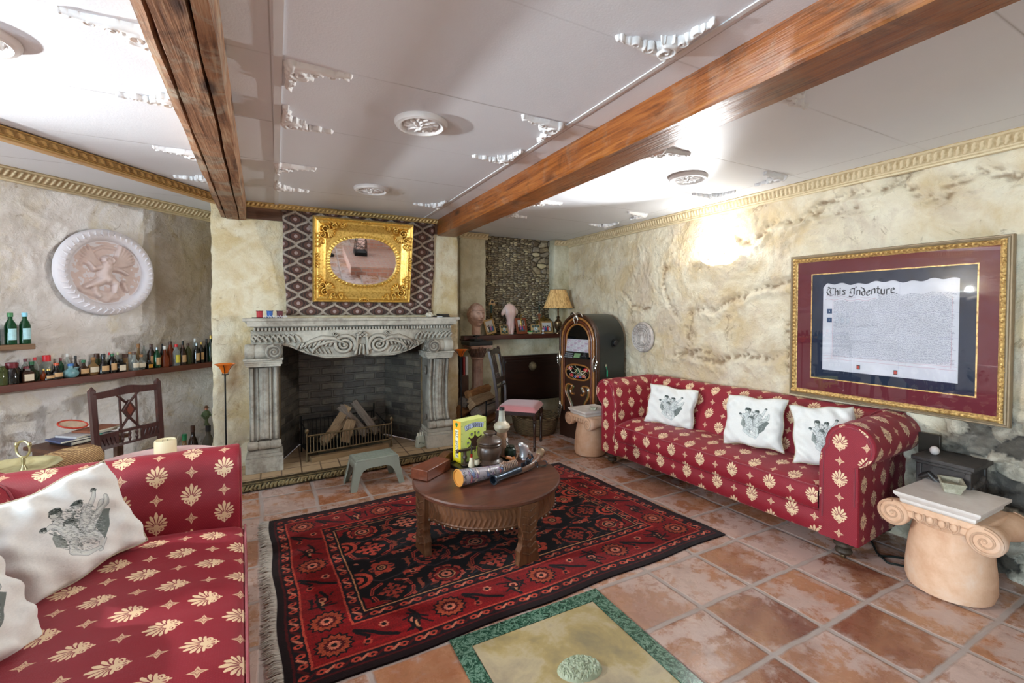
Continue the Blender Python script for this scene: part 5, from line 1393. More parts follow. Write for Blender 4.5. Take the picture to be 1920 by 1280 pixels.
# head sculpture ---------------------------------------------------------
hd=thing('head_sculpture','pale terracotta antique head on a thin black stand at the left end of the shelf','sculpture',(2.005,4.76,1.065),math.radians(12))
hs=thing
def headmesh():
    m=MB();nu,nv=120,110;P=[]
    for i in range(nu+1):
        row=[]
        a=2*PI*i/nu          # a=0 faces -y (the face)
        for j in range(nv+1):
            t=j/nv;ph=PI*t     # 0 chin bottom, 1 crown
            z=-math.cos(ph);r=math.sin(ph)
            fx=math.sin(a);fy=-math.cos(a)
            front=max(0,math.cos(a));
            w=.094;d=.112;h=.146
            # jaw narrows
            jaw=1-.26*smooth(.1,-.9,np.float64(z))*(1-.2*front)
            x=fx*r*w*jaw;y=fy*r*d*(1-.12*smooth(0,-1,np.float64(z))) ;zz=z*h
            # flatten face
            if front>0: y=y*(1-.10*front**2)
            # features (only at front)
            u=x;v=zz
            def g(cx,cz,sx,sz): return math.exp(-((u-cx)/sx)**2-((v-cz)/sz)**2)
            if math.cos(a)>.15:
                f=smooth(.15,.5,np.float64(math.cos(a)))
                off=0
                off+=.022*g(0,-.014,.012,.013)+.020*g(0,.012,.010,.030)+.008*g(.009,-.016,.006,.007)+.008*g(-.009,-.016,.006,.007)
                off+=.008*g(.028,.045,.022,.008)+.008*g(-.028,.045,.022,.008)
                off-=.024*g(.032,.026,.017,.013)+.024*g(-.032,.026,.017,.013)
                off+=.015*g(.032,.025,.012,.007)+.015*g(-.032,.025,.012,.007)
                off+=.016*g(0,-.047,.022,.0065)+.014*g(0,-.064,.018,.007)-.008*g(0,-.0555,.024,.003)
                off+=.012*g(0,-.100,.022,.016)+.004*g(.045,-.02,.02,.03)+.004*g(-.045,-.02,.02,.03)-.004*g(0,-.080,.014,.006)
                y-=off*f
            # hair cap with brow band
            hair=1.0 if (zz>.062+.0*abs(x)) or (math.cos(a)<.35 and zz>-.055-.03*(math.cos(a)<-.2)) else 0
            if hair:
                k=1+.075+.022*math.sin(zz*170+2*math.cos(a*7))+.014*math.sin(a*26);x*=k;y*=k;zz*=1+.02
            row.append((x,y,zz+.235))
        P.append(row)
    m.sheet(P,flip=False)
    m.lathe([(.047,.02),(.050,.03),(.046,.09),(.048,.16)],28,(0,.006,0),sx=1,sy=1.15);m.lathe([(0,.02),(.047,.02)],28,(0,.006,0),sy=1.15)
    for s_ in (1,-1):
        m.sphere((s_*.083,.01,.235),(.008,.014,.026),10,8)
        m.tube([(s_*.088,.016,.222),(s_*.091,.022,.245),(s_*.090,.012,.26),(s_*.087,.002,.25)],.005,6)
    return m
hm=headmesh();ho=hm.build('head',TC,hd,ang=60);ho.location=(0,0,.05)
m=MB();m.box((0,0,.010),(.12,.10,.02));m.tube([(0,0,.02),(0,0,.075)],.006,8);m.box((0,.0,.052),(.06,.05,.02));m.build('stand',BLK,hd,smooth=False,bevel=.002)
# candlesticks
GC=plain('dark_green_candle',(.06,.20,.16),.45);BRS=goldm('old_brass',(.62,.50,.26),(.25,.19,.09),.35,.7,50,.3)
def stick(x,y,lab,base='brass'):
    t=thing('candlestick',lab,'candlestick',(x,y,SZ))
    m=MB();m.lathe([(0,0),(.042,0),(.042,.01),(.02,.02),(.013,.035),(.018,.06),(.011,.075),(.011,.19),(.018,.205),(.012,.215),(.024,.235),(.026,.245),(.012,.25),(.012,.262),(0,.262)],20);m.build('stem',BRS if base=='brass' else plain('copper_stem',(.62,.38,.26),.4,.3),t)
    m=MB();m.lathe([(.010,.262),(.009,.36),(.004,.365),(0,.366)],12);m.build('candle',GC,t)
    return t
stick(2.30,4.99,'brass candlestick with green candle behind the leftmost photo frame')
stick(2.985,4.99,'coppery candlestick with green candle behind the red-brown photo frame','c')
m=MB();o_=[(-.045,0),(.045,0),(.030,.03),(.022,.055),(0,.068),(-.022,.055),(-.030,.03)]
bt=thing('triangular_plaque','small tan wooden plaque with a dark oval on top of the left green candle','plaque',(2.31,4.99,SZ+.367))
m.prism([(x,z) for x,z in o_],-.012,.012,'y');m.build('plaque_body',plain('tan_wood',(.72,.56,.36),.5),bt,bevel=.003)
m=MB();m.lathe([(.018,0),(.018,.003),(.010,.003),(.010,0)],20,(0,-.012,.034),Matrix.Rotation(PI/2,3,'X'));m.build('dark_oval',BLK,bt)
# rose torso
to=thing('torso_sculpture','translucent pink armless torso sculpture standing behind the photo frames','sculpture',(2.56,5.0,SZ))
def torso():
    m=MB();prof=[(.0,.052,.040),(.03,.055,.042),(.08,.058,.045),(.14,.055,.045),(.18,.052,.042),(.21,.062,.045),(.25,.078,.052),(.29,.088,.050),(.33,.085,.042),(.36,.062,.032),(.378,.030,.022),(.386,0.001,.001)]
    P=[]
    for i in range(33):
        a=2*PI*i/32;row=[]
        for z,w,d in prof:
            yy=-math.cos(a)*d;xx=math.sin(a)*w+.012*math.sin(z*9)
            if math.cos(a)>0 and .22<z<.33: yy-=.014*math.exp(-((abs(xx)-.035)/.022)**2-((z-.29)/.03)**2)
            if math.cos(a)>0 and z<.12: yy+=.012*math.exp(-(xx/.012)**2)
            row.append((xx,yy,z))
        P.append(row)
    m.sheet(P)
    m.sphere((-.082,0,.285),(.030,.028,.060),14,10,Matrix.Rotation(.5,3,'Y'));m.sphere((.080,0,.292),(.028,.027,.050),14,10,Matrix.Rotation(-.45,3,'Y'))
    return m
PK=plain('rose_quartz',(.90,.76,.72),.35,var=.1,coat=.3);PK.node_tree.nodes['Principled BSDF'].inputs['Subsurface Weight'].default_value=.3
torso().build('torso',PK,to,ang=70)
m=MB();m.lathe([(0,-.0),(.05,0),(.05,.004),(0,.004)],20);m.build('foot_disc',plain('pale_base',(.80,.76,.70),.5),to)
# small gilt figurine behind frames
gf=thing('gilt_figurine','thin gilt figurine beside the pink torso, behind the red-brown frame','figurine',(2.70,4.96,SZ))
m=MB();m.lathe([(0,0),(.025,0),(.022,.015),(.010,.02),(.016,.07),(.022,.12),(.014,.15),(.018,.18),(.011,.205),(.006,.212),(.012,.225),(.010,.24),(0,.248)],14);m.build('body',BRS,gf)
m=MB();m.tube([(.015,0,.19),(.032,-.01,.16),(.020,-.02,.13)],.005,6);m.tube([(-.015,0,.19),(-.03,-.01,.21),(-.025,-.01,.245)],.005,6);m.build('arms',BRS,gf)
def photoimg(kind):
    c=Canvas(96,120,(.78,.76,.74));rnd=random.Random(kind)
    c.poly([(0,70),(96,60),(96,120),(0,120)],(.30,.32,.26))
    pal=[(.75,.2,.2),(.85,.82,.80),(.15,.15,.18),(.65,.35,.55),(.2,.35,.55)]
    for k in range(4):
        x=18+20*k+rnd.uniform(-3,3);y=52+rnd.uniform(-6,6);c.disc(x,y+30,11,26,pal[(k+kind)%5]);c.disc(x,y,6.5,8,(.72,.52,.42));c.disc(x,y-4,7,6,(.18,.12,.08))
    return c.image('photo_%d'%kind)
def emblemimg():
    c=Canvas(96,96,(.70,.80,.84));c.line([(36,24),(34,66),(56,68),(60,50)],6,(.10,.16,.22));c.line([(46,30),(60,40)],4,(.10,.16,.22));return c.image('tile_mark')
def frame(x,y,w,h,lab,fm,im,rz,bw=.014,lean=12,roll=0):
    w*=1.32;h*=1.2;bw*=1.3;t=thing('photo_frame',lab,'photo frame',(x,y,SZ+.003+abs(math.sin(roll))*w/2),rot=(math.radians(-lean),roll,rz))
    m=MB()
    for (cx,cz,dx,dz) in ((-w/2+bw/2,h/2,bw,h),(w/2-bw/2,h/2,bw,h),(0,bw/2,w-2*bw,bw),(0,h-bw/2,w-2*bw,bw)): m.box((cx,0,cz),(dx,.014,dz))
    m.build('frame',fm,t,smooth=False,bevel=.002)
    m=MB();a,b_=w/2-bw,bw;m.add([(-a,-.001,b_),(a,-.001,b_),(a,-.001,h-b_),(-a,-.001,h-b_)],[(0,1,2,3)],[(0,0),(1,0),(1,1),(0,1)])
    m.build('picture',imgmat('pic_'+im.name,im,.35),t,smooth=False)
    m=MB();m.add([(-.02,.008,h*.8),(.02,.008,h*.8),(.03,.05,.012),(-.03,.05,.012)],[(0,1,2,3)]);q=m.build('easel_back',plain('black_card',(.08,.07,.06),.8),t,smooth=False);s_=q.modifiers.new('t','SOLIDIFY');s_.thickness=.003
    return t
PF1=plain('light_oak_frame',(.70,.54,.32),.5,var=.2,vs=30);PF2=plain('red_brown_frame',(.52,.24,.12),.35,var=.2,vs=30)
frame(2.26,4.895,.115,.15,'leftmost photo frame on the shelf, light oak with a dark group photo',PF1,photoimg(1),.25,.016,12,-.16)
frame(2.70,4.925,.13,.17,'red-brown photo frame at the middle of the alcove shelf',PF2,photoimg(2),.18,.022)
frame(3.07,4.93,.13,.13,'light wooden photo frame at the right end of the shelf, three people on it',PF1,photoimg(3),-.05,.014)
def checker():
    c=Canvas(96,96,(.66,.56,.38));
    for i,(a,b_) in enumerate([(8,8),(64,8),(8,64),(64,64),(36,0),(36,76)]): c.poly([(a,b_),(a+24,b_),(a+24,b_+24),(a,b_+24)],(.12,.24,.22))
    c.poly([(32,32),(66,32),(66,66),(32,66)],(.72,.82,.84));c.line([(44,38),(43,58),(54,59)],3,(.1,.15,.2));return c.image('checker_tile')
CK=imgmat('chequered_tile_face',checker(),.35)
for x,lab,rz in ((2.44,'chequered tan and dark green tile leaning right of the leftmost frame',.35),(2.885,'chequered dark green tile frame just right of the red-brown frame',-.1)):
    t=thing('chequered_tile',lab,'tile',(x,4.90,SZ+.003),rot=(math.radians(-14),0,rz));t.scale=(1.35,1.2,1.15)
    m=MB();m.box((0,0,.052),(.10,.010,.104));m.build('tile_body',PF1,t,smooth=False,bevel=.002);m=MB();m.add([(-.046,-.0058,.006),(.046,-.0058,.006),(.046,-.0058,.098),(-.046,-.0058,.098)],[(0,1,2,3)],[(0,0),(1,0),(1,1),(0,1)]);m.build('tile_face',CK,t,smooth=False)
bo=thing('small_bowl','tiny pale bowl of green and yellow sweets before the red-brown frame','bowl',(2.79,4.885,SZ))
m=MB();m.lathe([(.015,0),(.018,.002),(.036,.018),(.040,.026),(.036,.024),(.015,.006),(0,.005)],20);m.build('bowl_body',plain('cream_china',(.86,.80,.62),.3),bo)
rnd=random.Random(1);m=MB()
for k in range(12): m.sphere((rnd.uniform(-.024,.024),rnd.uniform(-.02,.02),.024+rnd.uniform(0,.008)),.008,8,6)
tag(m.build('sweets',plain('green_sweets',(.15,.62,.30),.3,var=.6,vs=60),bo),kind='stuff')
m=MB();m.lathe([(0,0),(.02,0),(.02,.003),(.008,.006),(.006,.03),(.014,.036),(.016,.05),(0,.055)],14);tag(m.build('glass_ornament',plain('clear_white',(.88,.9,.92),.12),loc=(2.975,4.88,SZ)),'tiny clear glass ornament between the green tile and the right-hand frame','ornament')
m=MB();m.sphere((0,0,.05),(.028,.028,.05),12,8);m.lathe([(0,0),(.022,0),(.02,.006),(.006,.012)],12);tag(m.build('dark_vase',plain('dark_glazed',(.07,.08,.07),.2,coat=.5),loc=(2.175,4.985,SZ)),'small dark glossy vase between the head sculpture and the first frame','vase')
# brass tent-shaped clock top behind frames
m=MB();m.add([(-.11,-.04,.15),(.11,-.04,.15),(.11,.05,.15),(-.11,.05,.15),(-.05,0,.20),(.05,0,.20)],[(0,3,2,1),(0,1,5,4),(2,3,4,5),(1,2,5),(3,0,4)]);m.box((-.09,0,.075),(.012,.06,.15));m.box((.09,0,.075),(.012,.06,.15));m.box((0,.03,.075),(.19,.01,.15))
ck=thing('brass_carriage_stand','tent-topped brass stand behind the right-hand photo frame','stand',(3.06,5.01,SZ));m.build('tent_body',BRS,ck,smooth=False,bevel=.002)
m=MB();m.lathe([(.012,.198),(.02,.205),(.010,.22),(0,.228)],12);m.build('finial',BRS,ck)
# table lamp
lp=thing('table_lamp','table lamp with a tan empire shade and brass urn base at the shelf end','lamp',(3.17,4.83,SZ))
m=MB();m.lathe([(0,0),(.05,0),(.05,.012),(.025,.02),(.02,.04),(.04,.07),(.055,.11),(.05,.15),(.022,.18),(.016,.20),(.024,.21),(.012,.225),(.012,.33),(0,.33)],24);m.build('urn_base',goldm('bronze_urn',(.50,.40,.28),(.2,.15,.1),.3,.8,40,.2),lp)
m=MB();m.lathe([(.212,.325),(.112,.565)],48,sy=.55);m.lathe([(.210,.325),(.110,.565)],48,sy=.55)
ms,nt,b=newmat('tan_parchment_shade');v=coord(nt);f=noise(nt,node(nt,'Mapping',{'Vector':v,'Scale':(8,8,1.5)}).outputs[0],5,6,.65,1.5)
nt.links.new(ramp(nt,f,[(.35,lin((.70,.48,.26))),(.5,lin((.93,.74,.47))),(.6,lin((.96,.80,.54)))]),b.inputs['Base Color']);b.inputs['Roughness'].default_value=.8
m.build('lamp_shade',ms,lp)
m=MB()
for r,z in ((.213,.325),(.113,.565)): m.tube([(r*math.cos(2*PI*k/40),r*.55*math.sin(2*PI*k/40),z) for k in range(41)],.0025,5)
m.build('shade_trim',plain('dark_braid',(.25,.16,.1),.7),lp)
# wooden flap cabinet under the shelf
cb=thing('wall_cabinet','dark mahogany cabinet front with a round carved knob under the alcove shelf','cabinet',(2.86,4.99,.27))
MAH=wood('dark_mahogany',(.10,.05,.03),(.22,.12,.08),.35,0,5,coat=.2)
m=MB();m.box((0,-.03,.29),(.86,.06,.58));m.build('carcass',MAH,cb,bevel=.004)
m=MB();m.box((0,-.066,.29),(.82,.012,.53));m.box((0,-.068,.505),(.80,.016,.03));dr_=m.build('flap',MAH,cb,bevel=.003)
m=MB();m.lathe([(0,.04),(.012,.038),(.03,.03),(.052,.016),(.056,.006),(.05,0),(0,0)],28,(-.02,-.074,.44),Matrix.Rotation(PI/2,3,'X'),wob=lambda a,z:1+.05*math.cos(a*10));m.build('knob',stone('carved_bone_wood',(.40,.32,.22),(.60,.52,.38),(.72,.64,.50)),dr_)
# books beside the column
bs=thing('book_box','low brown wooden box standing in the corner beside the column','box',(1.84,4.80,0))
m=MB();m.box((0,0,.34),(.10,.18,.68));m.build('box_body',wood('corner_box_wood',(.24,.14,.09),(.42,.28,.19),.6,2),bs,bevel=.004)
for x,c_,w_,lab in ((1.805,(.08,.07,.07),.03,'black-spined book on the corner box, leftmost of its three'),(1.842,(.60,.14,.12),.022,'red-spined book on the corner box, middle of its three'),(1.875,(.80,.80,.78),.03,'white-spined book on the corner box beside the column')):
    t=thing('book',lab,'book',(x,4.80,.68),group='books on the corner box');m=MB();m.box((0,0,.105),(w_,.15,.21));m.build('cover',plain('cover_%d'%int(x*1000),c_,.5),t,bevel=.002);m=MB();m.box((0,.003,.105),(w_-.006,.15,.204));m.build('pages',plain('paper_pages',(.85,.82,.74),.8),t,smooth=False)
# torchere lamps ------------------------------------------------------------
AMB=glassy('amber_glass',(.85,.42,.08),.75,.15)
def torch(x,y,top,lab):
    t=thing('floor_torchere',lab,'floor lamp',(x,y,0))
    m=MB();m.lathe([(0,0),(.09,0),(.09,.008),(.02,.014),(.006,.02)],24);m.build('base',IRON,t)
    m=MB();m.tube([(0,0,.015),(0,0,top-.075)],.0055,8);m.build('pole',IRON,t)
    m=MB()
    m.lathe([(.024,top-.082),(.024,top-.078),(0,top-.078)],14)
    for k in range(3):
        a=k*2*PI/3+.5;m.tube([(.02*math.cos(a),.02*math.sin(a),top-.08),(.024*math.cos(a),.024*math.sin(a),top-.055),(.05*math.cos(a),.05*math.sin(a),top-.02),(.072*math.cos(a),.072*math.sin(a),top-.003)],.0025,6)
    m.build('wire_cradle',IRON,t)
    m=MB();m.lathe([(0,top-.072),(.016,top-.07),(.028,top-.045),(.042,top-.018),(.07,top),(.068,top+.003),(.04,top-.012),(.02,top-.06),(0,top-.064)],32);m.build('glass_bowl',AMB,t)
torch(-.375,4.03,1.00,'thin black torchère with an amber bowl left of the fireplace')
torch(1.665,4.36,1.005,'thin black torchère with an orange bowl right of the fireplace beside the log stack')
# log stack -------------------------------------------------------------------
hk=thing('log_holder','black iron hoop stand holding the stacked logs right of the hearth','log holder',(1.91,4.47,0),math.radians(36))
m=MB()
for dx in (-.11,.13):
    for dy in (-.155,.155): m.tube([(dx,dy,.012),(dx,dy,.46)],.007,6)
    m.tube([(dx,-.155,.012),(dx,.155,.012)],.007,6)
for dy in (-.155,.155): m.tube([(-.11,dy,.42),(.13,dy,.42)],.006,6);m.tube([(-.11,dy,.012),(.13,dy,.012)],.006,6)
m.build('iron_frame',IRON,hk)
gl_='stacked logs right of the hearth';rnd=random.Random(11);k=0
rowsL=[(.085,[-.085,.085],.072),(.215,[-.08,.085],.068),(.335,[-.085,.08],.066),(.435,[-.06,.085],.060),(.515,[0.02],.05)]
names=[['bottom log of the stack by the hearth, front one','bottom log of the stack by the hearth, rear one'],['front log of the second layer in the hearth-side stack','rear log of the second layer in the hearth-side stack'],
['front log of the third layer in the hearth-side stack, orange split end','rear log of the third layer in the hearth-side stack'],['upper front log of the stack, grey bark with a dark cut end','upper rear log of the stack, pale and cracked'],['topmost log lying across the stack by the fireplace jamb']]
for r_,(z,ys,rad) in enumerate(rowsL):
    for q,dy in enumerate(ys):
        dx=rnd.uniform(-.025,.025);ax,ay=1.765+dx-.6*(dy+.02),4.36+dx+.8*(dy+.02)
        log('firewood_log',names[r_][q],(ax,ay,z),(ax+.34,ay+.25,z+rnd.uniform(-.01,.012)),rad,'split' if (r_+q)%2 else 'round',LG[(r_*2+q)%3],gl_,20+k);k+=1
# basket ------------------------------------------------------------------------
WK=newmat('woven_wicker');wm,nt,b=WK;v=coord(nt)
w1=node(nt,'TexWave',{'Vector':v,'Scale':26.0,'Distortion':3.0,'Detail':3.0},bands_direction='Z').outputs[1];nt.links.new(ramp(nt,w1,[(.2,lin((.20,.14,.08))),(.6,lin((.55,.43,.28))),(.9,lin((.68,.56,.40)))]),b.inputs['Base Color']);b.inputs['Roughness'].default_value=.8;bump(nt,b,w1,.8,.01)
bk=thing('wicker_basket','round brown wicker basket on the floor behind the pink-seated chair','basket',(2.63,4.49,0))
m=MB();m.lathe([(0,.004),(.19,.004),(.205,.02),(.225,.10),(.235,.18),(.222,.18),(.20,.03),(0,.02)],48,wob=lambda a,z:1+.012*math.sin(a*24+z*200));m.build('woven_body',wm,bk,ang=60)
m=MB();m.tube([(.23*math.cos(2*PI*k/60),.23*math.sin(2*PI*k/60),.185+.004*math.sin(k*2.1)) for k in range(61)],.013,8);m.build('rolled_rim',wm,bk)
bk.scale=(1.15,1.15,1.05)
rnd=random.Random(6)
for k in range(3):
    x=rnd.uniform(-.08,.08);log('kindling_stick',['short kindling stick leaning left out of the wicker basket','curved kindling stick standing at the middle of the wicker basket','thin kindling stick poking right out of the wicker basket'][k],(2.60+x,4.50+x*.5,.04),(2.60+x*1.5+.05*k-.06,4.52,.30+.03*k),.02,'round',LG[1],'kindling in the wicker basket',40+k,'kindling')
# jukebox ------------------------------------------------------------------------
jk=thing('jukebox','dark wooden arched jukebox with painted scrolls in the corner beside the sofa','jukebox',(2.875,3.985,0),math.radians(-78))
# local: x along front width (-.31...31) , -y is the front, z up, depth .52
JW=.275;JD=.45;JH=1.375;JB=plain('jukebox_green_black',(.075,.105,.10),.38,var=.2,vs=20,coat=.3)
def arch(w,h,zc,z0,n=28,k=1.0):
    P=[(-w,z0)];P+=[(-w*math.cos(PI*i/n),zc+(h-zc)*math.sin(PI*i/n)**k) for i in range(n+1)];P.append((w,z0));return P
m=MB();m.prism(arch(JW,JH,1.08,.0),.03,JD,'y');m.build('cabinet_body',JB,jk,ang=30,bevel=.006)
JWOOD=wood('jukebox_walnut',(.16,.08,.04),(.34,.19,.10),.3,2,7,coat=.4)
m=MB();m.prism(arch(JW+.004,JH+.004,1.08,.0),0,.03,'y');m.build('front_panel',plain('jukebox_dark_brown',(.22,.125,.08),.4,var=.2,coat=.2),jk,ang=30,bevel=.004)
def archtube(w,h,zc,z0,y,r,mat,name,flat=1.0,par=None):
    m=MB();m.tube([(x,y,z) for x,z in arch(w,h,zc,z0)],r,10,flat=flat);return m.build(name,mat,par or jk,ang=60)
OR=plain('amber_tube',(.62,.40,.20),.25,var=.25,vs=8,coat=.5);GN=plain('olive_tube',(.42,.40,.22),.25,var=.3,vs=8,coat=.5);RDT=plain('brown_red_tube',(.36,.16,.08),.28,var=.2,vs=8,coat=.5)
archtube(JW-.014,JH-.010,1.08,.30,-.006,.016,JWOOD,'outer_arch');archtube(JW-.048,JH-.046,1.08,.34,-.010,.014,OR,'amber_arch');archtube(JW-.078,JH-.080,1.08,.30,-.010,.015,RDT,'red_arch');archtube(JW-.108,JH-.112,1.08,.92,-.008,.012,OR,'inner_arch')
m=MB();m.prism([(x,z) for x,z in arch(JW-.115,JH-.12,1.08,.955)],-.004,.0,'y');m.build('arched_window',glassy('dark_pane',(.05,.05,.05),.9,.06),jk,smooth=False)
def titles():
    c=Canvas(240,120,(.70,.68,.70));rnd=random.Random(3)
    for i in range(6):
        for j in range(5):
            x=6+i*39;y=5+j*23;c.poly([(x,y),(x+35,y),(x+35,y+19),(x,y+19)],(.80,.78,.78) if (i+j)%3 else (.76,.66,.70))
            for k in (5,13): c.line([(x+4,y+k),(x+4+rnd.uniform(14,26),y+k)],1.0,(.35,.32,.38))
    return c.image('title_cards')
m=MB();m.add([(-.165,-.020,.965),(.165,-.020,.965),(.155,-.006,1.10),(-.155,-.006,1.10)],[(0,1,2,3)],[(0,0),(1,0),(1,1),(0,1)]);m.build('title_cards',imgmat('title_card_print',titles(),.4),jk,smooth=False)
m=MB();m.add([(-.17,-.048,.895),(.17,-.048,.895),(.17,-.020,.96),(-.17,-.020,.96),(-.17,0,.895),(.17,0,.895),(.17,0,.96),(-.17,0,.96)],[(0,1,2,3),(4,7,6,5),(0,4,5,1),(3,2,6,7),(0,3,7,4),(1,5,6,2)]);m.build('keypad_console',plain('console_black',(.06,.06,.06),.35),jk,smooth=False)
m=MB()
for i in range(7):
    for j in range(3): m.box((-.15+i*.017,-.047+j*.008,.905+j*.019),(.012,.005,.011))
m.build('selector_keys',plain('key_grey',(.50,.50,.50),.4),jk,smooth=False)
m=MB();m.add([(-.025,-.046,.905),(.06,-.046,.905),(.06,-.026,.95),(-.025,-.026,.95)],[(0,1,2,3)]);m.build('display',plain('lcd_green',(.42,.52,.38),.3,emis=(.4,.55,.35),es=.15),jk,smooth=False)
m=MB();
for i in range(4): m.lathe([(.007,0),(.007,.012),(0,.012)],10,(.085+i*.022,-.04,.925),Matrix.Rotation(PI/2,3,'X'))
m.lathe([(.018,0),(.018,.006),(0,.006)],16,(.125,-.034,.945),Matrix.Rotation(PI/2,3,'X'));m.build('dials',plain('chrome_dark',(.45,.45,.46),.25,.8),jk)
# painted floral window
def floral():
    c=Canvas(256,150,(.05,.06,.06));rnd=random.Random(8)
    for x,y,r in ((40,40,26),(216,40,26),(60,112,22),(196,112,22),(128,120,20)): 
        c.disc(x,y,r,r*.8,(.62,.12,.16));c.disc(x,y,r*.55,r*.45,(.80,.35,.32))
    c.disc(128,55,30,22,(.15,.30,.22));c.disc(100,125,14,10,(.35,.35,.60));c.disc(156,125,14,10,(.35,.35,.60))
    for k in range(26):
        x,y=rnd.uniform(20,236),rnd.uniform(14,136);P=[];a=rnd.uniform(0,6)
        for q in range(14): P.append((x,y));x+=7*math.cos(a);y+=5*math.sin(a);a+=rnd.choice((-1,1))*.22+.22
        c.line(P,1.7,rnd.choice([(.80,.76,.62),(.72,.70,.66),(.70,.55,.35)]))
    for s_ in (1,-1): c.line([(128+s_*q*11,28+60*math.sin(q/9*PI)) for q in range(10)],3,(.82,.78,.66))
    return c.image('stained_floral')
m=MB();n=28;P=[(.165*math.copysign(abs(math.cos(a))**.7,math.cos(a)),.74+.075*math.copysign(abs(math.sin(a))**.8,math.sin(a))) for a in [2*PI*k/n for k in range(n)]]
vs=[(x,-.006,z) for x,z in P]+[(0,-.006,.74)];m.add(vs,[(i,(i+1)%n,n) for i in range(n)],[((x+.165)/.33,(z-.665)/.15) for x,y,z in vs]);m.build('floral_window',imgmat('painted_floral_glass',floral(),.2),jk,smooth=False)
m=MB();m.tube([(x*1.06,-.006,.74+(z-.74)*1.1) for x,z in P+[P[0]]],.010,8);m.build('window_rim',OR,jk)
for s_ in (1,-1):
    P=[(s_*.045,.60),(s_*.10,.615),(s_*.135,.58),(s_*.12,.535),(s_*.085,.52),(s_*.07,.55)]
    P2=[(s_*.14,.60),(s_*.17,.56),(s_*.155,.50),(s_*.10,.43),(s_*.075,.36),(s_*.09,.28),(s_*.14,.22),(s_*.19,.21)]
    def cr(P):
        out=[];Q=[P[0]]+P+[P[-1]]
        for i in range(1,len(Q)-2):
            for k in range(6):
                t=k/6;out.append(tuple(.5*((2*Q[i][d])+(-Q[i-1][d]+Q[i+1][d])*t+(2*Q[i-1][d]-5*Q[i][d]+4*Q[i+1][d]-Q[i+2][d])*t*t+(-Q[i-1][d]+3*Q[i][d]-3*Q[i+1][d]+Q[i+2][d])*t**3) for d in (0,1)))
        return out+[P[-1]]
    S1=cr([(s_*.05,.50),(s_*.085,.50),(s_*.10,.54),(s_*.075,.585),(s_*.12,.60),(s_*.165,.58),(s_*.165,.50),(s_*.115,.42),(s_*.085,.34),(s_*.10,.26),(s_*.17,.215)])
    m=MB();m.tube([(x,-.006,z) for x,z in S1],.016,8,flat=.7);m.build('painted_scroll',OR,jk)
    m=MB();m.tube([(x+s_*-.014 if False else x-s_*.022,-.006,z-.006) for x,z in S1[12:]],.008,8,flat=.7);m.build('green_scroll',GN,jk)
    m=MB()
    for r in (.02,.034): m.tube([(s_*.05+r*math.cos(a),-.006,.27+r*math.sin(a)) for a in [2*PI*k/16 for k in range(17)]],.006,6)
    m.build('curl_rosette',GN,jk)
CHR=plain('polished_chrome',(.72,.70,.66),.18,.95)
def bracket(x,z,s,n=1):
    m=MB()
    for k in range(3):
        r=.030-.006*k;m.tube([(x+r*math.cos(a),-.028-.004*k,z+(.03-.03*k)+r*1.2*math.sin(a)) for a in [2*PI*q/16 for q in range(17)]],.006,6)
    m.tube([(x,-.03,z+.10),(x+s*.014,-.035,z+.05),(x+s*.02,-.035,z),(x+s*.01,-.034,z-.07)],[.006,.012,.013,.006],8)
    m.build('chrome_bracket',CHR,jk)
bracket(-JW+.02,.86,1);bracket(JW-.02,.84,-1);bracket(-JW+.03,.30,1);bracket(JW-.03,.30,-1)
m=MB()
for s_ in (1,-1):
    m.tube([(0,-.03,JH-.02),(s_*.03,-.04,JH+.01),(s_*.07,-.035,JH+.005),(s_*.09,-.03,JH-.03)],[.010,.012,.009,.004],8);m.tube([(s_*.012,-.035,JH-.02),(s_*.03,-.04,JH-.06),(s_*.008,-.036,JH-.11)],[.01,.01,.005],8)
m.sphere((0,-.035,JH-.03),(.022,.015,.03),12,8);m.build('chrome_crest',CHR,jk)
m=MB();m.lathe([(.035,0),(.035,.02),(.028,.026),(0,.026)],24,(JW+.002,.27,1.06),Matrix.Rotation(PI/2,3,'Y'));m.lathe([(.048,0),(.048,.004),(0,.004)],24,(JW+.001,.27,1.06),Matrix.Rotation(PI/2,3,'Y'));m.build('side_knob',BLK,jk)
m=MB();m.lathe([(.016,0),(.016,.008),(0,.008)],16,(JW+.002,.12,.83),Matrix.Rotation(PI/2,3,'Y'));lk=m.build('lock',CHR,jk)
m=MB();m.tube([(JW+.012,.12,.82),(JW+.016,.128,.79),(JW+.014,.135,.775)],.003,6);m.box((JW+.012,.14,.745),(.008,.012,.07));m.build('keys',plain('green_key_tag',(.15,.62,.45),.4),lk,smooth=False)
# pink chair --------------------------------------------------------------------------
CHW=wood('chair_mahogany',(.12,.06,.035),(.26,.14,.09),.3,2,8,coat=.3)
PNK=plain('dusty_pink_velvet',(.80,.50,.50),.75,var=.06,vs=10,sheen=.7,bs=60,bst=.1)
fwd=Vector((.75,-.66,0)).normalized();cr_=math.atan2(fwd.y,fwd.x)+PI/2
ch=thing('side_chair','mahogany side chair with a dusty pink padded seat beside the log stack','chair',(2.235,4.105,0),cr_);ch.scale=(1.08,1.08,1.03)
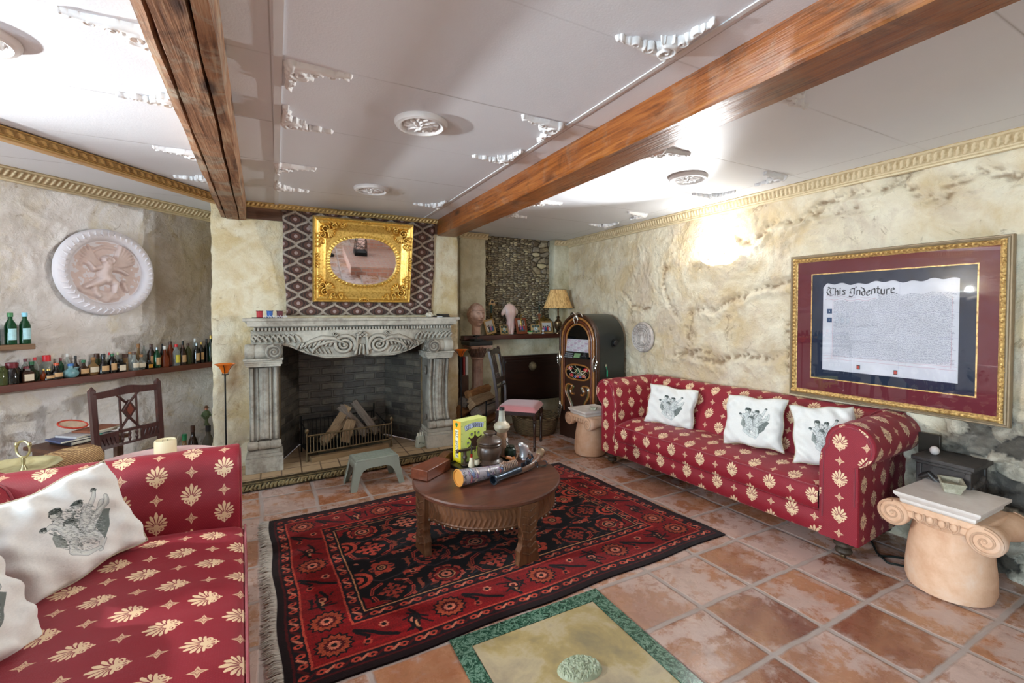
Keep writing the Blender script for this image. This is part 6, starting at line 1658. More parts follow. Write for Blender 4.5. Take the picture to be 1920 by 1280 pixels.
# local: -y front, x lateral ; seat .40 wide
def turned(x,y,z0,z1,par,name='leg'):
    m=MB();h=z1-z0;m.lathe([(.008,z0),(.013,z0+.04*h),(.010,z0+.10*h),(.017,z0+.12*h),(.012,z0+.15*h),(.013,z0+.5*h),(.017,z0+.72*h),(.012,z0+.75*h),(.020,z0+.79*h),(.013,z0+.83*h),(.021,z0+.86*h),(.021,z1),(0,z1)],16,(x,y,0));return m.build(name,CHW,par)
turned(-.165,-.165,0,.36,ch);turned(.165,-.165,0,.36,ch)
for s_ in (-1,1):
    m=MB();P=[(s_*.15,.24,.0),(s_*.152,.215,.15),(s_*.155,.195,.36),(s_*.158,.20,.55),(s_*.160,.235,.78),(s_*.162,.275,.965)]
    rows=[];
    for (x,y,z) in P: rows.append([(x-.013,y-.012,z),(x+.013,y-.012,z),(x+.013,y+.012,z),(x-.013,y+.012,z),(x-.013,y-.012,z)])
    m.sheet(rows,flip=True);m.sphere((s_*.162,.277,.975),(.014,.014,.018),10,6);m.build('back_post',CHW,ch,ang=30)
m=MB();m.box((0,.01,.365),(.36,.36,.045));m.build('seat_rail',CHW,ch,bevel=.004)
m=MB();n=20;P=[]
for i in range(n+1):
    row=[]
    for j in range(n+1):
        u=-1+2*i/n;v=-1+2*j/n;k=max(0,(1-u**6)*(1-v**6))**.35
        wv_=.21-.03*(v+1)/2;row.append((u*wv_,.005+v*.19,.385+.055*k))
    P.append(row)
m.sheet(P);m.add([(-.21,-.185,.385),(.21,-.185,.385),(.18,.195,.385),(-.18,.195,.385)],[(3,2,1,0)]);m.build('padded_seat',PNK,ch,ang=70)
m=MB();m.tube([(-.205,-.18,.388),(.205,-.18,.388),(.177,.192,.388),(-.177,.192,.388),(-.205,-.18,.388)],.0055,6);m.build('seat_braid',PNK,ch)
def rail(z,y,h,name,arc=0):
    m=MB();P=[]
    for i in range(13):
        t=-1+i/6;zz=z+arc*(1-t*t);P.append([(t*.15,y-.008,zz-h/2),(t*.15,y-.008,zz+h/2+.3*arc*math.cos(t*9)),(t*.15,y+.008,zz+h/2+.3*arc*math.cos(t*9)),(t*.15,y+.008,zz-h/2),(t*.15,y-.008,zz-h/2)])
    m.sheet(P);return m.build(name,CHW,ch,ang=30)
rail(.935,.268,.05,'crest_rail',.018);rail(.66,.215,.055,'cross_rail');rail(.60,.206,.018,'lower_rail')
m=MB()
for x in (-.05,0,.05): m.lathe([(.006,.0),(.011,.03),(.005,.045),(.010,.07),(.005,.26)],10,(x,.235,.68),Matrix.Rotation(-.20,3,'X'))
m.build('spindles',CHW,ch)
# ionic pedestals ------------------------------------------------------------------------
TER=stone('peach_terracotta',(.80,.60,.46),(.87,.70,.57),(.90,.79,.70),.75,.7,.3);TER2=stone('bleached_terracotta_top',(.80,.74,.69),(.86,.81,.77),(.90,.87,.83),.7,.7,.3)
def pedestal(loc,rz,label,topz=.50,s=1.0):
    p=thing('ionic_pedestal',label,'pedestal table',loc,rz);W=.155;Dp=.165
    m=MB();m.lathe([(0,0),(.145,0),(.165,.012),(.176,.05),(.174,.12),(.164,.22),(.150,.30),(.140,.335),(.147,.345),(.147,.36),(0,.36)],48,sx=.97,sy=1.0);m.build('shaft',TER,p,ang=40)
    m=MB();m.box((0,0,.375),(.27,.33,.035));m.box((0,0,.408),(.35,.33,.036));m.build('capital_block',TER,p,bevel=.01,bseg=3)
    # volutes: rolls running along y at both x ends
    for s_ in (-1,1):
        m=MB();r=.066;cx=s_*.172;cz=.362
        m.lathe([(0,-.172),(r*.9,-.172),(r,-.165),(r,-.13),(r*.72,-.05),(r*.62,0),(r*.72,.05),(r,.13),(r,.165),(r*.9,.172),(0,.172)],32,(cx,0,cz),Matrix.Rotation(-PI/2,3,'X'))
        for e in (-1,1):
            P=[]
            for i in range(50):
                t=i/49;rr=.060*(1-t)+.004;a=PI/2-s_*t*2*PI*2.3;P.append((cx+rr*math.cos(a),e*.174,cz+rr*math.sin(a)))
            m.tube(P,[.007*(1-.5*i/49) for i in range(50)],6);m.sphere((cx,e*.174,cz),(.008,.006,.008),8,6)
        m.build('volute',TER,p,ang=50)
    for e in (-1,1):
        m=MB()
        for k in range(4):
            x=-.066+.044*k;m.sphere((x,e*.164,.378),(.015,.012,.020),10,8);m.tube([(x-.02,e*.168,.40),(x-.018,e*.170,.372),(x,e*.171,.352),(x+.018,e*.170,.372),(x+.02,e*.168,.40)],.0035,6)
        m.build('egg_band',TER,p)
    m=MB();P=[(.135,.160,.426),(.142,.168,.436),(.142,.168,.448),(.160,.186,.468),(.163,.189,.474),(.163,.189,.484)]
    rows=[[(sx*w,sy*d,z) for w,d,z in P] for sx,sy in ((-1,-1),(1,-1),(1,1),(-1,1),(-1,-1))];m.sheet(rows);a,b_=P[-1][0],P[-1][1]
    m.add([(-a,-b_,.484),(a,-b_,.484),(a,b_,.484),(-a,b_,.484)],[(0,1,2,3)]);m.build('top_slab',TER2,p,ang=30);p.scale=(s,s,topz/.484);return p
def troughbowl(loc,rz,lab,k=1.0):
    m=MB();o=[(-.055,-.032),(.055,-.038),(.060,.035),(-.05,.04)]
    def ring(s_,z,j=0): return [(x*s_+.004*math.sin(i*5+j),y*s_+.003*math.cos(i*7+j),z) for i,(x,y) in enumerate(o)]
    R_=[ring(.72,0),ring(.9,.022,1),ring(1.08,.042,2),ring(.86,.043,3),ring(.74,.024,1)]
    m.sheet([[r[i%4] for r in R_] for i in range(5)]);m.add(R_[0],[(3,2,1,0)]);m.add(R_[4],[(0,1,2,3)])
    q=m.build('stone_dish',stone('lichen_stone',(.52,.50,.42),(.66,.63,.54),(.78,.75,.68),.9,6),loc=loc,rot=(0,0,rz),bevel=.003);q.scale=(k,k,k);return tag(q,lab,'dish')
pedestal((2.985,.965,0),-PI/2,'near peach terracotta pedestal with ionic scrolls and bleached top, beside the near sofa arm',.48)
pedestal((2.705,3.545,0),-PI/2,'far peach terracotta ionic pedestal between the jukebox and the far sofa arm',.45,.88)
troughbowl((3.05,.985,.4815),.5,'rough square grey-green stone dish on the near terracotta pedestal',1.25)
troughbowl((2.68,3.465,.4515),-.9,'small rough stone dish on the far terracotta pedestal beside the sofa arm',.62)
# dark carved plinth by the rubble wall
dp=thing('carved_plinth','dark carved wooden plinth stand against the exposed rubble behind the near pedestal','plinth',(3.255,1.055,0))
DKW=stone('black_brown_carved_wood',(.10,.085,.08),(.20,.17,.155),(.30,.27,.25),.45,2)
m=MB();m.box((0,0,.59),(.25,.26,.022));m.box((0,0,.57),(.22,.23,.02));m.build('top',DKW,dp,bevel=.004)
R=Relief(-.10,.10,.30,.555,60,76);rnd=random.Random(3)
for k in range(16): R.leaf(rnd.uniform(-.08,.08),rnd.uniform(.32,.52),rnd.uniform(0,6.2),.07,.015,.022,bend=rnd.uniform(-1,1))
q=relief_mesh(R,lambda x,y,h:(-.095-h,x*1.0,y),name='carved_side',mat=DKW,parent=dp);
q=relief_mesh(R,lambda x,y,h:(x,-.10-h,y),name='carved_front',mat=DKW,parent=dp)
for x,y in ((-.095,-.10),(.095,-.10),(-.095,.10),(.095,.10)):
    m=MB();m.box((x,y,.28),(.024,.024,.56));m.build('corner_post',DKW,dp,bevel=.003)
m=MB();m.box((0,0,.31),(.20,.21,.5));m.box((0,0,.03),(.23,.24,.06));m.build('core',DKW,dp)
m=MB();m.sphere((0,0,.022),(.032,.022,.024),12,8);tag(m.build('white_stone',plain('pale_pink_stone',(.88,.82,.78),.5),loc=(3.24,1.12,.602),rot=(0,.3,.4)),'small whitish stone lying on the dark carved plinth','stone')
m=MB();m.box((0,0,0),(.02,.10,.12));tag(m.build('metal_wall_box',plain('dark_metal_box',(.20,.17,.13),.4,.3),loc=(3.375,1.19,.625),bevel=.003),'small dark metal box on the wall between sofa arm and carved plinth','box')
m=MB();m.tube([(3.02,1.28,.008),(3.08,1.24,.008),(3.16,1.15,.008),(3.12,1.12,.008),(3.02,1.16,.008),(2.98,1.22,.008),(3.05,1.30,.008),(3.2,1.4,.008),(3.3,1.6,.008)],.006,6);tag(m.build('floor_cable',plain('dark_cable',(.10,.13,.12),.4)),'dark cable looping on the tiles under the near end of the sofa','cable')
# ------------------------------------------------------------------ sconces
LG_=newmat('lit_opal_glass');LG_[2].inputs['Base Color'].default_value=(.92,.9,.85,1);LG_[2].inputs['Roughness'].default_value=.35;LG_[2].inputs['Emission Color'].default_value=(1,.93,.80,1);LG_[2].inputs['Emission Strength'].default_value=1.1
BU=newmat('bulb');BU[2].inputs['Emission Color'].default_value=(1,.93,.8,1);BU[2].inputs['Emission Strength'].default_value=12
def sconce(loc,rz,lab):
    s=thing('wall_sconce',lab,'wall lamp',loc,rz)   # wall behind local +y
    m=MB();P=[]
    for i in range(25):
        a=PI+PI*i/24;row=[]
        for k in range(10):
            t=k/9;r=math.sin(t*PI/2)**.8;z=-.075*(1-t)**.0*(math.cos(t*PI/2))**1.1;row.append((.165*r*math.cos(a),.135*r*math.sin(a),z))
        P.append(row)
    m.sheet(P,flip=True);q=m.build('glass_bowl',LG_[0],s,ang=60);k=q.modifiers.new('t','SOLIDIFY');k.thickness=.005
    m=MB();m.box((0,-.006,-.02),(.10,.012,.10));m.tube([(0,-.01,-.03),(0,-.05,-.045),(0,-.05,-.01)],.008,8);m.build('wall_plate',WF,s,smooth=False)
    m=MB();m.sphere((0,-.055,.018),(.018,.018,.028),12,8);m.build('bulb',BU[0],s)
    m=MB();m.sphere((0,-.137,-.035),(.006,.005,.006),10,6);m.build('finial',BRS,s)
    return s
sconce((3.405,2.65,1.885),-PI/2,'glowing white half-bowl sconce on the right plaster wall above the sofa')
sconce((-2.725+.02,2.985-.03,1.70),PI/4,'glowing white half-bowl sconce on the left wall, seen only reflected in the document glass')
# ------------------------------------------------------------------ framed document
fx=3.368;Yc=(1.997+.862)/2;Zc=(1.80+.795)/2;FWd=(1.997-.862);FH=1.008
fd=thing('framed_document','large gilt-framed old parchment document with burgundy and navy mats on the right wall','framed document',(fx,Yc,Zc),-PI/2)
# local: x along wall (to the viewer's right), -y toward the room
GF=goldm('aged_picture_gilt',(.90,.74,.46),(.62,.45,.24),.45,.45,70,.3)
def frame_ring(w,h,prof,mat,name,rep=None,par=fd):
    """prof: list of (inset from the outer edge, depth)"""
    m=MB();P=[]
    for sx,sz in ((-1,-1),(1,-1),(1,1),(-1,1),(-1,-1)): P.append([(sx*(w/2-i),-d,sz*(h/2-i)) for i,d in prof])
    m.sheet(P,flip=True);return m.build(name,mat,par,ang=25)
frame_ring(FWd,FH,[(0,-.012),(0,.012),(.004,.018),(.010,.018),(.013,.024),(.019,.026),(.022,.022),(.024,.024)],plain('grey_brown_gilt',(.55,.47,.36),.5,.3,var=.2,vs=30),'outer_moulding')
def orn_side(L,place,name):
    R=Relief(0,L,0,.026,int(L/.0018),18);n=fbm(R.X*90,R.Y*120,5,3);ph=(R.X/.026)%1
    h=np.sin(R.Y/.026*PI)*.010+.006*np.clip(1-np.hypot((ph-.5)*2.4,(R.Y-.013)/.010),0,1)+.005*np.clip(n-.4,0,1)
    R.H=h;relief_mesh(R,place,name=name,mat=GF,parent=fd)
i0=.022;a_=FWd/2;b_=FH/2
orn_side(FWd-2*i0,lambda x,y,h:(-a_+i0+x,-.020-h,b_-i0-y),'carved_border')
orn_side(FWd-2*i0,lambda x,y,h:(-a_+i0+x,-.020-h,-b_+i0+y),'carved_border')
orn_side(FH-2*i0,lambda x,y,h:(-a_+i0+y,-.020-h,-b_+i0+x),'carved_border')
orn_side(FH-2*i0,lambda x,y,h:(a_-i0-y,-.020-h,-b_+i0+x),'carved_border')
frame_ring(FWd-.092,FH-.092,[(0,.02),(.0,.012),(.005,.010),(.006,.004)],GF,'inner_lip')
BUR=plain('burgundy_mat',(.42,.10,.15),.8,var=.05);NAV=plain('navy_mat',(.10,.15,.24),.8,var=.08)
m=MB();m.box((0,.006,0),(FWd-.02,.012,FH-.02));m.build('backing_board',plain('mat_board',(.3,.25,.2),.9),fd,smooth=False)
m=MB();frame_ring(FWd-.08,FH-.08,[(0,.006),(.068+.05,.006)],BUR,'burgundy_mat')
# opening of burgundy mat: from the photo
ow,oh=.862,.735
frame_ring(FWd-.08,FH-.08,[(0,.0055),(.0,.0065)],BUR,'mat_edge')
bpy.data.objects.remove(fd.children[-2] if False else [c for c in fd.children if c.name.startswith('burgundy_mat')][0])
def mat_rect(w0,h0,w1,h1,y,mat,name):
    m=MB();P=[[(sx*w0/2,y,sz*h0/2),(sx*w1/2,y,sz*h1/2)] for sx,sz in ((-1,-1),(1,-1),(1,1),(-1,1),(-1,-1))];m.sheet(P,flip=True);q=m.build(name,mat,fd,smooth=False);return q
mat_rect(FWd-.04,FH-.06,ow,oh,-.0065,BUR,'burgundy_mat');mat_rect(ow,oh,ow-.014,oh-.014,-.0072,GF,'gilt_fillet');mat_rect(ow-.014,oh-.014,.3,.3,-.0045,NAV,'navy_mat')
for c_ in fd.children:
    if c_.name.startswith(('burgundy_mat','gilt_fillet','navy_mat')): c_.data.transform(Matrix.Translation((.006,0,0)))
def parchment():
    W,Hh=1400,1120;c=Canvas(W,Hh,(.82,.80,.81));X,Y=np.meshgrid(np.arange(W),np.arange(Hh));c.a*=(.94+.1*fbm(X/160.,Y/130.,3,4))[...,None]
    ink=(.17,.17,.19)
    # heading lettering
    def T(x,y,s,G,w=.105,col=ink):
        for P in G: c.nib([(x+a*s,y+b*s) for a,b in P],w*s,.016*s+.6,col,-.75)
    G={'T':[[(.9,.05),(.75,.0),(.45,.1),(.25,0),(.1,.12)],[(.45,.1),(.15,.3),(.05,.6),(.2,.92),(.5,1.0),(.85,.85)],[(.55,.12),(.42,.5),(.55,.82)]],
       'h':[[(.1,.05),(.1,.95)],[(.1,.5),(.35,.38),(.42,.55),(.42,.98)]],'i':[[(.12,.4),(.12,.95)],[(.12,.2),(.15,.24)]],
       's':[[(.42,.42),(.2,.4),(.12,.52),(.38,.72),(.36,.9),(.08,.95)]],
       'I':[[(.85,.0),(.6,.08),(.35,.0),(.15,.15)],[(.62,.08),(.58,.5),(.6,.8),(.35,1.05),(.05,.95)],[(.2,.3),(.12,.5),(.3,.6)]],
       'n':[[(.1,.4),(.1,.95)],[(.1,.5),(.32,.38),(.42,.5),(.42,.95)]],'d':[[(.02,.05),(.3,.12),(.44,.45),(.42,.85),(.25,.97),(.1,.85),(.1,.55),(.28,.42),(.42,.5)]],
       'e':[[(.1,.68),(.42,.52),(.3,.38),(.1,.5),(.1,.85),(.25,.96),(.42,.88)]],'t':[[(.2,.15),(.18,.9),(.38,.95)],[(.05,.4),(.36,.4)]],
       'u':[[(.1,.4),(.1,.9),(.3,.95),(.42,.85)],[(.42,.4),(.42,.95)]],'r':[[(.12,.4),(.12,.95)],[(.12,.5),(.34,.38),(.40,.46)]],'.':[[(.12,.93),(.14,.95)]]}
    s=104;x=40;y=46
    for ch in 'This': 
        T(x,y,s,G[ch]);x+=s*{'T':.95,'i':.30}.get(ch,.55)
    x+=28
    for ch in 'Indenture.':
        T(x,y,s,G[ch]);x+=s*{'I':.80,'i':.3,'t':.42,'r':.46}.get(ch,.53)
    c.line([(40,160),(560,176)],1.2,(.55,.35,.4));c.line([(28,200),(615,206)],1.3,(.70,.40,.42))
    rnd=random.Random(9)
    # lines of tiny handwriting
    for k in range(64):
        y=150+k*12.4
        if y>955: break
        x0=640 if y<215 else 132
        x=x0
        while x<1335:
            L=rnd.uniform(14,46);P=[];q=0
            while q<L: P.append((x+q,y+rnd.uniform(-2.6,2.6)+(rnd.random()<.12)*-4));q+=2.6
            if len(P)>1: c.line(P,.95,(.30,.30,.35),.9)
            x+=L+rnd.uniform(3,7)
    for y in (372,640,905): c.line([(0,y),(W,y+rnd.uniform(-6,6))],2.2,(.68,.65,.70),.7);c.line([(0,y+4),(W,y+4)],1.5,(.88,.86,.88),.6)
    for x in (385,860): c.line([(x,0),(x,Hh)],2,(.70,.67,.72),.6)
    for x in (122,1340): c.line([(x,212),(x,965)],1.1,(.72,.45,.47))
    c.line([(10,968),(1390,985)],1.2,(.72,.45,.47));c.line([(10,930),(1390,948)],.9,(.72,.45,.47))
    return c
pc=parchment();PW,PH=.705,.60
# wavy top edge sheet
m=MB();P=[];UV=[];na=60
for i in range(na+1):
    u=i/na;top=PH/2-.012+.010*math.sin(u*16)*0.5+.006*math.sin(u*47)
    if u<.03: top-=.02*(1-u/.03)
    P.append([(-PW/2+PW*u+.008,-.0085,-PH/2+(top+PH/2)*v) for v in (0,.25,.5,.75,1)]);UV.append([(u,v) for v in (0,.25,.5,.75,1)])
m.sheet(P,uv=np.array(UV));m.build('parchment_sheet',imgmat('inked_parchment',pc.image('parchment_writing'),.8,spec=.2),fd,smooth=False)
m=MB()
for z in (.105,.045): m.box((-PW/2+.050,-.0095,z),(.030,.002,.032))
m.build('blue_stamps',plain('stamp_blue',(.10,.25,.40),.7),fd,smooth=False)
m=MB()
for z in (.105,.045): m.box((-PW/2+.050,-.0108,z),(.004,.001,.006))
m.build('stamp_marks',plain('stamp_white',(.9,.9,.9),.7),fd,smooth=False)
m=MB();
for x,z in ((-.125,-.262),(.075,-.272)): m.box((x,-.0095,z),(.019,.002,.028))
m.build('seal_patches',plain('seal_black',(.10,.08,.08),.7),fd,smooth=False)
m=MB()
for x,z in ((-.125,-.262),(.075,-.272)): m.box((x,-.0110,z),(.014,.002,.018))
m.build('wax_seals',plain('wax_red',(.72,.15,.08),.35),fd,smooth=False)
gm,nt,b=newmat('picture_glass');gl=node(nt,'BsdfGlossy',{'Roughness':.01,'Color':(1,1,1,1)});tr=node(nt,'BsdfTransparent',{'Color':(.98,.98,.98,1)})
fr=node(nt,'Fresnel',{'IOR':1.52});mx=node(nt,'MixShader',{0:M_(nt,'MULTIPLY',fr.outputs[0],1.9,clamp=True),1:tr.outputs[0],2:gl.outputs[0]});nt.links.new(mx.outputs[0],nt.nodes['Material Output'].inputs[0])
m=MB();m.add([(-FWd/2+.046,-.0125,-FH/2+.046),(FWd/2-.046,-.0125,-FH/2+.046),(FWd/2-.046,-.0125,FH/2-.046),(-FWd/2+.046,-.0125,FH/2-.046)],[(0,1,2,3)]);m.build('glass_pane',gm,fd,smooth=False)
# ------------------------------------------------------------------ oval wall plaque
SIL=stone('silvery_plaster',(.56,.50,.46),(.74,.69,.65),(.84,.80,.77),.5,2)
R=Relief(-.17,.17,-.17,.17,150,150);rr=np.hypot(R.X/.155,R.Y/.158);th=np.arctan2(R.Y,R.X)
R.H=.014*smooth(1.02,.97,rr)+.012*np.exp(-((rr-.92)/.04)**2)+.010*np.exp(-((rr-.66)/.04)**2)+.012*np.exp(-((rr-.52)/.03)**2)+(.006*(1+np.cos(th*22)))*np.exp(-((rr-.79)/.06)**2)
R.dot(0,.035,.028,.040);R.stroke([(0,.01),(0,-.05)],[.026,.04],.034);R.leaf(0,-.03,-.6,.07,.014,.034);R.leaf(0,-.03,PI+.6,.07,.014,.034)
for k in range(6): R.dot(.05*math.cos(k),.01+.05*math.sin(k),.008,.03)
R.H=np.where(rr>1.03,0,R.H)
q=relief_mesh(R,lambda x,y,h:(x,-h,y),thr=.001,name='oval_plaque',mat=SIL,loc=(3.402,3.56,1.13),rot=(0,0,-PI/2));tag(q,'silvery oval relief plaque on the right wall beside the jukebox','plaque')
# ------------------------------------------------------------------ round cherub relief on the left wall
WHP=plain('lilac_white_plaster',(.86,.83,.84),.7,var=.05,vs=10,bs=40,bst=.2);INP=stone('pinkish_terracotta_relief',(.78,.68,.64),(.83,.74,.71),(.85,.78,.76),.8,.8,.35)
s0=-.905;cx=-.555+s0*.7071;cy=5.155+s0*.7071
td=thing('relief_tondo','large round white plaster relief of a winged child on the left wall','wall relief',(cx+.012,cy-.012,1.70),PI/4)
RR=.327
m=MB();seg=96
m.lathe([(RR,0),(RR,.03),(RR-.012,.045),(RR-.035,.058),(RR-.06,.056),(RR-.075,.044),(RR-.083,.030),(RR-.088,.016)],seg,M=Matrix.Rotation(PI/2,3,'X'));m.build('outer_ring',WHP,td,ang=50)
m=MB()
for k in range(44):
    a=2*PI*k/44;c_,s_=math.cos(a),math.sin(a);c2,s2=math.cos(a+.05),math.sin(a+.05)
    m.tube([((RR-.012)*c_,-.044,(RR-.012)*s_),((RR-.04)*c2,-.062,(RR-.04)*s2),((RR-.06)*c_,-.055,(RR-.06)*s_)],[.004,.009,.004],6)
m.build('egg_border',WHP,td)
r_=RR-.086;R=Relief(-r_,r_,-r_,r_,190,190);q=np.hypot(R.X,R.Y)/r_
k=.62
def S(P): return [(x*k,y*k) for x,y in P]
h0=.05
R.dot(.0*k,.13*k,.055*k,.055);R.stroke(S([(-.01,.07),(-.04,-.02),(-.01,-.08)]),[.06*k,.075*k,.06*k],.060)
R.stroke(S([(-.02,-.07),(-.12,-.14),(-.24,-.19)]),[.055*k,.042*k,.022*k],.050);R.stroke(S([(.0,-.07),(.08,-.13),(.06,-.24)]),[.055*k,.042*k,.024*k],.052)
R.stroke(S([(-.06,.06),(-.15,.03),(-.20,.10)]),[.034*k,.026*k,.018*k],.045);R.stroke(S([(.05,.05),(.14,.03),(.21,-.01)]),[.034*k,.026*k,.018*k],.045)
for i in range(7): R.leaf(.05*k,.08*k,.10+.17*i,.16+.012*i,.016,.022+.002*i,bend=.35)
for i in range(6): R.leaf(-.07*k,.08*k,PI-.0-.18*i,.13+.010*i,.014,.020,bend=-.4)
R.stroke(S([(-.28,.08),(-.20,.22),(-.05,.31),(.12,.30),(.20,.22)]),.010,.016);R.stroke(S([(-.28,-.22),(-.1,-.27),(.1,-.30)]),[.02,.03,.02],.018);R.stroke(S([(-.10,-.28),(-.02,-.33),(.05,-.27)]),.045*k,.022)
R.dot(-.14*k,-.20*k,.045*k,.045);R.stroke(S([(-.14,-.24),(-.10,-.29)]),.035*k,.04);R.dot(.17*k,-.13*k,.035*k,.04);R.stroke(S([(.17,-.16),(.20,-.21)]),.03*k,.035)
for i in range(9): R.dot(k*.05*math.cos(i*.7),k*(.15+.035*math.sin(i*.7)),.014,.060)
for _ in range(5):
    A=R.H;A=(np.roll(A,1,0)+np.roll(A,-1,0)+2*A)/4;R.H=(np.roll(A,1,1)+np.roll(A,-1,1)+2*A)/4
R.H=R.H+.005*fbm(R.X*30,R.Y*30,3,3);R.H=R.H*smooth(1,.93,q)
q_=np.where(q<1,R.H+.0005,-1);R.H=q_
relief_mesh(R,lambda x,y,h:(x,-(.014+np.maximum(h,0)*.75),y),thr=0,name='relief_panel',mat=INP,parent=td)
# ------------------------------------------------------------------ ceiling ornaments
PLW=plain('ornament_white_plaster',(.92,.91,.90),.6,var=.04)
def corner_relief():
    R=Relief(-.02,.25,-.02,.25,110,110)
    R.stroke([(.02,.03),(.10,.022),(.18,.026),(.235,.018)],[.020,.018,.013,.010],[.030,.026,.022,.016]);R.stroke([(.03,.02),(.022,.09),(.026,.16),(.018,.22)],[.020,.018,.013,.009],[.030,.026,.022,.016])
    R.spiral(.055,.055,.040,1.5,.014,.034,.8,1);R.spiral(.115,.038,.022,1.3,.009,.028,0,-1);R.spiral(.038,.115,.022,1.3,.009,.028,1.5,1);R.spiral(.17,.030,.016,1.2,.008,.024,0,1);R.spiral(.030,.168,.015,1.2,.008,.022,1.5,-1)
    for k in range(7):
        a=.1+k*.23;R.leaf(.05,.05,a,.055+.02*math.cos(4*(a-.8)),.010,.026,bend=.5*(-1)**k)
    for t in (.06,.10,.14,.18,.215): R.leaf(t,.022,.5,.026,.007,.022);R.leaf(.022,t,1.1,.026,.007,.022)
    R.dot(.238,.018,.011,.018);R.dot(.018,.222,.010,.018);R.dot(.03,.03,.020,.036)
    return R
CRR=corner_relief()
base_c=relief_mesh(CRR,lambda x,y,h:(x,y,-h*1.0),thr=.0015,name='ceiling_ornament',mat=PLW)
base_c.location=(0,0,-50)
OC=[(.012,1.87,1,1,'between the beams, left row, nearest corner scroll above the fireplace side of the seam'),]
corners=[ # x,y,sx,sy,label
(.020,1.88,1,1,'white plaster corner scroll, largest one just right of the weathered beam'),
(.010,2.54,1,-1,'white corner scroll right of the weathered beam, second from the camera'),
(-.025,3.20,1,1,'white corner scroll right of the weathered beam, third from the camera'),
(-.035,3.86,1,-1,'white corner scroll right of the weathered beam, nearest the chimney'),
(1.275,1.23,-1,-1,'large white corner scroll on the batten left of the orange beam, nearest the camera'),
(1.285,1.88,-1,1,'white corner scroll on the batten left of the orange beam, second from the camera'),
(1.285,2.54,-1,-1,'white corner scroll on the batten left of the orange beam, third from the camera'),
(1.285,3.88,-1,-1,'white corner scroll left of the orange beam, nearest the chimney'),
(-.36,1.88,-1,1,'large white ornament left of the weathered beam, half behind it, nearest the camera'),
(-.37,2.53,-1,-1,'white ornament left of the weathered beam, second from the camera'),
(-.385,3.20,-1,1,'white ornament left of the weathered beam, third from the camera'),
(-.395,3.86,-1,-1,'small white ornament left of the weathered beam, nearest the chimney'),
(1.90,1.24,1,-1,'white corner ornament just right of the orange beam, nearest the camera'),
(1.93,1.88,1,1,'white ornament peeping from behind the orange beam, left of the right ceiling rose'),
(3.17,2.54,-1,-1,'long white corner scroll near the right crown moulding, below the right ceiling rose'),
(3.15,1.89,-1,1,'white corner ornament near the right crown moulding, right of the right ceiling rose'),
(1.93,3.24,1,1,'white ornament right of the orange beam, third from the camera'),
(1.94,3.92,1,-1,'tiny white ornament right of the orange beam, beside the alcove end'),
(3.20,3.92,-1,-1,'tiny white corner scroll near the crown moulding, closest to the alcove'),
(3.17,3.24,-1,1,'tiny white corner ornament near the crown moulding, above the wall plaque')]
flip_cache={}
def mirrored(src,sx,sy):
    key=(sx,sy)
    if key in flip_cache: return flip_cache[key]
    me=src.data.copy();co=np.empty(len(me.vertices)*3,np.float32);me.vertices.foreach_get('co',co);co=co.reshape(-1,3)*np.array([sx,sy,1]);me.vertices.foreach_set('co',co.ravel().astype(np.float32))
    if sx*sy<0: me.flip_normals()
    me.update();flip_cache[key]=me;return me
for x,y,sx,sy,lab in corners:
    o=base_c.copy();o.data=mirrored(base_c,sx,sy);COL.objects.link(o);o.location=(x,y,H+.0005);tag(o,lab,'ceiling ornament','plaster corner scrolls on the ceiling')
bpy.data.objects.remove(base_c)
def rose(x,y,lab,first=[None]):
    if first[0] is None:
        r=thing('ceiling_rose',lab,'ceiling rose',(x,y,H),group='round plaster roses on the ceiling')
        m=MB();m.lathe([(.130,0),(.130,-.010),(.122,-.022),(.108,-.026),(.098,-.020),(.092,-.008),(.09,0)],64);m.build('rim',PLW,r)
        R=Relief(-.095,.095,-.095,.095,130,130);q=np.hypot(R.X,R.Y)
        for ring,n,L in ((.052,12,.045),(.028,9,.036),(.010,6,.03)):
            for k in range(n):
                a=2*PI*k/n+ring*30;R.leaf(ring*.8*math.cos(a),ring*.8*math.sin(a),a,L,.013,.016+.5*(.06-ring)*.4,bend=.8)
        R.dot(0,0,.016,.032);R.H=np.where(q<.094,R.H+.003,-1)
        relief_mesh(R,lambda x_,y_,h:(x_,y_,-np.maximum(h,0)),thr=0,name='leaf_boss',mat=PLW,parent=r);first[0]=r;return r
    return dup(first[0],(x,y,H),label=lab)
rose(.635,2.205,'round leafy plaster ceiling rose, largest of those between the two beams');rose(.633,3.55,'round plaster ceiling rose between the beams above the gilt mirror, the smaller of two')
rose(2.545,2.235,'round plaster ceiling rose on the right, between orange beam and crown moulding');rose(-.925,2.20,'round plaster ceiling rose cut by the frame at the upper left')
# ------------------------------------------------------------------ left wall shelves and bottles
def onwall(s,off): return (-.555+s*.7071+off*.7071,5.155+s*.7071-off*.7071)
RSH=wood('reddish_shelf',(.30,.13,.08),(.46,.22,.15),.35,0,5,coat=.2);PSH=wood('tan_shelf',(.40,.28,.18),(.60,.45,.31),.55,0,5)
def shelf(s0,s1,z1,th,dep,mat,lab,name='wall_shelf'):
    cx,cy=onwall((s0+s1)/2,dep/2-.005);m=MB();m.box((0,0,0),(s1-s0,dep,th));return tag(m.build(name,mat,loc=(cx,cy,z1-th/2),rot=(0,0,PI/4),bevel=.003),lab,'shelf')
SHZ=.932
shelf(-1.95,.10,SHZ,.048,.125,RSH,'long reddish wooden shelf on the left wall carrying the row of small bottles')
shelf(-1.95,-1.375,1.187,.036,.125,PSH,'short tan wooden shelf on the left wall holding the green bottles')
DK=(.10,.07,.05)
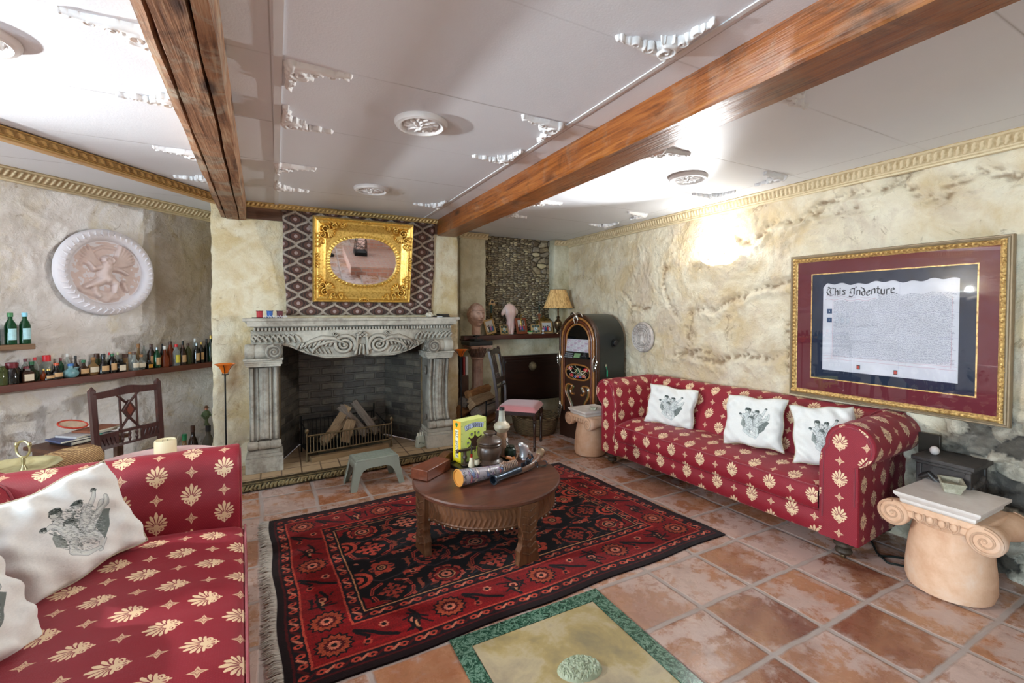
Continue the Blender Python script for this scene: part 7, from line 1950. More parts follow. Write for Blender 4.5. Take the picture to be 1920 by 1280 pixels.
def bottle(s,off,z,h,r,kind,glass,cap,label,lab,capc=None,grp='small bottles on the left wall shelf'):
    """kind: tall / round / square / jar / flask"""
    x,y=onwall(s,off);t=thing('bottle',lab,'bottle',(x,y,z),PI/4,group=grp)
    m=MB();n=20
    if kind=='tall': pr=[(0,0),(r,0),(r,.02*h),(r,.58*h),(r*.8,.68*h),(r*.42,.78*h),(r*.36,.93*h),(0,.93*h)]
    elif kind=='round': pr=[(0,0),(r*.6,0),(r*.9,.12*h),(r,.30*h),(r*.85,.50*h),(r*.4,.62*h),(r*.30,.70*h),(r*.30,.90*h),(0,.90*h)]
    elif kind=='jar': pr=[(0,0),(r,0),(r,.62*h),(r*.75,.72*h),(r*.62,.80*h),(0,.80*h)]
    elif kind=='flask': pr=[(0,0),(r,0),(r,.40*h),(r*.55,.56*h),(r*.34,.66*h),(r*.34,.90*h),(0,.90*h)]
    else: pr=[(0,0),(r,0),(r,.60*h),(r*.5,.70*h),(r*.4,.90*h),(0,.90*h)]
    if kind=='square': m.lathe([(a*1.35,b_) for a,b_ in pr],4,M=Matrix.Rotation(PI/4,3,'Z'))
    else: m.lathe(pr,n,sy=(.62 if kind=='round' and r>.024 else 1))
    m.build('glass',glass,t,ang=(30 if kind=='square' else 50),bevel=(.002 if kind=='square' else 0))
    if cap is not None:
        rc=capc or pr[-2][0]*1.15;m=MB();z0=pr[-1][1]-.06*h;m.lathe([(rc,z0),(rc,h*1.0-.002),(rc*.9,h),(0,h)],14);m.build('cap',cap,t)
    if label is not None:
        m=MB()
        if kind=='square':
            a=r*1.35*.7071+.0006;m.add([(-a*.8,-a,h*.10),(a*.8,-a,h*.10),(a*.8,-a,h*.52),(-a*.8,-a,h*.52)],[(0,1,2,3)])
        else:
            sy=.62 if kind=='round' and r>.024 else 1
            z0,z1=(.15,.45) if kind=='round' else (.14,.40 if kind=='flask' else .50)
            rr=r*1.015 if kind!='round' else r*1.02
            m.lathe([(rr,z0*h),(rr,z1*h)],12,sy=sy,a0=-PI/2-.75,a1=-PI/2+.75)
        m.build('paper_label',label,t)
    return t
def cp(n,c,r=.4): return plain('cap_'+n,c,r)
gB=glassy('brown_glass',(.20,.11,.06),.8);gK=glassy('black_brown_glass',(.07,.05,.04),.92);gG=glassy('green_glass',(.05,.30,.16),.6);gDG=glassy('dark_green_glass',(.04,.12,.07),.88)
gC=glassy('clear_glass',(.82,.84,.82),.18);gA=glassy('amber_spirit',(.55,.22,.06),.65);gT=glassy('tan_spirit',(.62,.48,.30),.5);gO=glassy('olive_glass',(.35,.38,.22),.5)
mar=cp('maroon',(.42,.10,.14));rd=cp('red',(.82,.12,.14));gr_=cp('green',(.05,.35,.18));bl=cp('blue',(.25,.45,.70));bk_=cp('black',(.07,.07,.07));org=cp('orange',(.76,.30,.14));slv=plain('cap_silver',(.62,.66,.68),.3,.8);ck_=cp('cork',(.60,.42,.26),.8);wht=cp('white',(.88,.88,.86));gld=plain('cap_gold',(.78,.66,.36),.35,.6);brn=cp('brown',(.30,.18,.12))
LW=plain('label_cream',(.84,.78,.68),.8,var=.15,vs=120);LT=plain('label_tan',(.78,.62,.44),.8,var=.2,vs=120);LY=plain('label_yellow',(.85,.78,.30),.8,var=.15,vs=120);LO=plain('label_orange',(.86,.58,.16),.8,var=.15,vs=120);LBL=plain('label_pale_blue',(.70,.86,.88),.7,var=.25,vs=90)
B=[ # s,off,h,r,kind,glass,cap,label,text
(-1.535,.085,.165,.030,'jar',gO,None,None,'blurry pale green jar at the very left edge of the bottle shelf'),
(-1.476,.075,.150,.034,'jar',gK,mar,None,'dark squat jar with a wide maroon lid, near the left end of the bottle shelf'),
(-1.43,.030,.140,.020,'tall',gK,mar,None,'dark bottle with a maroon cap half behind the squat maroon-lidded jar'),
(-1.406,.080,.115,.027,'square',gB,mar,LW,'square bottle with a big cream label and maroon cap, left part of the shelf'),
(-1.388,.030,.165,.018,'tall',gC,mar,None,'clear bottle with maroon cap behind the square cream-labelled one'),
(-1.377,.075,.145,.034,'round',gDG,gr_,None,'round dark bottle with a green neck, left part of the shelf'),
(-1.337,.025,.170,.018,'tall',gC,rd,None,'clear bottle with a dark red cap behind the round green-necked bottle'),
(-1.319,.080,.085,.015,'round',gA,gld,None,'tiny amber round bottle with a gold stopper, left of its twin'),
(-1.294,.082,.082,.026,'flask',gK,gld,LT,'tiny dark flask with diamond label and gold stopper'),
(-1.276,.028,.180,.026,'jar',gC,rd,None,'tall clear jar with a bright red cup-shaped cap'),
(-1.249,.078,.120,.030,'flask',gK,org,LT,'dark flask with an orange cap and golden shoulders'),
(-1.2,.028,.150,.016,'tall',gG,mar,None,'slim green bottle with a dark red cap behind the orange-capped flask'),
(-1.16,.026,.180,.016,'tall',gC,wht,None,'tall clear bottle with a pale cap behind the blue-stoppered ceramic'),
(-1.17,.080,.105,.042,'round',plain('painted_ceramic',(.42,.58,.60),.3,var=.7,vs=60),bl,None,'wide round painted ceramic bottle with a blue stopper'),
(-1.115,.030,.160,.020,'round',gB,bk_,LBL,'bottle with a round blue-rimmed body and black cap behind the painted ceramic'),
(-1.092,.076,.125,.030,'round',gB,gr_,LT,'round brown bottle with a green cap'),
(-1.03,.070,.140,.034,'round',gT,ck_,LW,'round clear bottle with an orange-brown cork'),
(-0.983,.028,.165,.020,'jar',gO,brn,None,'olive jar with a dark lid behind the round corked bottle'),
(-0.967,.072,.160,.030,'flask',gK,bk_,LT,'dark flask with a heart-shaped tan label and black cap'),
(-0.903,.028,.165,.013,'tall',gC,rd,None,'slim clear bottle with a red cap beside the heart-labelled flask'),
(-0.909,.074,.155,.024,'tall',gK,gr_,LT,'dark bottle with a dark green neck and a large tan label'),
(-0.844,.026,.160,.014,'tall',gC,cp('pale',(.80,.80,.62)),None,'pale yellowish slim bottle behind the tan-labelled dark bottle'),
(-0.858,.080,.110,.024,'square',gK,bk_,LW,'small black square bottle with a framed white label'),
(-0.807,.050,.145,.022,'jar',gT,brn,None,'clear jar with brownish contents right of the small black square bottle'),
(-0.779,.060,.160,.024,'tall',gC,ck_,None,'clear bottle with brown stopper, left of the emblem bottle'),
(-0.761,.080,.160,.026,'flask',gC,brn,LW,'frosted bottle with an oval grey emblem'),
(-0.704,.040,.225,.024,'flask',gT,ck_,None,'tall pale bottle with a tan cork in the middle of the shelf'),
(-0.711,.082,.130,.030,'round',gC,ck_,LW,'round clear bottle with a round white medallion label'),
(-0.657,.030,.220,.014,'tall',gC,None,None,'very slim clear bottle standing behind the medallion bottle'),
(-0.655,.088,.075,.018,'square',gK,bk_,LO,'very small dark bottle with a bright orange label'),
(-0.61,.045,.215,.024,'tall',gB,brn,LT,'tall brown bottle with a tan label, right of the orange-labelled one'),
(-0.586,.078,.185,.022,'tall',gG,slv,LT,'emerald green bottle with a silver cap'),
(-0.51,.030,.210,.014,'tall',gK,bk_,None,'thin dark bottle between the emerald bottle and the amber one'),
(-0.52,.070,.190,.028,'flask',gA,wht,None,'clear-necked flask half full of amber liquid'),
(-0.447,.035,.225,.024,'tall',gA,brn,None,'reddish brown bottle behind the yellow-labelled bottle'),
(-0.428,.078,.200,.024,'tall',gC,rd,LY,'clear bottle with a yellow label and a red cap'),
(-0.344,.040,.225,.018,'tall',gK,bk_,None,'dark bottle standing behind the brown labelled bottle right of the yellow label'),
(-0.374,.080,.185,.023,'tall',gB,brn,LT,'brown bottle with pale patches right of the yellow-labelled bottle'),
(-0.311,.060,.200,.022,'tall',gO,brn,None,'grey-green bottle with a straight neck near the right end of the shelf'),
(-0.229,.035,.240,.018,'tall',gC,wht,None,'clear tall bottle with a pale stopper near the shelf corner'),
(-0.254,.088,.200,.021,'tall',gK,slv,LT,'dark bottle with a silver top and pinkish label near the shelf corner'),
(-0.199,.075,.205,.018,'tall',gK,gld,LT,'dark bottle with a small tan label, fourth from the right shelf end'),
(-0.128,.050,.230,.018,'tall',gK,bk_,None,'plain black bottle, third from the right shelf end'),
(-0.113,.085,.265,.024,'tall',gDG,gld,None,'tall black bottle with a gold neck, second from the right shelf end'),
(-0.034,.040,.290,.017,'tall',gA,bk_,None,'tall amber bottle at the right end of the shelf beside the chimney')]
for s,off,h,r,kind,g,cpp,lb,tx_ in B: bottle(s,off,SHZ+.001,h*.92,r*1.15,kind,g,cpp,lb,tx_)
bottle(-1.47,.062,1.188,.205,.028,'tall',gG,plain('cap_lt_green',(.25,.50,.30),.4),LBL,'green bottle without a seal on the short tan shelf, left of the blue-capped one',.014,'green bottles on the short shelf')
bottle(-1.40,.062,1.188,.205,.028,'tall',gG,cp('skyblue',(.55,.80,.88)),LBL,'green bottle with a pale blue neck seal on the short tan shelf',.014,'green bottles on the short shelf')
bottle(-1.548,.062,1.188,.205,.028,'tall',gG,plain('cap_lt_green',(.25,.50,.30),.4),LBL,'green bottle at the frame edge on the short tan shelf',.014,'green bottles on the short shelf')
# wavy blue marks on the two labels
# ------------------------------------------------------------------ carved chair by the left wall
A_=Vector((-1.04,3.69));B_=Vector((-.77,4.0));W_c=(B_-A_).length;az=math.atan2(B_.y-A_.y,B_.x-A_.x)
CW2=wood('violet_brown_polished_wood',(.22,.12,.12),(.36,.22,.20),.22,2,6,coat=.5)
c2=thing('carved_chair','dark polished wooden chair with a carved lozenge back standing before the left wall','chair',((A_.x+B_.x)/2,(A_.y+B_.y)/2,0),az)
w=W_c/2   # local x along the back, -y toward the room (seat side)
for s_ in (-1,1):
    m=MB();P=[(s_*w,.05,0),(s_*w,.0,.42),(s_*w*.985,-.005,.55),(s_*w*1.0,.02,.90)];rows=[]
    for (x,y,z) in P: rows.append([(x-.017,y-.014,z),(x+.017,y-.014,z),(x+.017,y+.014,z),(x-.017,y+.014,z),(x-.017,y-.014,z)])
    m.sheet(rows,flip=True);m.add([(s_*w-.017,.006,.90),(s_*w+.017,.006,.90),(s_*w+.017,.034,.90),(s_*w-.017,.034,.90),(s_*w,.02,.93)],[(0,1,4),(1,2,4),(2,3,4),(3,0,4)]);m.build('back_post',CW2,c2,ang=30,bevel=.002)
def bar(z0,z1,name,arch=0,y=.0,hw=None):
    m=MB();P=[];hw=hw or w
    for i in range(21):
        t=-1+i/10;k=arch*math.exp(-(t/.45)**2);P.append([(t*hw,y-.010,z0+k*.25),(t*hw,y-.010,z1+k),(t*hw,y+.010,z1+k),(t*hw,y+.010,z0+k*.25),(t*hw,y-.010,z0+k*.25)])
    m.sheet(P);return m.build(name,CW2,c2,ang=30)
bar(.845,.885,'crest_rail',.022,.014);bar(.600,.618,'upper_cross_rail',0,.0);bar(.518,.532,'lower_cross_rail',0,-.003)
for s_ in (-1,1):
    m=MB();m.box((s_*w*.66,-.002,.566),(w*.62,.014,.072));
    for k in range(5): m.tube([(s_*w*(.42+.11*k),-.010,.54),(s_*w*(.48+.11*k),-.013,.59)],.004,6)
    m.build('carved_panel',CW2,c2,bevel=.002)
for x in (-.045,0,.045):
    m=MB();m.lathe([(.004,.532),(.010,.555),(.005,.565),(.010,.585),(.004,.602)],10,(x,-.002,0));m.build('spindle',CW2,c2)
sp=MB()
for s_ in (-1,1):
    sp.tube([(s_*.052,.0,.615),(s_*.052,.012,.855)],.007,6)
    sp.tube([(s_*.06,.002,.618),(s_*.015,.004,.675),(0,.006,.70)],.008,6);sp.tube([(s_*.07,.012,.855),(s_*.02,.012,.80),(0,.012,.785)],.008,6)
sp.build('lattice_splat',CW2,c2)
m=MB();o_=[(0,.675),(.042,.742),(0,.81),(-.042,.742)];m.prism(o_,-.006,.016,'y');lz=m.build('lozenge',CW2,c2,bevel=.003)
m=MB();o_=[(0,.705),(.022,.742),(0,.78),(-.022,.742)];m.prism(o_,-.010,-.004,'y');m.build('lozenge_inlay',plain('reddish_inlay',(.45,.20,.13),.35),lz,smooth=False)
m=MB();m.box((0,-.20,.42),(2*w+.03,.40,.05));m.build('seat',CW2,c2,bevel=.006)
for s_ in (-1,1):
    m=MB();m.lathe([(.012,0),(.016,.05),(.011,.08),(.018,.30),(.02,.40),(0,.40)],12,(s_*w*.9,-.37,0));m.build('leg',CW2,c2)
# ------------------------------------------------------------------ pink round table, candle, hat, tray
pt=thing('round_table','round table under a pale pink top just behind the left sofa arm','table',(-.615,3.075,0))
PKT=plain('pale_pink_cloth',(.90,.70,.68),.7,var=.04,vs=6,sheen=.4)
m=MB();m.lathe([(0,.55),(.315,.55),(.325,.555),(.325,.567),(.318,.572),(0,.572)],64);m.build('tabletop',PKT,pt,ang=30)
m=MB();m.lathe([(.12,0),(.12,.02),(.03,.05),(.025,.30),(.045,.36),(.03,.42),(.08,.55),(0,.55)],24);m.build('pedestal_stem',MAH,pt)
cd=thing('pillar_candle','short cream pillar candle with sunken wicks on the pink table','candle',(-.60,3.235,.573))
m=MB();m.lathe([(0,0),(.052,0),(.054,.006),(.053,.075),(.048,.082),(.040,.074),(.012,.070),(0,.070)],32);m.build('wax_body',plain('cream_wax',(.90,.84,.68),.45,var=.05),cd)
m=MB();
for k in range(2): m.tube([(-.012+.024*k,0,.07),(-.012+.024*k,.002,.082)],.0018,5)
m.build('wicks',BLK,cd)
ht=thing('straw_hat','woven straw hat resting on a stool behind the left sofa','hat',(-1.06,3.35,.505))
STR_=newmat('woven_straw');sm,nt,b=STR_;v=coord(nt);w1=node(nt,'TexWave',{'Vector':v,'Scale':42.0,'Distortion':1.0},bands_direction='Z').outputs[1];w2=node(nt,'TexWave',{'Vector':v,'Scale':42.0},bands_direction='DIAGONAL').outputs[1]
nt.links.new(ramp(nt,M_(nt,'MULTIPLY',w1,w2),[(.0,lin((.52,.38,.24))),(.5,lin((.82,.68,.48)))]),b.inputs['Base Color']);b.inputs['Roughness'].default_value=.8;bump(nt,b,M_(nt,'ADD',w1,w2),.5,.004)
m=MB();m.lathe([(.105,0),(.110,.02),(.112,.05),(.100,.095),(.075,.120),(.04,.128),(0,.120)],40,sx=1.35,sy=1.0,wob=lambda a,z:1+.03*math.cos(2*a));m.v=[(x,y,z+.02*(x/.14)+.0) for x,y,z in m.v];m.build('crown',sm,ht)
m=MB();m.lathe([(.10,.004),(.135,.0),(.16,.008),(.158,.012),(.13,.005),(.10,.010)],40,sx=1.2,sy=1.05);m.build('brim',sm,ht)
m=MB();m.lathe([(.108,.012),(.1125,.014),(.113,.034),(.109,.034)],40,sx=1.35,sy=1.0);m.build('hat_band',plain('navy_band',(.16,.17,.30),.7),ht)
sl=thing('wooden_stool','small dark wooden stool under the straw hat','stool',(-1.06,3.35,0))
m=MB();m.lathe([(0,.475),(.16,.475),(.165,.48),(.165,.498),(.16,.503),(0,.503)],32);m.build('seat',MAH,sl)
for k in range(3):
    a=k*2*PI/3;m=MB();m.tube([(.14*math.cos(a),.14*math.sin(a),0),(.09*math.cos(a),.09*math.sin(a),.48)],.014,8);m.build('leg',MAH,sl)
tt=thing('tray_table','slender dark pedestal under the brass tray behind the left sofa','side table',(-1.175,3.03,0))
m=MB();m.lathe([(.13,0),(.13,.02),(.02,.05),(.018,.55),(.10,.59),(.14,.595),(.14,.615),(0,.615)],24);m.build('pedestal_stem',MAH,tt)
tr_=thing('brass_tray','scalloped pale brass tray with an ornate ring handle, cut by the left edge','tray',(-1.175,3.03,.617));tr_.scale=(.95,.95,1.1)
PBR=goldm('pale_brass',(.90,.86,.66),(.78,.72,.50),.3,.6,20,.1)
m=MB();m.lathe([(0,.0),(.14,.0),(.165,.012),(.192,.022),(.195,.026),(.185,.026),(.16,.016),(.135,.006),(0,.006)],64,wob=lambda a,z:1+(.02*abs(math.sin(a*7)) if z>.01 else 0));m.build('dish',PBR,tr_)
m=MB();m.lathe([(.016,.006),(.010,.02),(.006,.03),(.009,.045),(.006,.06),(0,.062)],14,(.05,.02,0));m.tube([(.05+.034*math.cos(a)*.9,.02+.034*math.cos(a)*-.4,.098+.036*math.sin(a)) for a in [-PI/2+2*PI*k/28 for k in range(29)]],.0055,8)
for a in (.5,2.6): m.sphere((.05+.036*math.cos(a)*.9,.02-.014*math.cos(a),.098+.038*math.sin(a)),(.010,.008,.013),10,6)
m.build('ring_handle',plain('aged_silver_brass',(.62,.58,.44),.3,.8),tr_)
# ------------------------------------------------------------------ small table with papers
stb=thing('small_side_table','small brown wooden side table against the left wall, left of the carved chair','side table',(-1.22,4.05,0),PI/4)
ST_=wood('side_table_brown',(.26,.15,.10),(.46,.30,.21),.45,0,6)
m=MB();m.box((0,0,.515),(.44,.30,.024));m.box((0,0,.48),(.38,.24,.05));m.build('tabletop',ST_,stb,bevel=.004)
for x in(-.17,.17):
    for y in (-.10,.10): m=MB();m.box((x,y,.23),(.04,.04,.46));m.build('leg',ST_,stb)
def slabob(name,lab,cat,dx,dy,z,w_,d_,h_,c_,rz=0,grp=None,mat=None):
    x=-1.22+.7071*dx-.7071*dy;y=4.05+.7071*dx+.7071*dy;t=thing(name,lab,cat,(x,y,z),PI/4+rz,group=grp)
    m=MB();m.box((0,0,h_/2),(w_,d_,h_));m.build('cover',mat or plain('slab_%s'%''.join('%02d'%int(v*99) for v in c_),c_,.6,var=.3,vs=40),t,bevel=.002);m=MB();m.box((.004,-.003,h_/2),(w_,d_,h_*.7));m.build('pages',plain('paper_pages',(.85,.82,.74),.8),t,smooth=False);return t
slabob('book','dark book lying lowest in the pile on the small side table','book',.02,-.02,.528,.28,.20,.024,(.14,.10,.12),.05,'pile on the small side table')
slabob('magazine','blue-grey magazine in the pile on the small side table','magazine',-.03,-.03,.5525,.25,.18,.012,(.32,.34,.46),-.08,'pile on the small side table')
slabob('magazine','pale magazine topmost in the pile on the small side table','magazine',.03,-.02,.565,.25,.18,.014,(.74,.72,.72),.12,'pile on the small side table')
slabob('wooden_tray','brown wooden tray leaning over the right side of the paper pile','tray',.08,-.04,.580,.20,.16,.014,(.52,.30,.20),.2)
m=MB();m.tube([(.0,0,0),(.0,0,.05)],.009,10);q=m.build('green_tube',plain('teal_tube',(.08,.50,.42),.35),loc=(-1.08,3.95,.528));tag(q,'teal tube standing upright before the pile on the small side table','tube')
hp=thing('embroidery_hoop','red-rimmed oval hoop with pale printed cloth leaning on the papers','hoop',(-1.255,4.06,.635),rot=(math.radians(-62),math.radians(10),PI/4+.1))
m=MB();m.tube([(.085*math.cos(a),0,.050*math.sin(a)) for a in [2*PI*k/40 for k in range(41)]],.0055,8);m.build('rim',plain('orange_red_rim',(.78,.25,.16),.4),hp)
m=MB();n=36;vs=[(.083*math.cos(2*PI*k/n),0,.048*math.sin(2*PI*k/n)) for k in range(n)]+[(0,0,0)];m.add(vs,[(k,(k+1)%n,n) for k in range(n)]);m.build('cloth',plain('pale_hoop_cloth',(.82,.72,.62),.8,var=.35,vs=45),hp)
# ------------------------------------------------------------------ floor bottles by the chimney corner
def P2(px,w_,z):  # position at view depth w_
    lat=(px-960)/840*w_;return (.4602*w_+.8878*lat,.8878*w_-.4602*lat,z)
def fbottle(px,w_,h,r,g,c,lab):
    x,y,_=P2(px,w_,0);t=thing('bottle',lab,'bottle',(x,y,0),group='bottles on the floor by the chimney corner');m=MB();m.lathe([(0,0),(r,0),(r,.55*h),(r*.8,.66*h),(r*.38,.78*h),(r*.34,.96*h),(0,.96*h)],20);m.build('glass',g,t);m=MB();m.lathe([(r*.42,.86*h),(r*.42,1.0*h),(0,1.0*h)],14);m.build('cap',c,t)
fbottle(342,3.75,.37,.040,gT,cp('bright_green',(.12,.50,.30)),'floor bottle with a bright green cap, leftmost by the chimney corner')
fbottle(358,3.95,.39,.040,gB,brn,'brown floor bottle with a green-banded dark neck, second by the chimney corner')
fbottle(387,4.0,.38,.050,glassy('smoky_glass',(.45,.42,.36),.5),bk_,'smoky wide floor bottle with a black neck carrying the soldier figurine')
x,y,_=P2(384,4.0,0)
fg=thing('soldier_figurine','small painted figurine in a green coat and brown hat on the smoky bottle','figurine',(x,y,.381))
m=MB();m.lathe([(.022,0),(.022,.012),(.014,.02),(.012,.05),(.022,.07),(.030,.10),(.024,.125),(.008,.135),(0,.135)],16,sy=.7);m.build('green_coat',plain('moss_coat',(.30,.34,.20),.7,var=.3,vs=50),fg)
m=MB();m.sphere((0,0,.148),(.013,.013,.016),12,8);m.build('head',plain('figurine_skin',(.70,.45,.32),.6),fg)
m=MB();m.lathe([(.024,.158),(.012,.162),(.012,.175),(0,.178)],14);m.build('hat',plain('figurine_hat',(.40,.26,.15),.7),fg)
m=MB();m.tube([(-.024,0,.115),(-.034,-.012,.09),(-.012,-.024,.075)],.007,6);m.tube([(.024,0,.115),(.034,-.012,.09),(.010,-.024,.082)],.007,6);m.tube([(-.02,-.024,.065),(.02,-.026,.10)],.004,6);m.build('arms',plain('moss_coat',(.30,.34,.20),.7),fg)
x,y,_=P2(409,3.8,0)
m=MB();m.lathe([(0,.0),(.05,0),(.05,.20),(.085,.235),(.085,.243),(.06,.250),(.055,.285),(0,.29)],28,sy=.9);tag(m.build('felt_topped_jar',plain('beige_felt',(.66,.60,.50),.8,var=.2,vs=20),loc=(x,y,0)),'beige brimmed jar on the floor beside the torchère pole','jar')
# ------------------------------------------------------------------ things on the coffee table (top at z=.37)
TZ=.3825
bx=thing('wooden_box','reddish-brown brick-shaped wooden box on the left of the round table','box',(.845,2.745,TZ-.011),math.radians(37))
m=MB();m.box((0,0,.033),(.25,.125,.066));m.build('box_body',wood('cedar_box',(.34,.16,.09),(.52,.28,.18),.35,0,6),bx,bevel=.004)
b2=thing('carved_board','dark carved wooden board leaning behind the reddish box on the round table','board',(.965,2.90,TZ-.011),math.radians(35))
m=MB();m.prism([(-.12,0),(.12,0),(.12,.05),(.06,.062),(-.02,.04),(-.12,.012)],-.03,.03,'y');m.build('board_body',CAR,b2,bevel=.004)
ty_=thing('metal_tray','dark pewter rectangular tray under the pot and game box','tray',(1.19,2.775,TZ-.011),math.radians(12))
m=MB();m.box((0,0,.004),(.36,.24,.006));m.build('tray_floor',plain('dark_pewter',(.20,.20,.19),.35,.7),ty_,bevel=.002)
m=MB();m.tube([(-.18,-.12,.010),(.18,-.12,.010),(.18,.12,.010),(-.18,.12,.010),(-.18,-.12,.010)],.006,8);m.build('raised_rim',plain('dark_pewter',(.20,.20,.19),.35,.7),ty_)
UZ=TZ-.003
# game box
gx=thing('game_box','yellow and lime game box lettered SIX SHOOTER standing upright behind the pot','game box',(1.165,2.885,UZ),math.radians(17))
GW,GD,GH=.225,.085,.280
def gamefront():
    W,Hh=430,524;c=Canvas(W,Hh,(.80,.83,.47));br=(.26,.17,.13);lime=(.78,.85,.36)
    X,Y=np.meshgrid(np.arange(W),np.arange(Hh));c.a*=(.96+.07*fbm(X/40.,Y/40.,3,3))[...,None]
    # revolver cylinder shape
    c.disc(238,300,150,150,br)
    for k in range(6):
        a=PI/2+k*PI/3+PI/6;x,y=238+118*math.cos(a),290-118*math.sin(a)*1.0
        c.disc(238+172*math.cos(a+PI/6),290-172*math.sin(a+PI/6),44,44,(.80,.83,.47))
        c.disc(x,y,50,50,lime);c.disc(x,y,44,44,(.78,.84,.36))
        c.line([(x-10,y+16),(x-10,y-6),(x+10,y-6),(x+10,y+16)],4,(.28,.22,.42));c.line([(x-16,y-4),(x,y-18),(x+16,y-4)],4,(.28,.22,.42))
    for k in range(5):
        c.disc(20,60+95*k,6,6,(.1,.1,.1));c.disc(W-20,60+95*k,6,6,(.1,.1,.1))
    P=[];Q=[]
    for k in range(17):
        t=-1+k/8;P.append((225+165*t,42+26*t*t));Q.append((225+150*t,106+26*t*t))
    c.poly(P+Q[::-1],(.72,.76,.86));c.line(P+Q[::-1]+[P[0]],1.6,(.35,.36,.45))
    letters(c,'SIX SHOOTER',225,76,23,54,lambda t:(t*138,28*t*t),(.10,.10,.14))
    return c
LT_={'S':[[(1,.12),(.6,0),(.1,.1),(.1,.38),(.9,.6),(.95,.9),(.45,1),(0,.88)]],'I':[[(.5,0),(.5,1)],[(.1,0),(.9,0)],[(.1,1),(.9,1)]],'X':[[(.05,0),(.95,1)],[(.95,0),(.05,1)]],
 'H':[[(.1,0),(.1,1)],[(.9,0),(.9,1)],[(.1,.5),(.9,.5)]],'O':[[(.5,0),(.05,.3),(.05,.7),(.5,1),(.95,.7),(.95,.3),(.5,0)]],'T':[[(0,0),(1,0)],[(.5,0),(.5,1)],[(.2,1),(.8,1)]],
 'E':[[(.95,0),(.1,0),(.1,1),(.95,1)],[(.1,.5),(.75,.5)]],'R':[[(.1,1),(.1,0),(.8,.02),(.9,.25),(.75,.48),(.1,.5)],[(.45,.5),(.95,1)]]}
def letters(c,txt,x0,y0,w,h,path,col,vertical=False):
    n=len(txt)
    for i,chh in enumerate(txt):
        if chh==' ': continue
        t=-1+2*(i+.5)/n;dx,dy=path(t)
        for P in LT_[chh]:
            if vertical: Q=[(x0+dx+(.5-b_)*h,y0+dy+(a-.5)*w) for a,b_ in P]
            else: Q=[(x0+dx+(a-.5)*w*.72,y0+dy+(b_-.5)*h) for a,b_ in P]
            c.nib(Q,w*.22,1.3,col,0.0)
def gameside():
    c=Canvas(150,524,(.93,.68,.18));Y=np.arange(524)[:,None]/524.
    c.a[...]=np.array((.93,.62,.18))*(1-Y[...,None])+np.array((.93,.86,.16))*Y[...,None]
    c.disc(70,44,26,22,(.15,.45,.25));c.poly([(50,60),(90,60),(72,88)],(.15,.45,.25));c.poly([(38,110),(112,110),(104,135),(104,440),(112,470),(38,470),(46,440),(46,135)],(.88,.86,.74))
    letters(c,'SIX SHOOTER',75,290,24,50,lambda t:(0,t*168),(.10,.10,.12),True);return c
m=MB();m.box((0,0,GH/2),(GW-.001,GD-.001,GH-.001));m.build('carton',plain('lime_card',(.84,.86,.52),.5,var=.05),gx,smooth=False)
m=MB();m.add([(-GW/2,-GD/2-.0006,0),(GW/2,-GD/2-.0006,0),(GW/2,-GD/2-.0006,GH),(-GW/2,-GD/2-.0006,GH)],[(0,1,2,3)],[(0,0),(1,0),(1,1),(0,1)]);m.build('printed_front',imgmat('game_front_print',gamefront().image('game_front'),.4),gx,smooth=False)
m=MB();m.add([(-GW/2-.0006,GD/2,0),(-GW/2-.0006,-GD/2,0),(-GW/2-.0006,-GD/2,GH),(-GW/2-.0006,GD/2,GH)],[(0,1,2,3)],[(0,0),(1,0),(1,1),(0,1)]);m.build('printed_spine',imgmat('game_side_print',gameside().image('game_side'),.4),gx,smooth=False)
# tobacco jar
pj=thing('lidded_jar','large turned dark wooden lidded jar at the middle of the round table','jar',(1.25,2.745,UZ));pj.scale=(1.08,1.08,1.1)
BKW=wood('brown_turned_jar',(.20,.14,.10),(.36,.27,.21),.38,2,5,coat=.2)
m=MB();m.lathe([(0,0),(.080,0),(.085,.005),(.085,.014),(.072,.022),(.066,.030),(.074,.050),(.078,.075),(.074,.098),(.070,.104),(.076,.110),(.078,.118),(.072,.124),(0,.124)],48);m.build('jar_body',BKW,pj,ang=35)
m=MB();m.lathe([(0,.124),(.076,.124),(.080,.130),(.079,.138),(.068,.150),(.045,.162),(.030,.167),(.026,.172),(.036,.178),(.039,.184),(.036,.190),(.02,.193),(0,.194)],48);m.build('lid',BKW,pj,ang=35)
# pipe stand (T-shaped)
ps=thing('pipe_stand','small dark T-shaped wooden pipe stand before the game box','pipe stand',(1.085,2.775,UZ),math.radians(8))
m=MB();m.lathe([(.028,0),(.028,.006),(.012,.012),(.009,.03),(.016,.05),(.010,.07),(.012,.09),(0,.09)],16);m.box((.02,0,.100),(.125,.022,.016));m.lathe([(0,-.005),(.012,0),(.012,.012),(0,.016)],12,(-.05,0,.100),Matrix.Rotation(-PI/2,3,'Y'));m.build('stand_body',BKW,ps,bevel=.002)
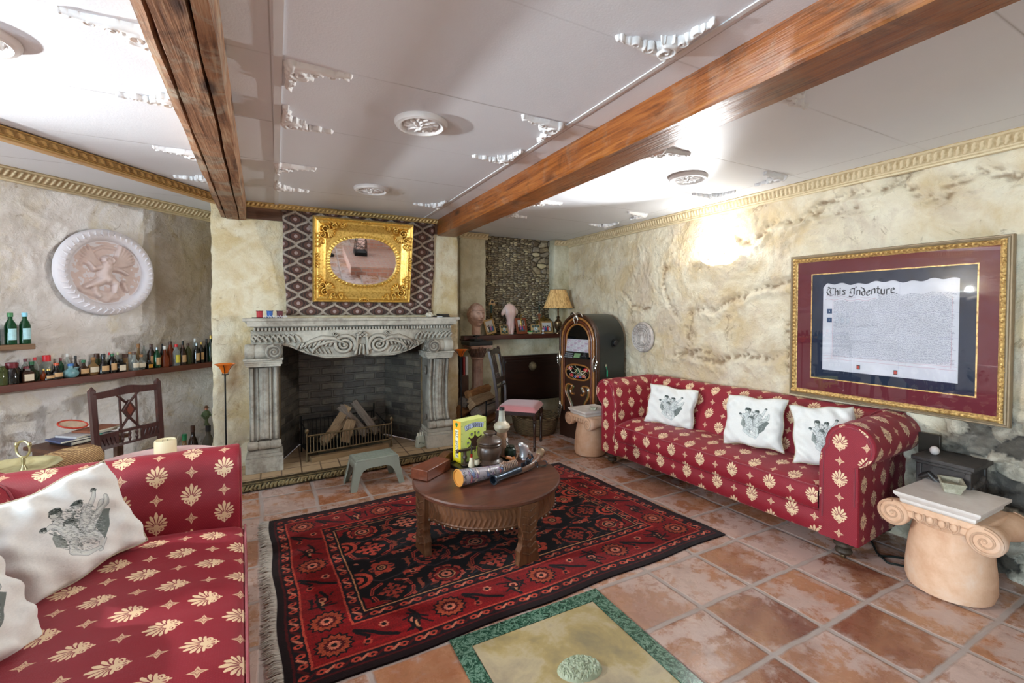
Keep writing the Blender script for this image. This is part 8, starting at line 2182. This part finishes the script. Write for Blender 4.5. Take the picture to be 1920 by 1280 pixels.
# skull pipe
sk_=thing('carved_pipe','ivory carved pipe with a red and black stem propped against the stand','pipe',(1.125,2.72,UZ+.001),math.radians(5))
IV=plain('ivory',(.86,.80,.68),.4,var=.1,vs=30)
m=MB();m.lathe([(.020,0),(.022,.012),(.018,.026),(.014,.045),(.012,.062),(0,.062)],16,(-.016,0,0));m.lathe([(.010,.0),(.020,.008),(.024,.022),(.020,.038),(.012,.040),(.010,.030)],16,(.020,-.004,.004));m.sphere((.044,-.006,.022),(.010,.008,.009),10,6);m.build('bowl',IV,sk_)
m=MB();m.lathe([(.0105,.035),(.0105,.04),(0,.0395)],12,(.020,-.004,.004));m.build('bowl_hollow',BLK,sk_)
m=MB();m.tube([(-.016,0,.060),(-.014,.002,.085)],.0075,10);m.build('red_collar',plain('amber_red',(.62,.12,.05),.2),sk_)
m=MB();m.tube([(-.014,.002,.085),(-.012,.006,.12),(-.010,.012,.155)],[.006,.005,.004],8);m.build('mouthpiece',BLK,sk_)
# sand bottle
sb=thing('tall_bottle','tall pale bottle with a bulbous collar wrapped in cloth behind the jar','bottle',(1.42,2.90,TZ-.011))
m=MB();m.lathe([(0,0),(.045,0),(.048,.02),(.042,.10),(.036,.16),(0,.16)],28);m.build('wrapped_body',plain('printed_cloth_wrap',(.66,.52,.42),.8,var=.5,vs=50),sb)
m=MB();m.lathe([(.036,.16),(.052,.175),(.060,.195),(.054,.215),(.034,.23),(.028,.24)],28);m.build('bulb_collar',plain('bone_glaze',(.78,.72,.62),.35,var=.1),sb)
m=MB();m.lathe([(.028,.238),(.022,.27),(.020,.31),(.023,.315),(0,.316)],24);m.build('neck',glassy('frosted_neck',(.78,.76,.70),.55,.3),sb)
m=MB();m.lathe([(.019,.312),(.019,.335),(0,.336)],16);m.build('stopper',BLK,sb)
m=MB();m.lathe([(.0492,.02),(.043,.12)],16,a0=-1.2,a1=-.2);m.build('white_sash',plain('white_script_cloth',(.86,.84,.82),.7,var=.3,vs=90),sb)
# silver and green metal pot
gp=thing('enamel_jug','small dark green jug behind the jar on the round table','jug',(1.425,2.775,TZ-.011))
m=MB();m.lathe([(0,0),(.035,0),(.042,.03),(.040,.065),(.028,.080),(.030,.088),(0,.086)],24);m.build('jug_body',plain('dark_green_enamel',(.10,.17,.12),.3,var=.2,coat=.3),gp)
m=MB();m.tube([(-.01,-.03,.075),(-.03,-.03,.115),(-.04,-.02,.13)],.003,6);m.build('thin_spout',IRON,gp)
sp_=thing('silver_horn_cup','crumpled-looking bright silver figure cup beside the green jug','cup',(1.51,2.73,TZ-.011),.4)
SV=plain('bright_silver',(.88,.89,.90),.3,.75)
m=MB();P=[(-.01,0,.012),(.0,0,.05),(-.012,.0,.085),(-.034,.0,.105)];m.tube(P,[.030,.030,.028,.018],14);m.sphere((-.036,0,.104),(.022,.020,.020),12,8);m.sphere((.022,0,.06),(.022,.02,.03),12,8);m.lathe([(0,0),(.034,0),(.030,.008),(0,.012)],16);m.tube([(.02,-.01,.05),(.05,-.012,.03),(.065,-.01,.012)],[.012,.014,.006],8);m.build('cup_body',SV,sp_)
# small brown pipe
op=thing('briar_pipe','little orange-brown briar pipe lying right of the jar','pipe',(1.395,2.70,TZ-.011),.3)
m=MB();m.tube([(-.03,.02,.035),(-.01,.01,.03),(.0,0,.02)],[.012,.013,.014],10);m.lathe([(.012,0),(.020,.008),(.021,.03),(.016,.034),(.012,.02)],14,(.012,-.008,.0),Matrix.Rotation(-.5,3,'X'));m.build('bowl',plain('orange_briar',(.72,.42,.20),.3,var=.15,vs=20,coat=.3),op)
m=MB();m.tube([(.012,-.005,.012),(.05,.0,.02),(.085,.02,.035)],.004,6);m.build('pipe_stem',plain('pale_horn',(.72,.58,.44),.4),op)
# painted horn tube
hn=thing('painted_horn','large painted horn with birds and flowers lying across the front of the table','horn',(.925,2.465,TZ-.011+.052),0)
d0=Vector((.925,2.47,.0));d1=Vector((1.365,2.585,.0));dv=(d1-d0);L=dv.length;hn.rotation_euler=(0,0,math.atan2(dv.y,dv.x))
m=MB();rows=[];UV=[];n=30;prof=[]
for i in range(n+1):
    t=i/n;r=.050*(1-t)+.019*t;z=(r-.050)+.012*t*t;bend=.018*math.sin(t*PI)
    rows.append([(t*L,-bend+r*math.cos(2*PI*k/32),z+r*math.sin(2*PI*k/32)) for k in range(33)]);UV.append([(t*2.0,k/32) for k in range(33)])
m.sheet(rows,uv=np.array(UV),flip=True)
def hornimg():
    c=Canvas(512,256,(.62,.58,.60));rnd=random.Random(12);cols=[(.70,.42,.42),(.40,.45,.58),(.16,.18,.24),(.72,.66,.62),(.50,.38,.50),(.52,.56,.60)]
    for k in range(46):
        x,y=rnd.uniform(0,512),rnd.uniform(0,256);cc=rnd.choice(cols);r=rnd.uniform(12,30);ry=r*rnd.uniform(.5,.9);ro=rnd.uniform(0,3)
        for ox in (-512,0,512):
            for oy in (-256,0,256): c.disc(x+ox,y+oy,r+2.5,ry+2.5,(.12,.12,.16),1,ro);c.disc(x+ox,y+oy,r,ry,cc,1,ro);c.disc(x+ox-r*.2,y+oy-r*.1,r*.5,ry*.35,tuple(min(1,v*1.3) for v in cc),1,ro)
    for k in range(90):
        x,y=rnd.uniform(0,512),rnd.uniform(0,256);P=[(x,y)];a=rnd.uniform(0,6)
        for q in range(7): a+=.5*rnd.choice((-1,1));P.append((P[-1][0]+6*math.cos(a),P[-1][1]+6*math.sin(a)))
        c.line(P,1.6,(.10,.10,.14))
    for k in range(18): c.disc(34,k*14.3,4,4,(.1,.1,.12));c.disc(34,k*14.3,2,2,(.8,.78,.7))
    return c.image('horn_paint')
m.build('painted_shell',imgmat('painted_horn_skin',hornimg(),.35),hn,ang=60)
m=MB();m.lathe([(.050,0),(.0515,-.005),(.045,-.007),(.043,.0),(.040,.05),(0,.055)],32,M=Matrix.Rotation(PI/2,3,'Y'));m.build('orange_mouth',plain('orange_horn',(.80,.55,.26),.35),hn)
m=MB()
for t in np.linspace(.70,.98,9):
    r=.050*(1-t)+.019*t+.003;zc=(r-.053)+.012*t*t;m.tube([(t*L+.006*math.sin(a),-.018*math.sin(t*PI)+r*math.cos(a),zc+r*math.sin(a)) for a in [2*PI*k/16 for k in range(17)]],.0035,6)
m.tube([(L*.82,.0,.0),(L*.72,-.042,.0),(L*.62,-.040,.010),(L*.75,-.01,.022),(L*.9,.02,-.01)],.004,6);m.build('leather_lacing',plain('pale_leather',(.66,.54,.46),.7,var=.2,vs=40),hn)
# blunderbuss pistol
bp=thing('flintlock_pistol','antique flared-muzzle pistol lying beside the painted horn on the table','pistol',(1.115,2.395,TZ-.011+.029),0);bp.scale=(1,1.35,1.35)
e0=Vector((1.115,2.415));e1=Vector((1.60,2.60));dv=e1-e0;L=dv.length;bp.rotation_euler=(0,0,math.atan2(dv.y,dv.x))
GUN=plain('blued_steel',(.24,.27,.31),.3,.8,var=.3,vs=20)
m=MB();m.lathe([(.012,.03),(.016,.0),(.022,-.0),(.0225,.006),(.017,.02),(.0145,.06),(.0135,.16),(.015,.18),(.016,.24),(0,.24)],24,M=Matrix.Rotation(PI/2,3,'Y'));m.build('barrel',GUN,bp)
m=MB();m.tube([(.10,.006,-.010),(.20,.004,-.008),(.30,.0,-.004),(.36,.0,.0),(.42,.005,.010),(.46,.012,.024)],[.010,.014,.018,.017,.015,.017],14);m.build('stock',wood('pale_walnut_stock',(.40,.27,.20),(.58,.43,.34),.35,0,6),bp)
m=MB();m.lathe([(.018,0),(.022,.01),(.023,.03),(.019,.042),(0,.045)],20,(.455,.012,.022),Matrix.Rotation(PI/3,3,'Y'));m.build('butt_cap',plain('worn_brass_cap',(.62,.54,.44),.3,.8),bp)
m=MB();m.box((.30,-.004,.018),(.09,.010,.018));m.tube([(.28,-.012,.02),(.285,-.016,.042),(.30,-.014,.048)],.005,6);m.tube([(.33,-.01,.02),(.345,-.016,.04),(.335,-.016,.055)],.006,6);m.sphere((.31,-.014,.03),(.012,.006,.008),8,6);m.build('lock_plate',GUN,bp)
m=MB();m.tube([(.37+.012*math.cos(a),-.026+.012*math.sin(a)*.4,.004+.012*math.sin(a)) for a in [2*PI*k/14 for k in range(15)]],.0025,6);m.tube([(.46,-.012,.002),(.475,-.02,.002),(.47,-.035,-.012),(.455,-.03,-.015)],.003,6);m.build('trigger_ring',GUN,bp)
m=MB()
for k in range(10): m.tube([(0,0,.002),(.012*math.cos(k*.63),.014*math.sin(k*.63),.004),(.024*math.cos(k*.63+.3),.028*math.sin(k*.63+.3),.002)],.002,5)
q=tag(m.build('metal_tassel',plain('dull_tassel',(.38,.36,.32),.5,.4),loc=(1.545,2.535,TZ-.011)),'small tangle of dull metal thread lying under the pistol butt','tassel')
m=MB();m.tube([(0,0,.003),(.05,.02,.004),(.10,.01,.003)],[.004,.003,.002],6);tag(m.build('black_feather',IRON,loc=(1.50,2.78,TZ-.011),rot=(0,0,-.3)),'thin black quill lying at the right rear of the table','quill')
# ------------------------------------------------------------------ rear of the room, seen in the mirror
TSTEP=brick_mat('terracotta_step',(.78,.52,.43),(.82,.60,.50),(.74,.66,.62),.4,var2=(.84,.68,.60))
m=MB()
def stepb(x0,x1,y0,y1,z0,z1):
    for P in ([(x0,y1,z0),(x1,y1,z0),(x1,y1,z1),(x0,y1,z1)],[(x0,y0,z1),(x1,y0,z1),(x1,y1,z1),(x0,y1,z1)],[(x0,y0,z0),(x0,y1,z0),(x0,y1,z1),(x0,y0,z1)],[(x1,y1,z0),(x1,y0,z0),(x1,y0,z1),(x1,y1,z1)]):
        a,b,c,d=[np.array(q,float) for q in P];m.sheet([[a,d],[b,c]],uvscale=(1,1))
stepb(1.28,3.3,-1.95,-.55,0,.17);stepb(1.75,3.3,-3.1,-1.95,0,.36)
tag(m.build('tiled_steps',TSTEP,smooth=False),'terracotta steps at the rear of the room, seen only in the gilt mirror','steps')
fl_=thing('pillar_lamp','dark twisted pillar lamp with a white dome at the rear, seen only in the mirror','lamp',(.98,-1.75,0))
m=MB();m.lathe([(.11,0),(.11,.03),(.05,.06),(.035,.12),(.055,.2),(.03,.27),(.05,.36),(.03,.44),(.05,.53),(.03,.60),(.04,.7),(0,.7)],20);m.build('twisted_stem',IRON,fl_)
m=MB();m.lathe([(.17,.70),(.16,.76),(.11,.82),(.05,.85),(0,.855)],32);m.build('dome_shade',plain('dome_white',(.9,.9,.92),.4),fl_)
ln=thing('iron_lantern','black iron frame lantern on the rear steps, seen only in the mirror','lantern',(1.58,-1.40,.1705))
m=MB();m.box((0,0,.04),(.26,.26,.08));m.build('base_box',IRON,ln);m=MB()
for sx in (-1,1):
    for sy in (-1,1): m.tube([(sx*.12,sy*.12,.08),(sx*.10,sy*.10,.34),(sx*.05,sy*.05,.42)],.008,6);m.tube([(sx*.12,sy*.12,.08),(-sx*.10,sy*.10,.30)],.005,5)
for z,r in ((.34,.10),(.20,.11),(.42,.05)): m.tube([(-r,-r,z),(r,-r,z),(r,r,z),(-r,r,z),(-r,-r,z)],.006,6)
m.tube([(0,0,.42),(0,0,.62)],.006,6);m.build('wire_frame',IRON,ln)
# ------------------------------------------------------------------ lights
def area(name,loc,rot,sx,sy,e,c):
    l=bpy.data.lights.new(name,'AREA');l.shape='RECTANGLE';l.size=sx;l.size_y=sy;l.energy=e;l.color=c
    o=bpy.data.objects.new(name,l);COL.objects.link(o);o.location=loc;o.rotation_euler=rot;return o
def point(name,loc,e,c,r=.05):
    l=bpy.data.lights.new(name,'POINT');l.energy=e;l.color=c;l.shadow_soft_size=r
    o=bpy.data.objects.new(name,l);COL.objects.link(o);o.location=loc;return o
area('daylight_rear_window',(1.8,-3.45,1.55),(math.radians(90),0,math.radians(180)),1.7,1.1,350,(.66,.86,1))
area('daylight_west_window',(-4.95,-1.05,1.5),(0,math.radians(-90),0),1.1,2.2,400,(.60,.82,1))
w=bpy.data.worlds.new('world');SC.world=w;w.use_nodes=True
w.node_tree.nodes['Background'].inputs[0].default_value=(.75,.85,1,1);w.node_tree.nodes['Background'].inputs[1].default_value=1.2
SC.view_settings.view_transform='Standard';SC.view_settings.look='None';SC.view_settings.gamma=1;SC.view_settings.exposure=0.32
SC.view_settings.use_curve_mapping=False
SC.cycles.use_denoising=True
SC.cycles.max_bounces=7;SC.cycles.diffuse_bounces=3;SC.cycles.glossy_bounces=3;SC.cycles.transparent_max_bounces=10;SC.cycles.use_adaptive_sampling=True;SC.cycles.adaptive_threshold=.1;SC.cycles.adaptive_min_samples=16
SC.cycles.sample_clamp_indirect=6
def spot(name,loc,d,e,c,ang=130):
    l=bpy.data.lights.new(name,'SPOT');l.energy=e;l.color=c;l.shadow_soft_size=.035;l.spot_size=math.radians(ang);l.spot_blend=1
    o=bpy.data.objects.new(name,l);COL.objects.link(o);o.location=loc;o.rotation_euler=Vector(d).to_track_quat('-Z','Y').to_euler();return o
WC=(.94,.98,1)
point('sconce_bulb',(3.265,2.65,1.925),9,WC,.035);spot('sconce_beam',(3.25,2.65,1.92),(-1,-.05,-.02),250,WC,98)
point('sconce_bulb',(-2.63,2.87,1.75),20,WC,.035);spot('sconce_beam',(-2.62,2.86,1.745),(.86,-.50,.06),430,WC,104)
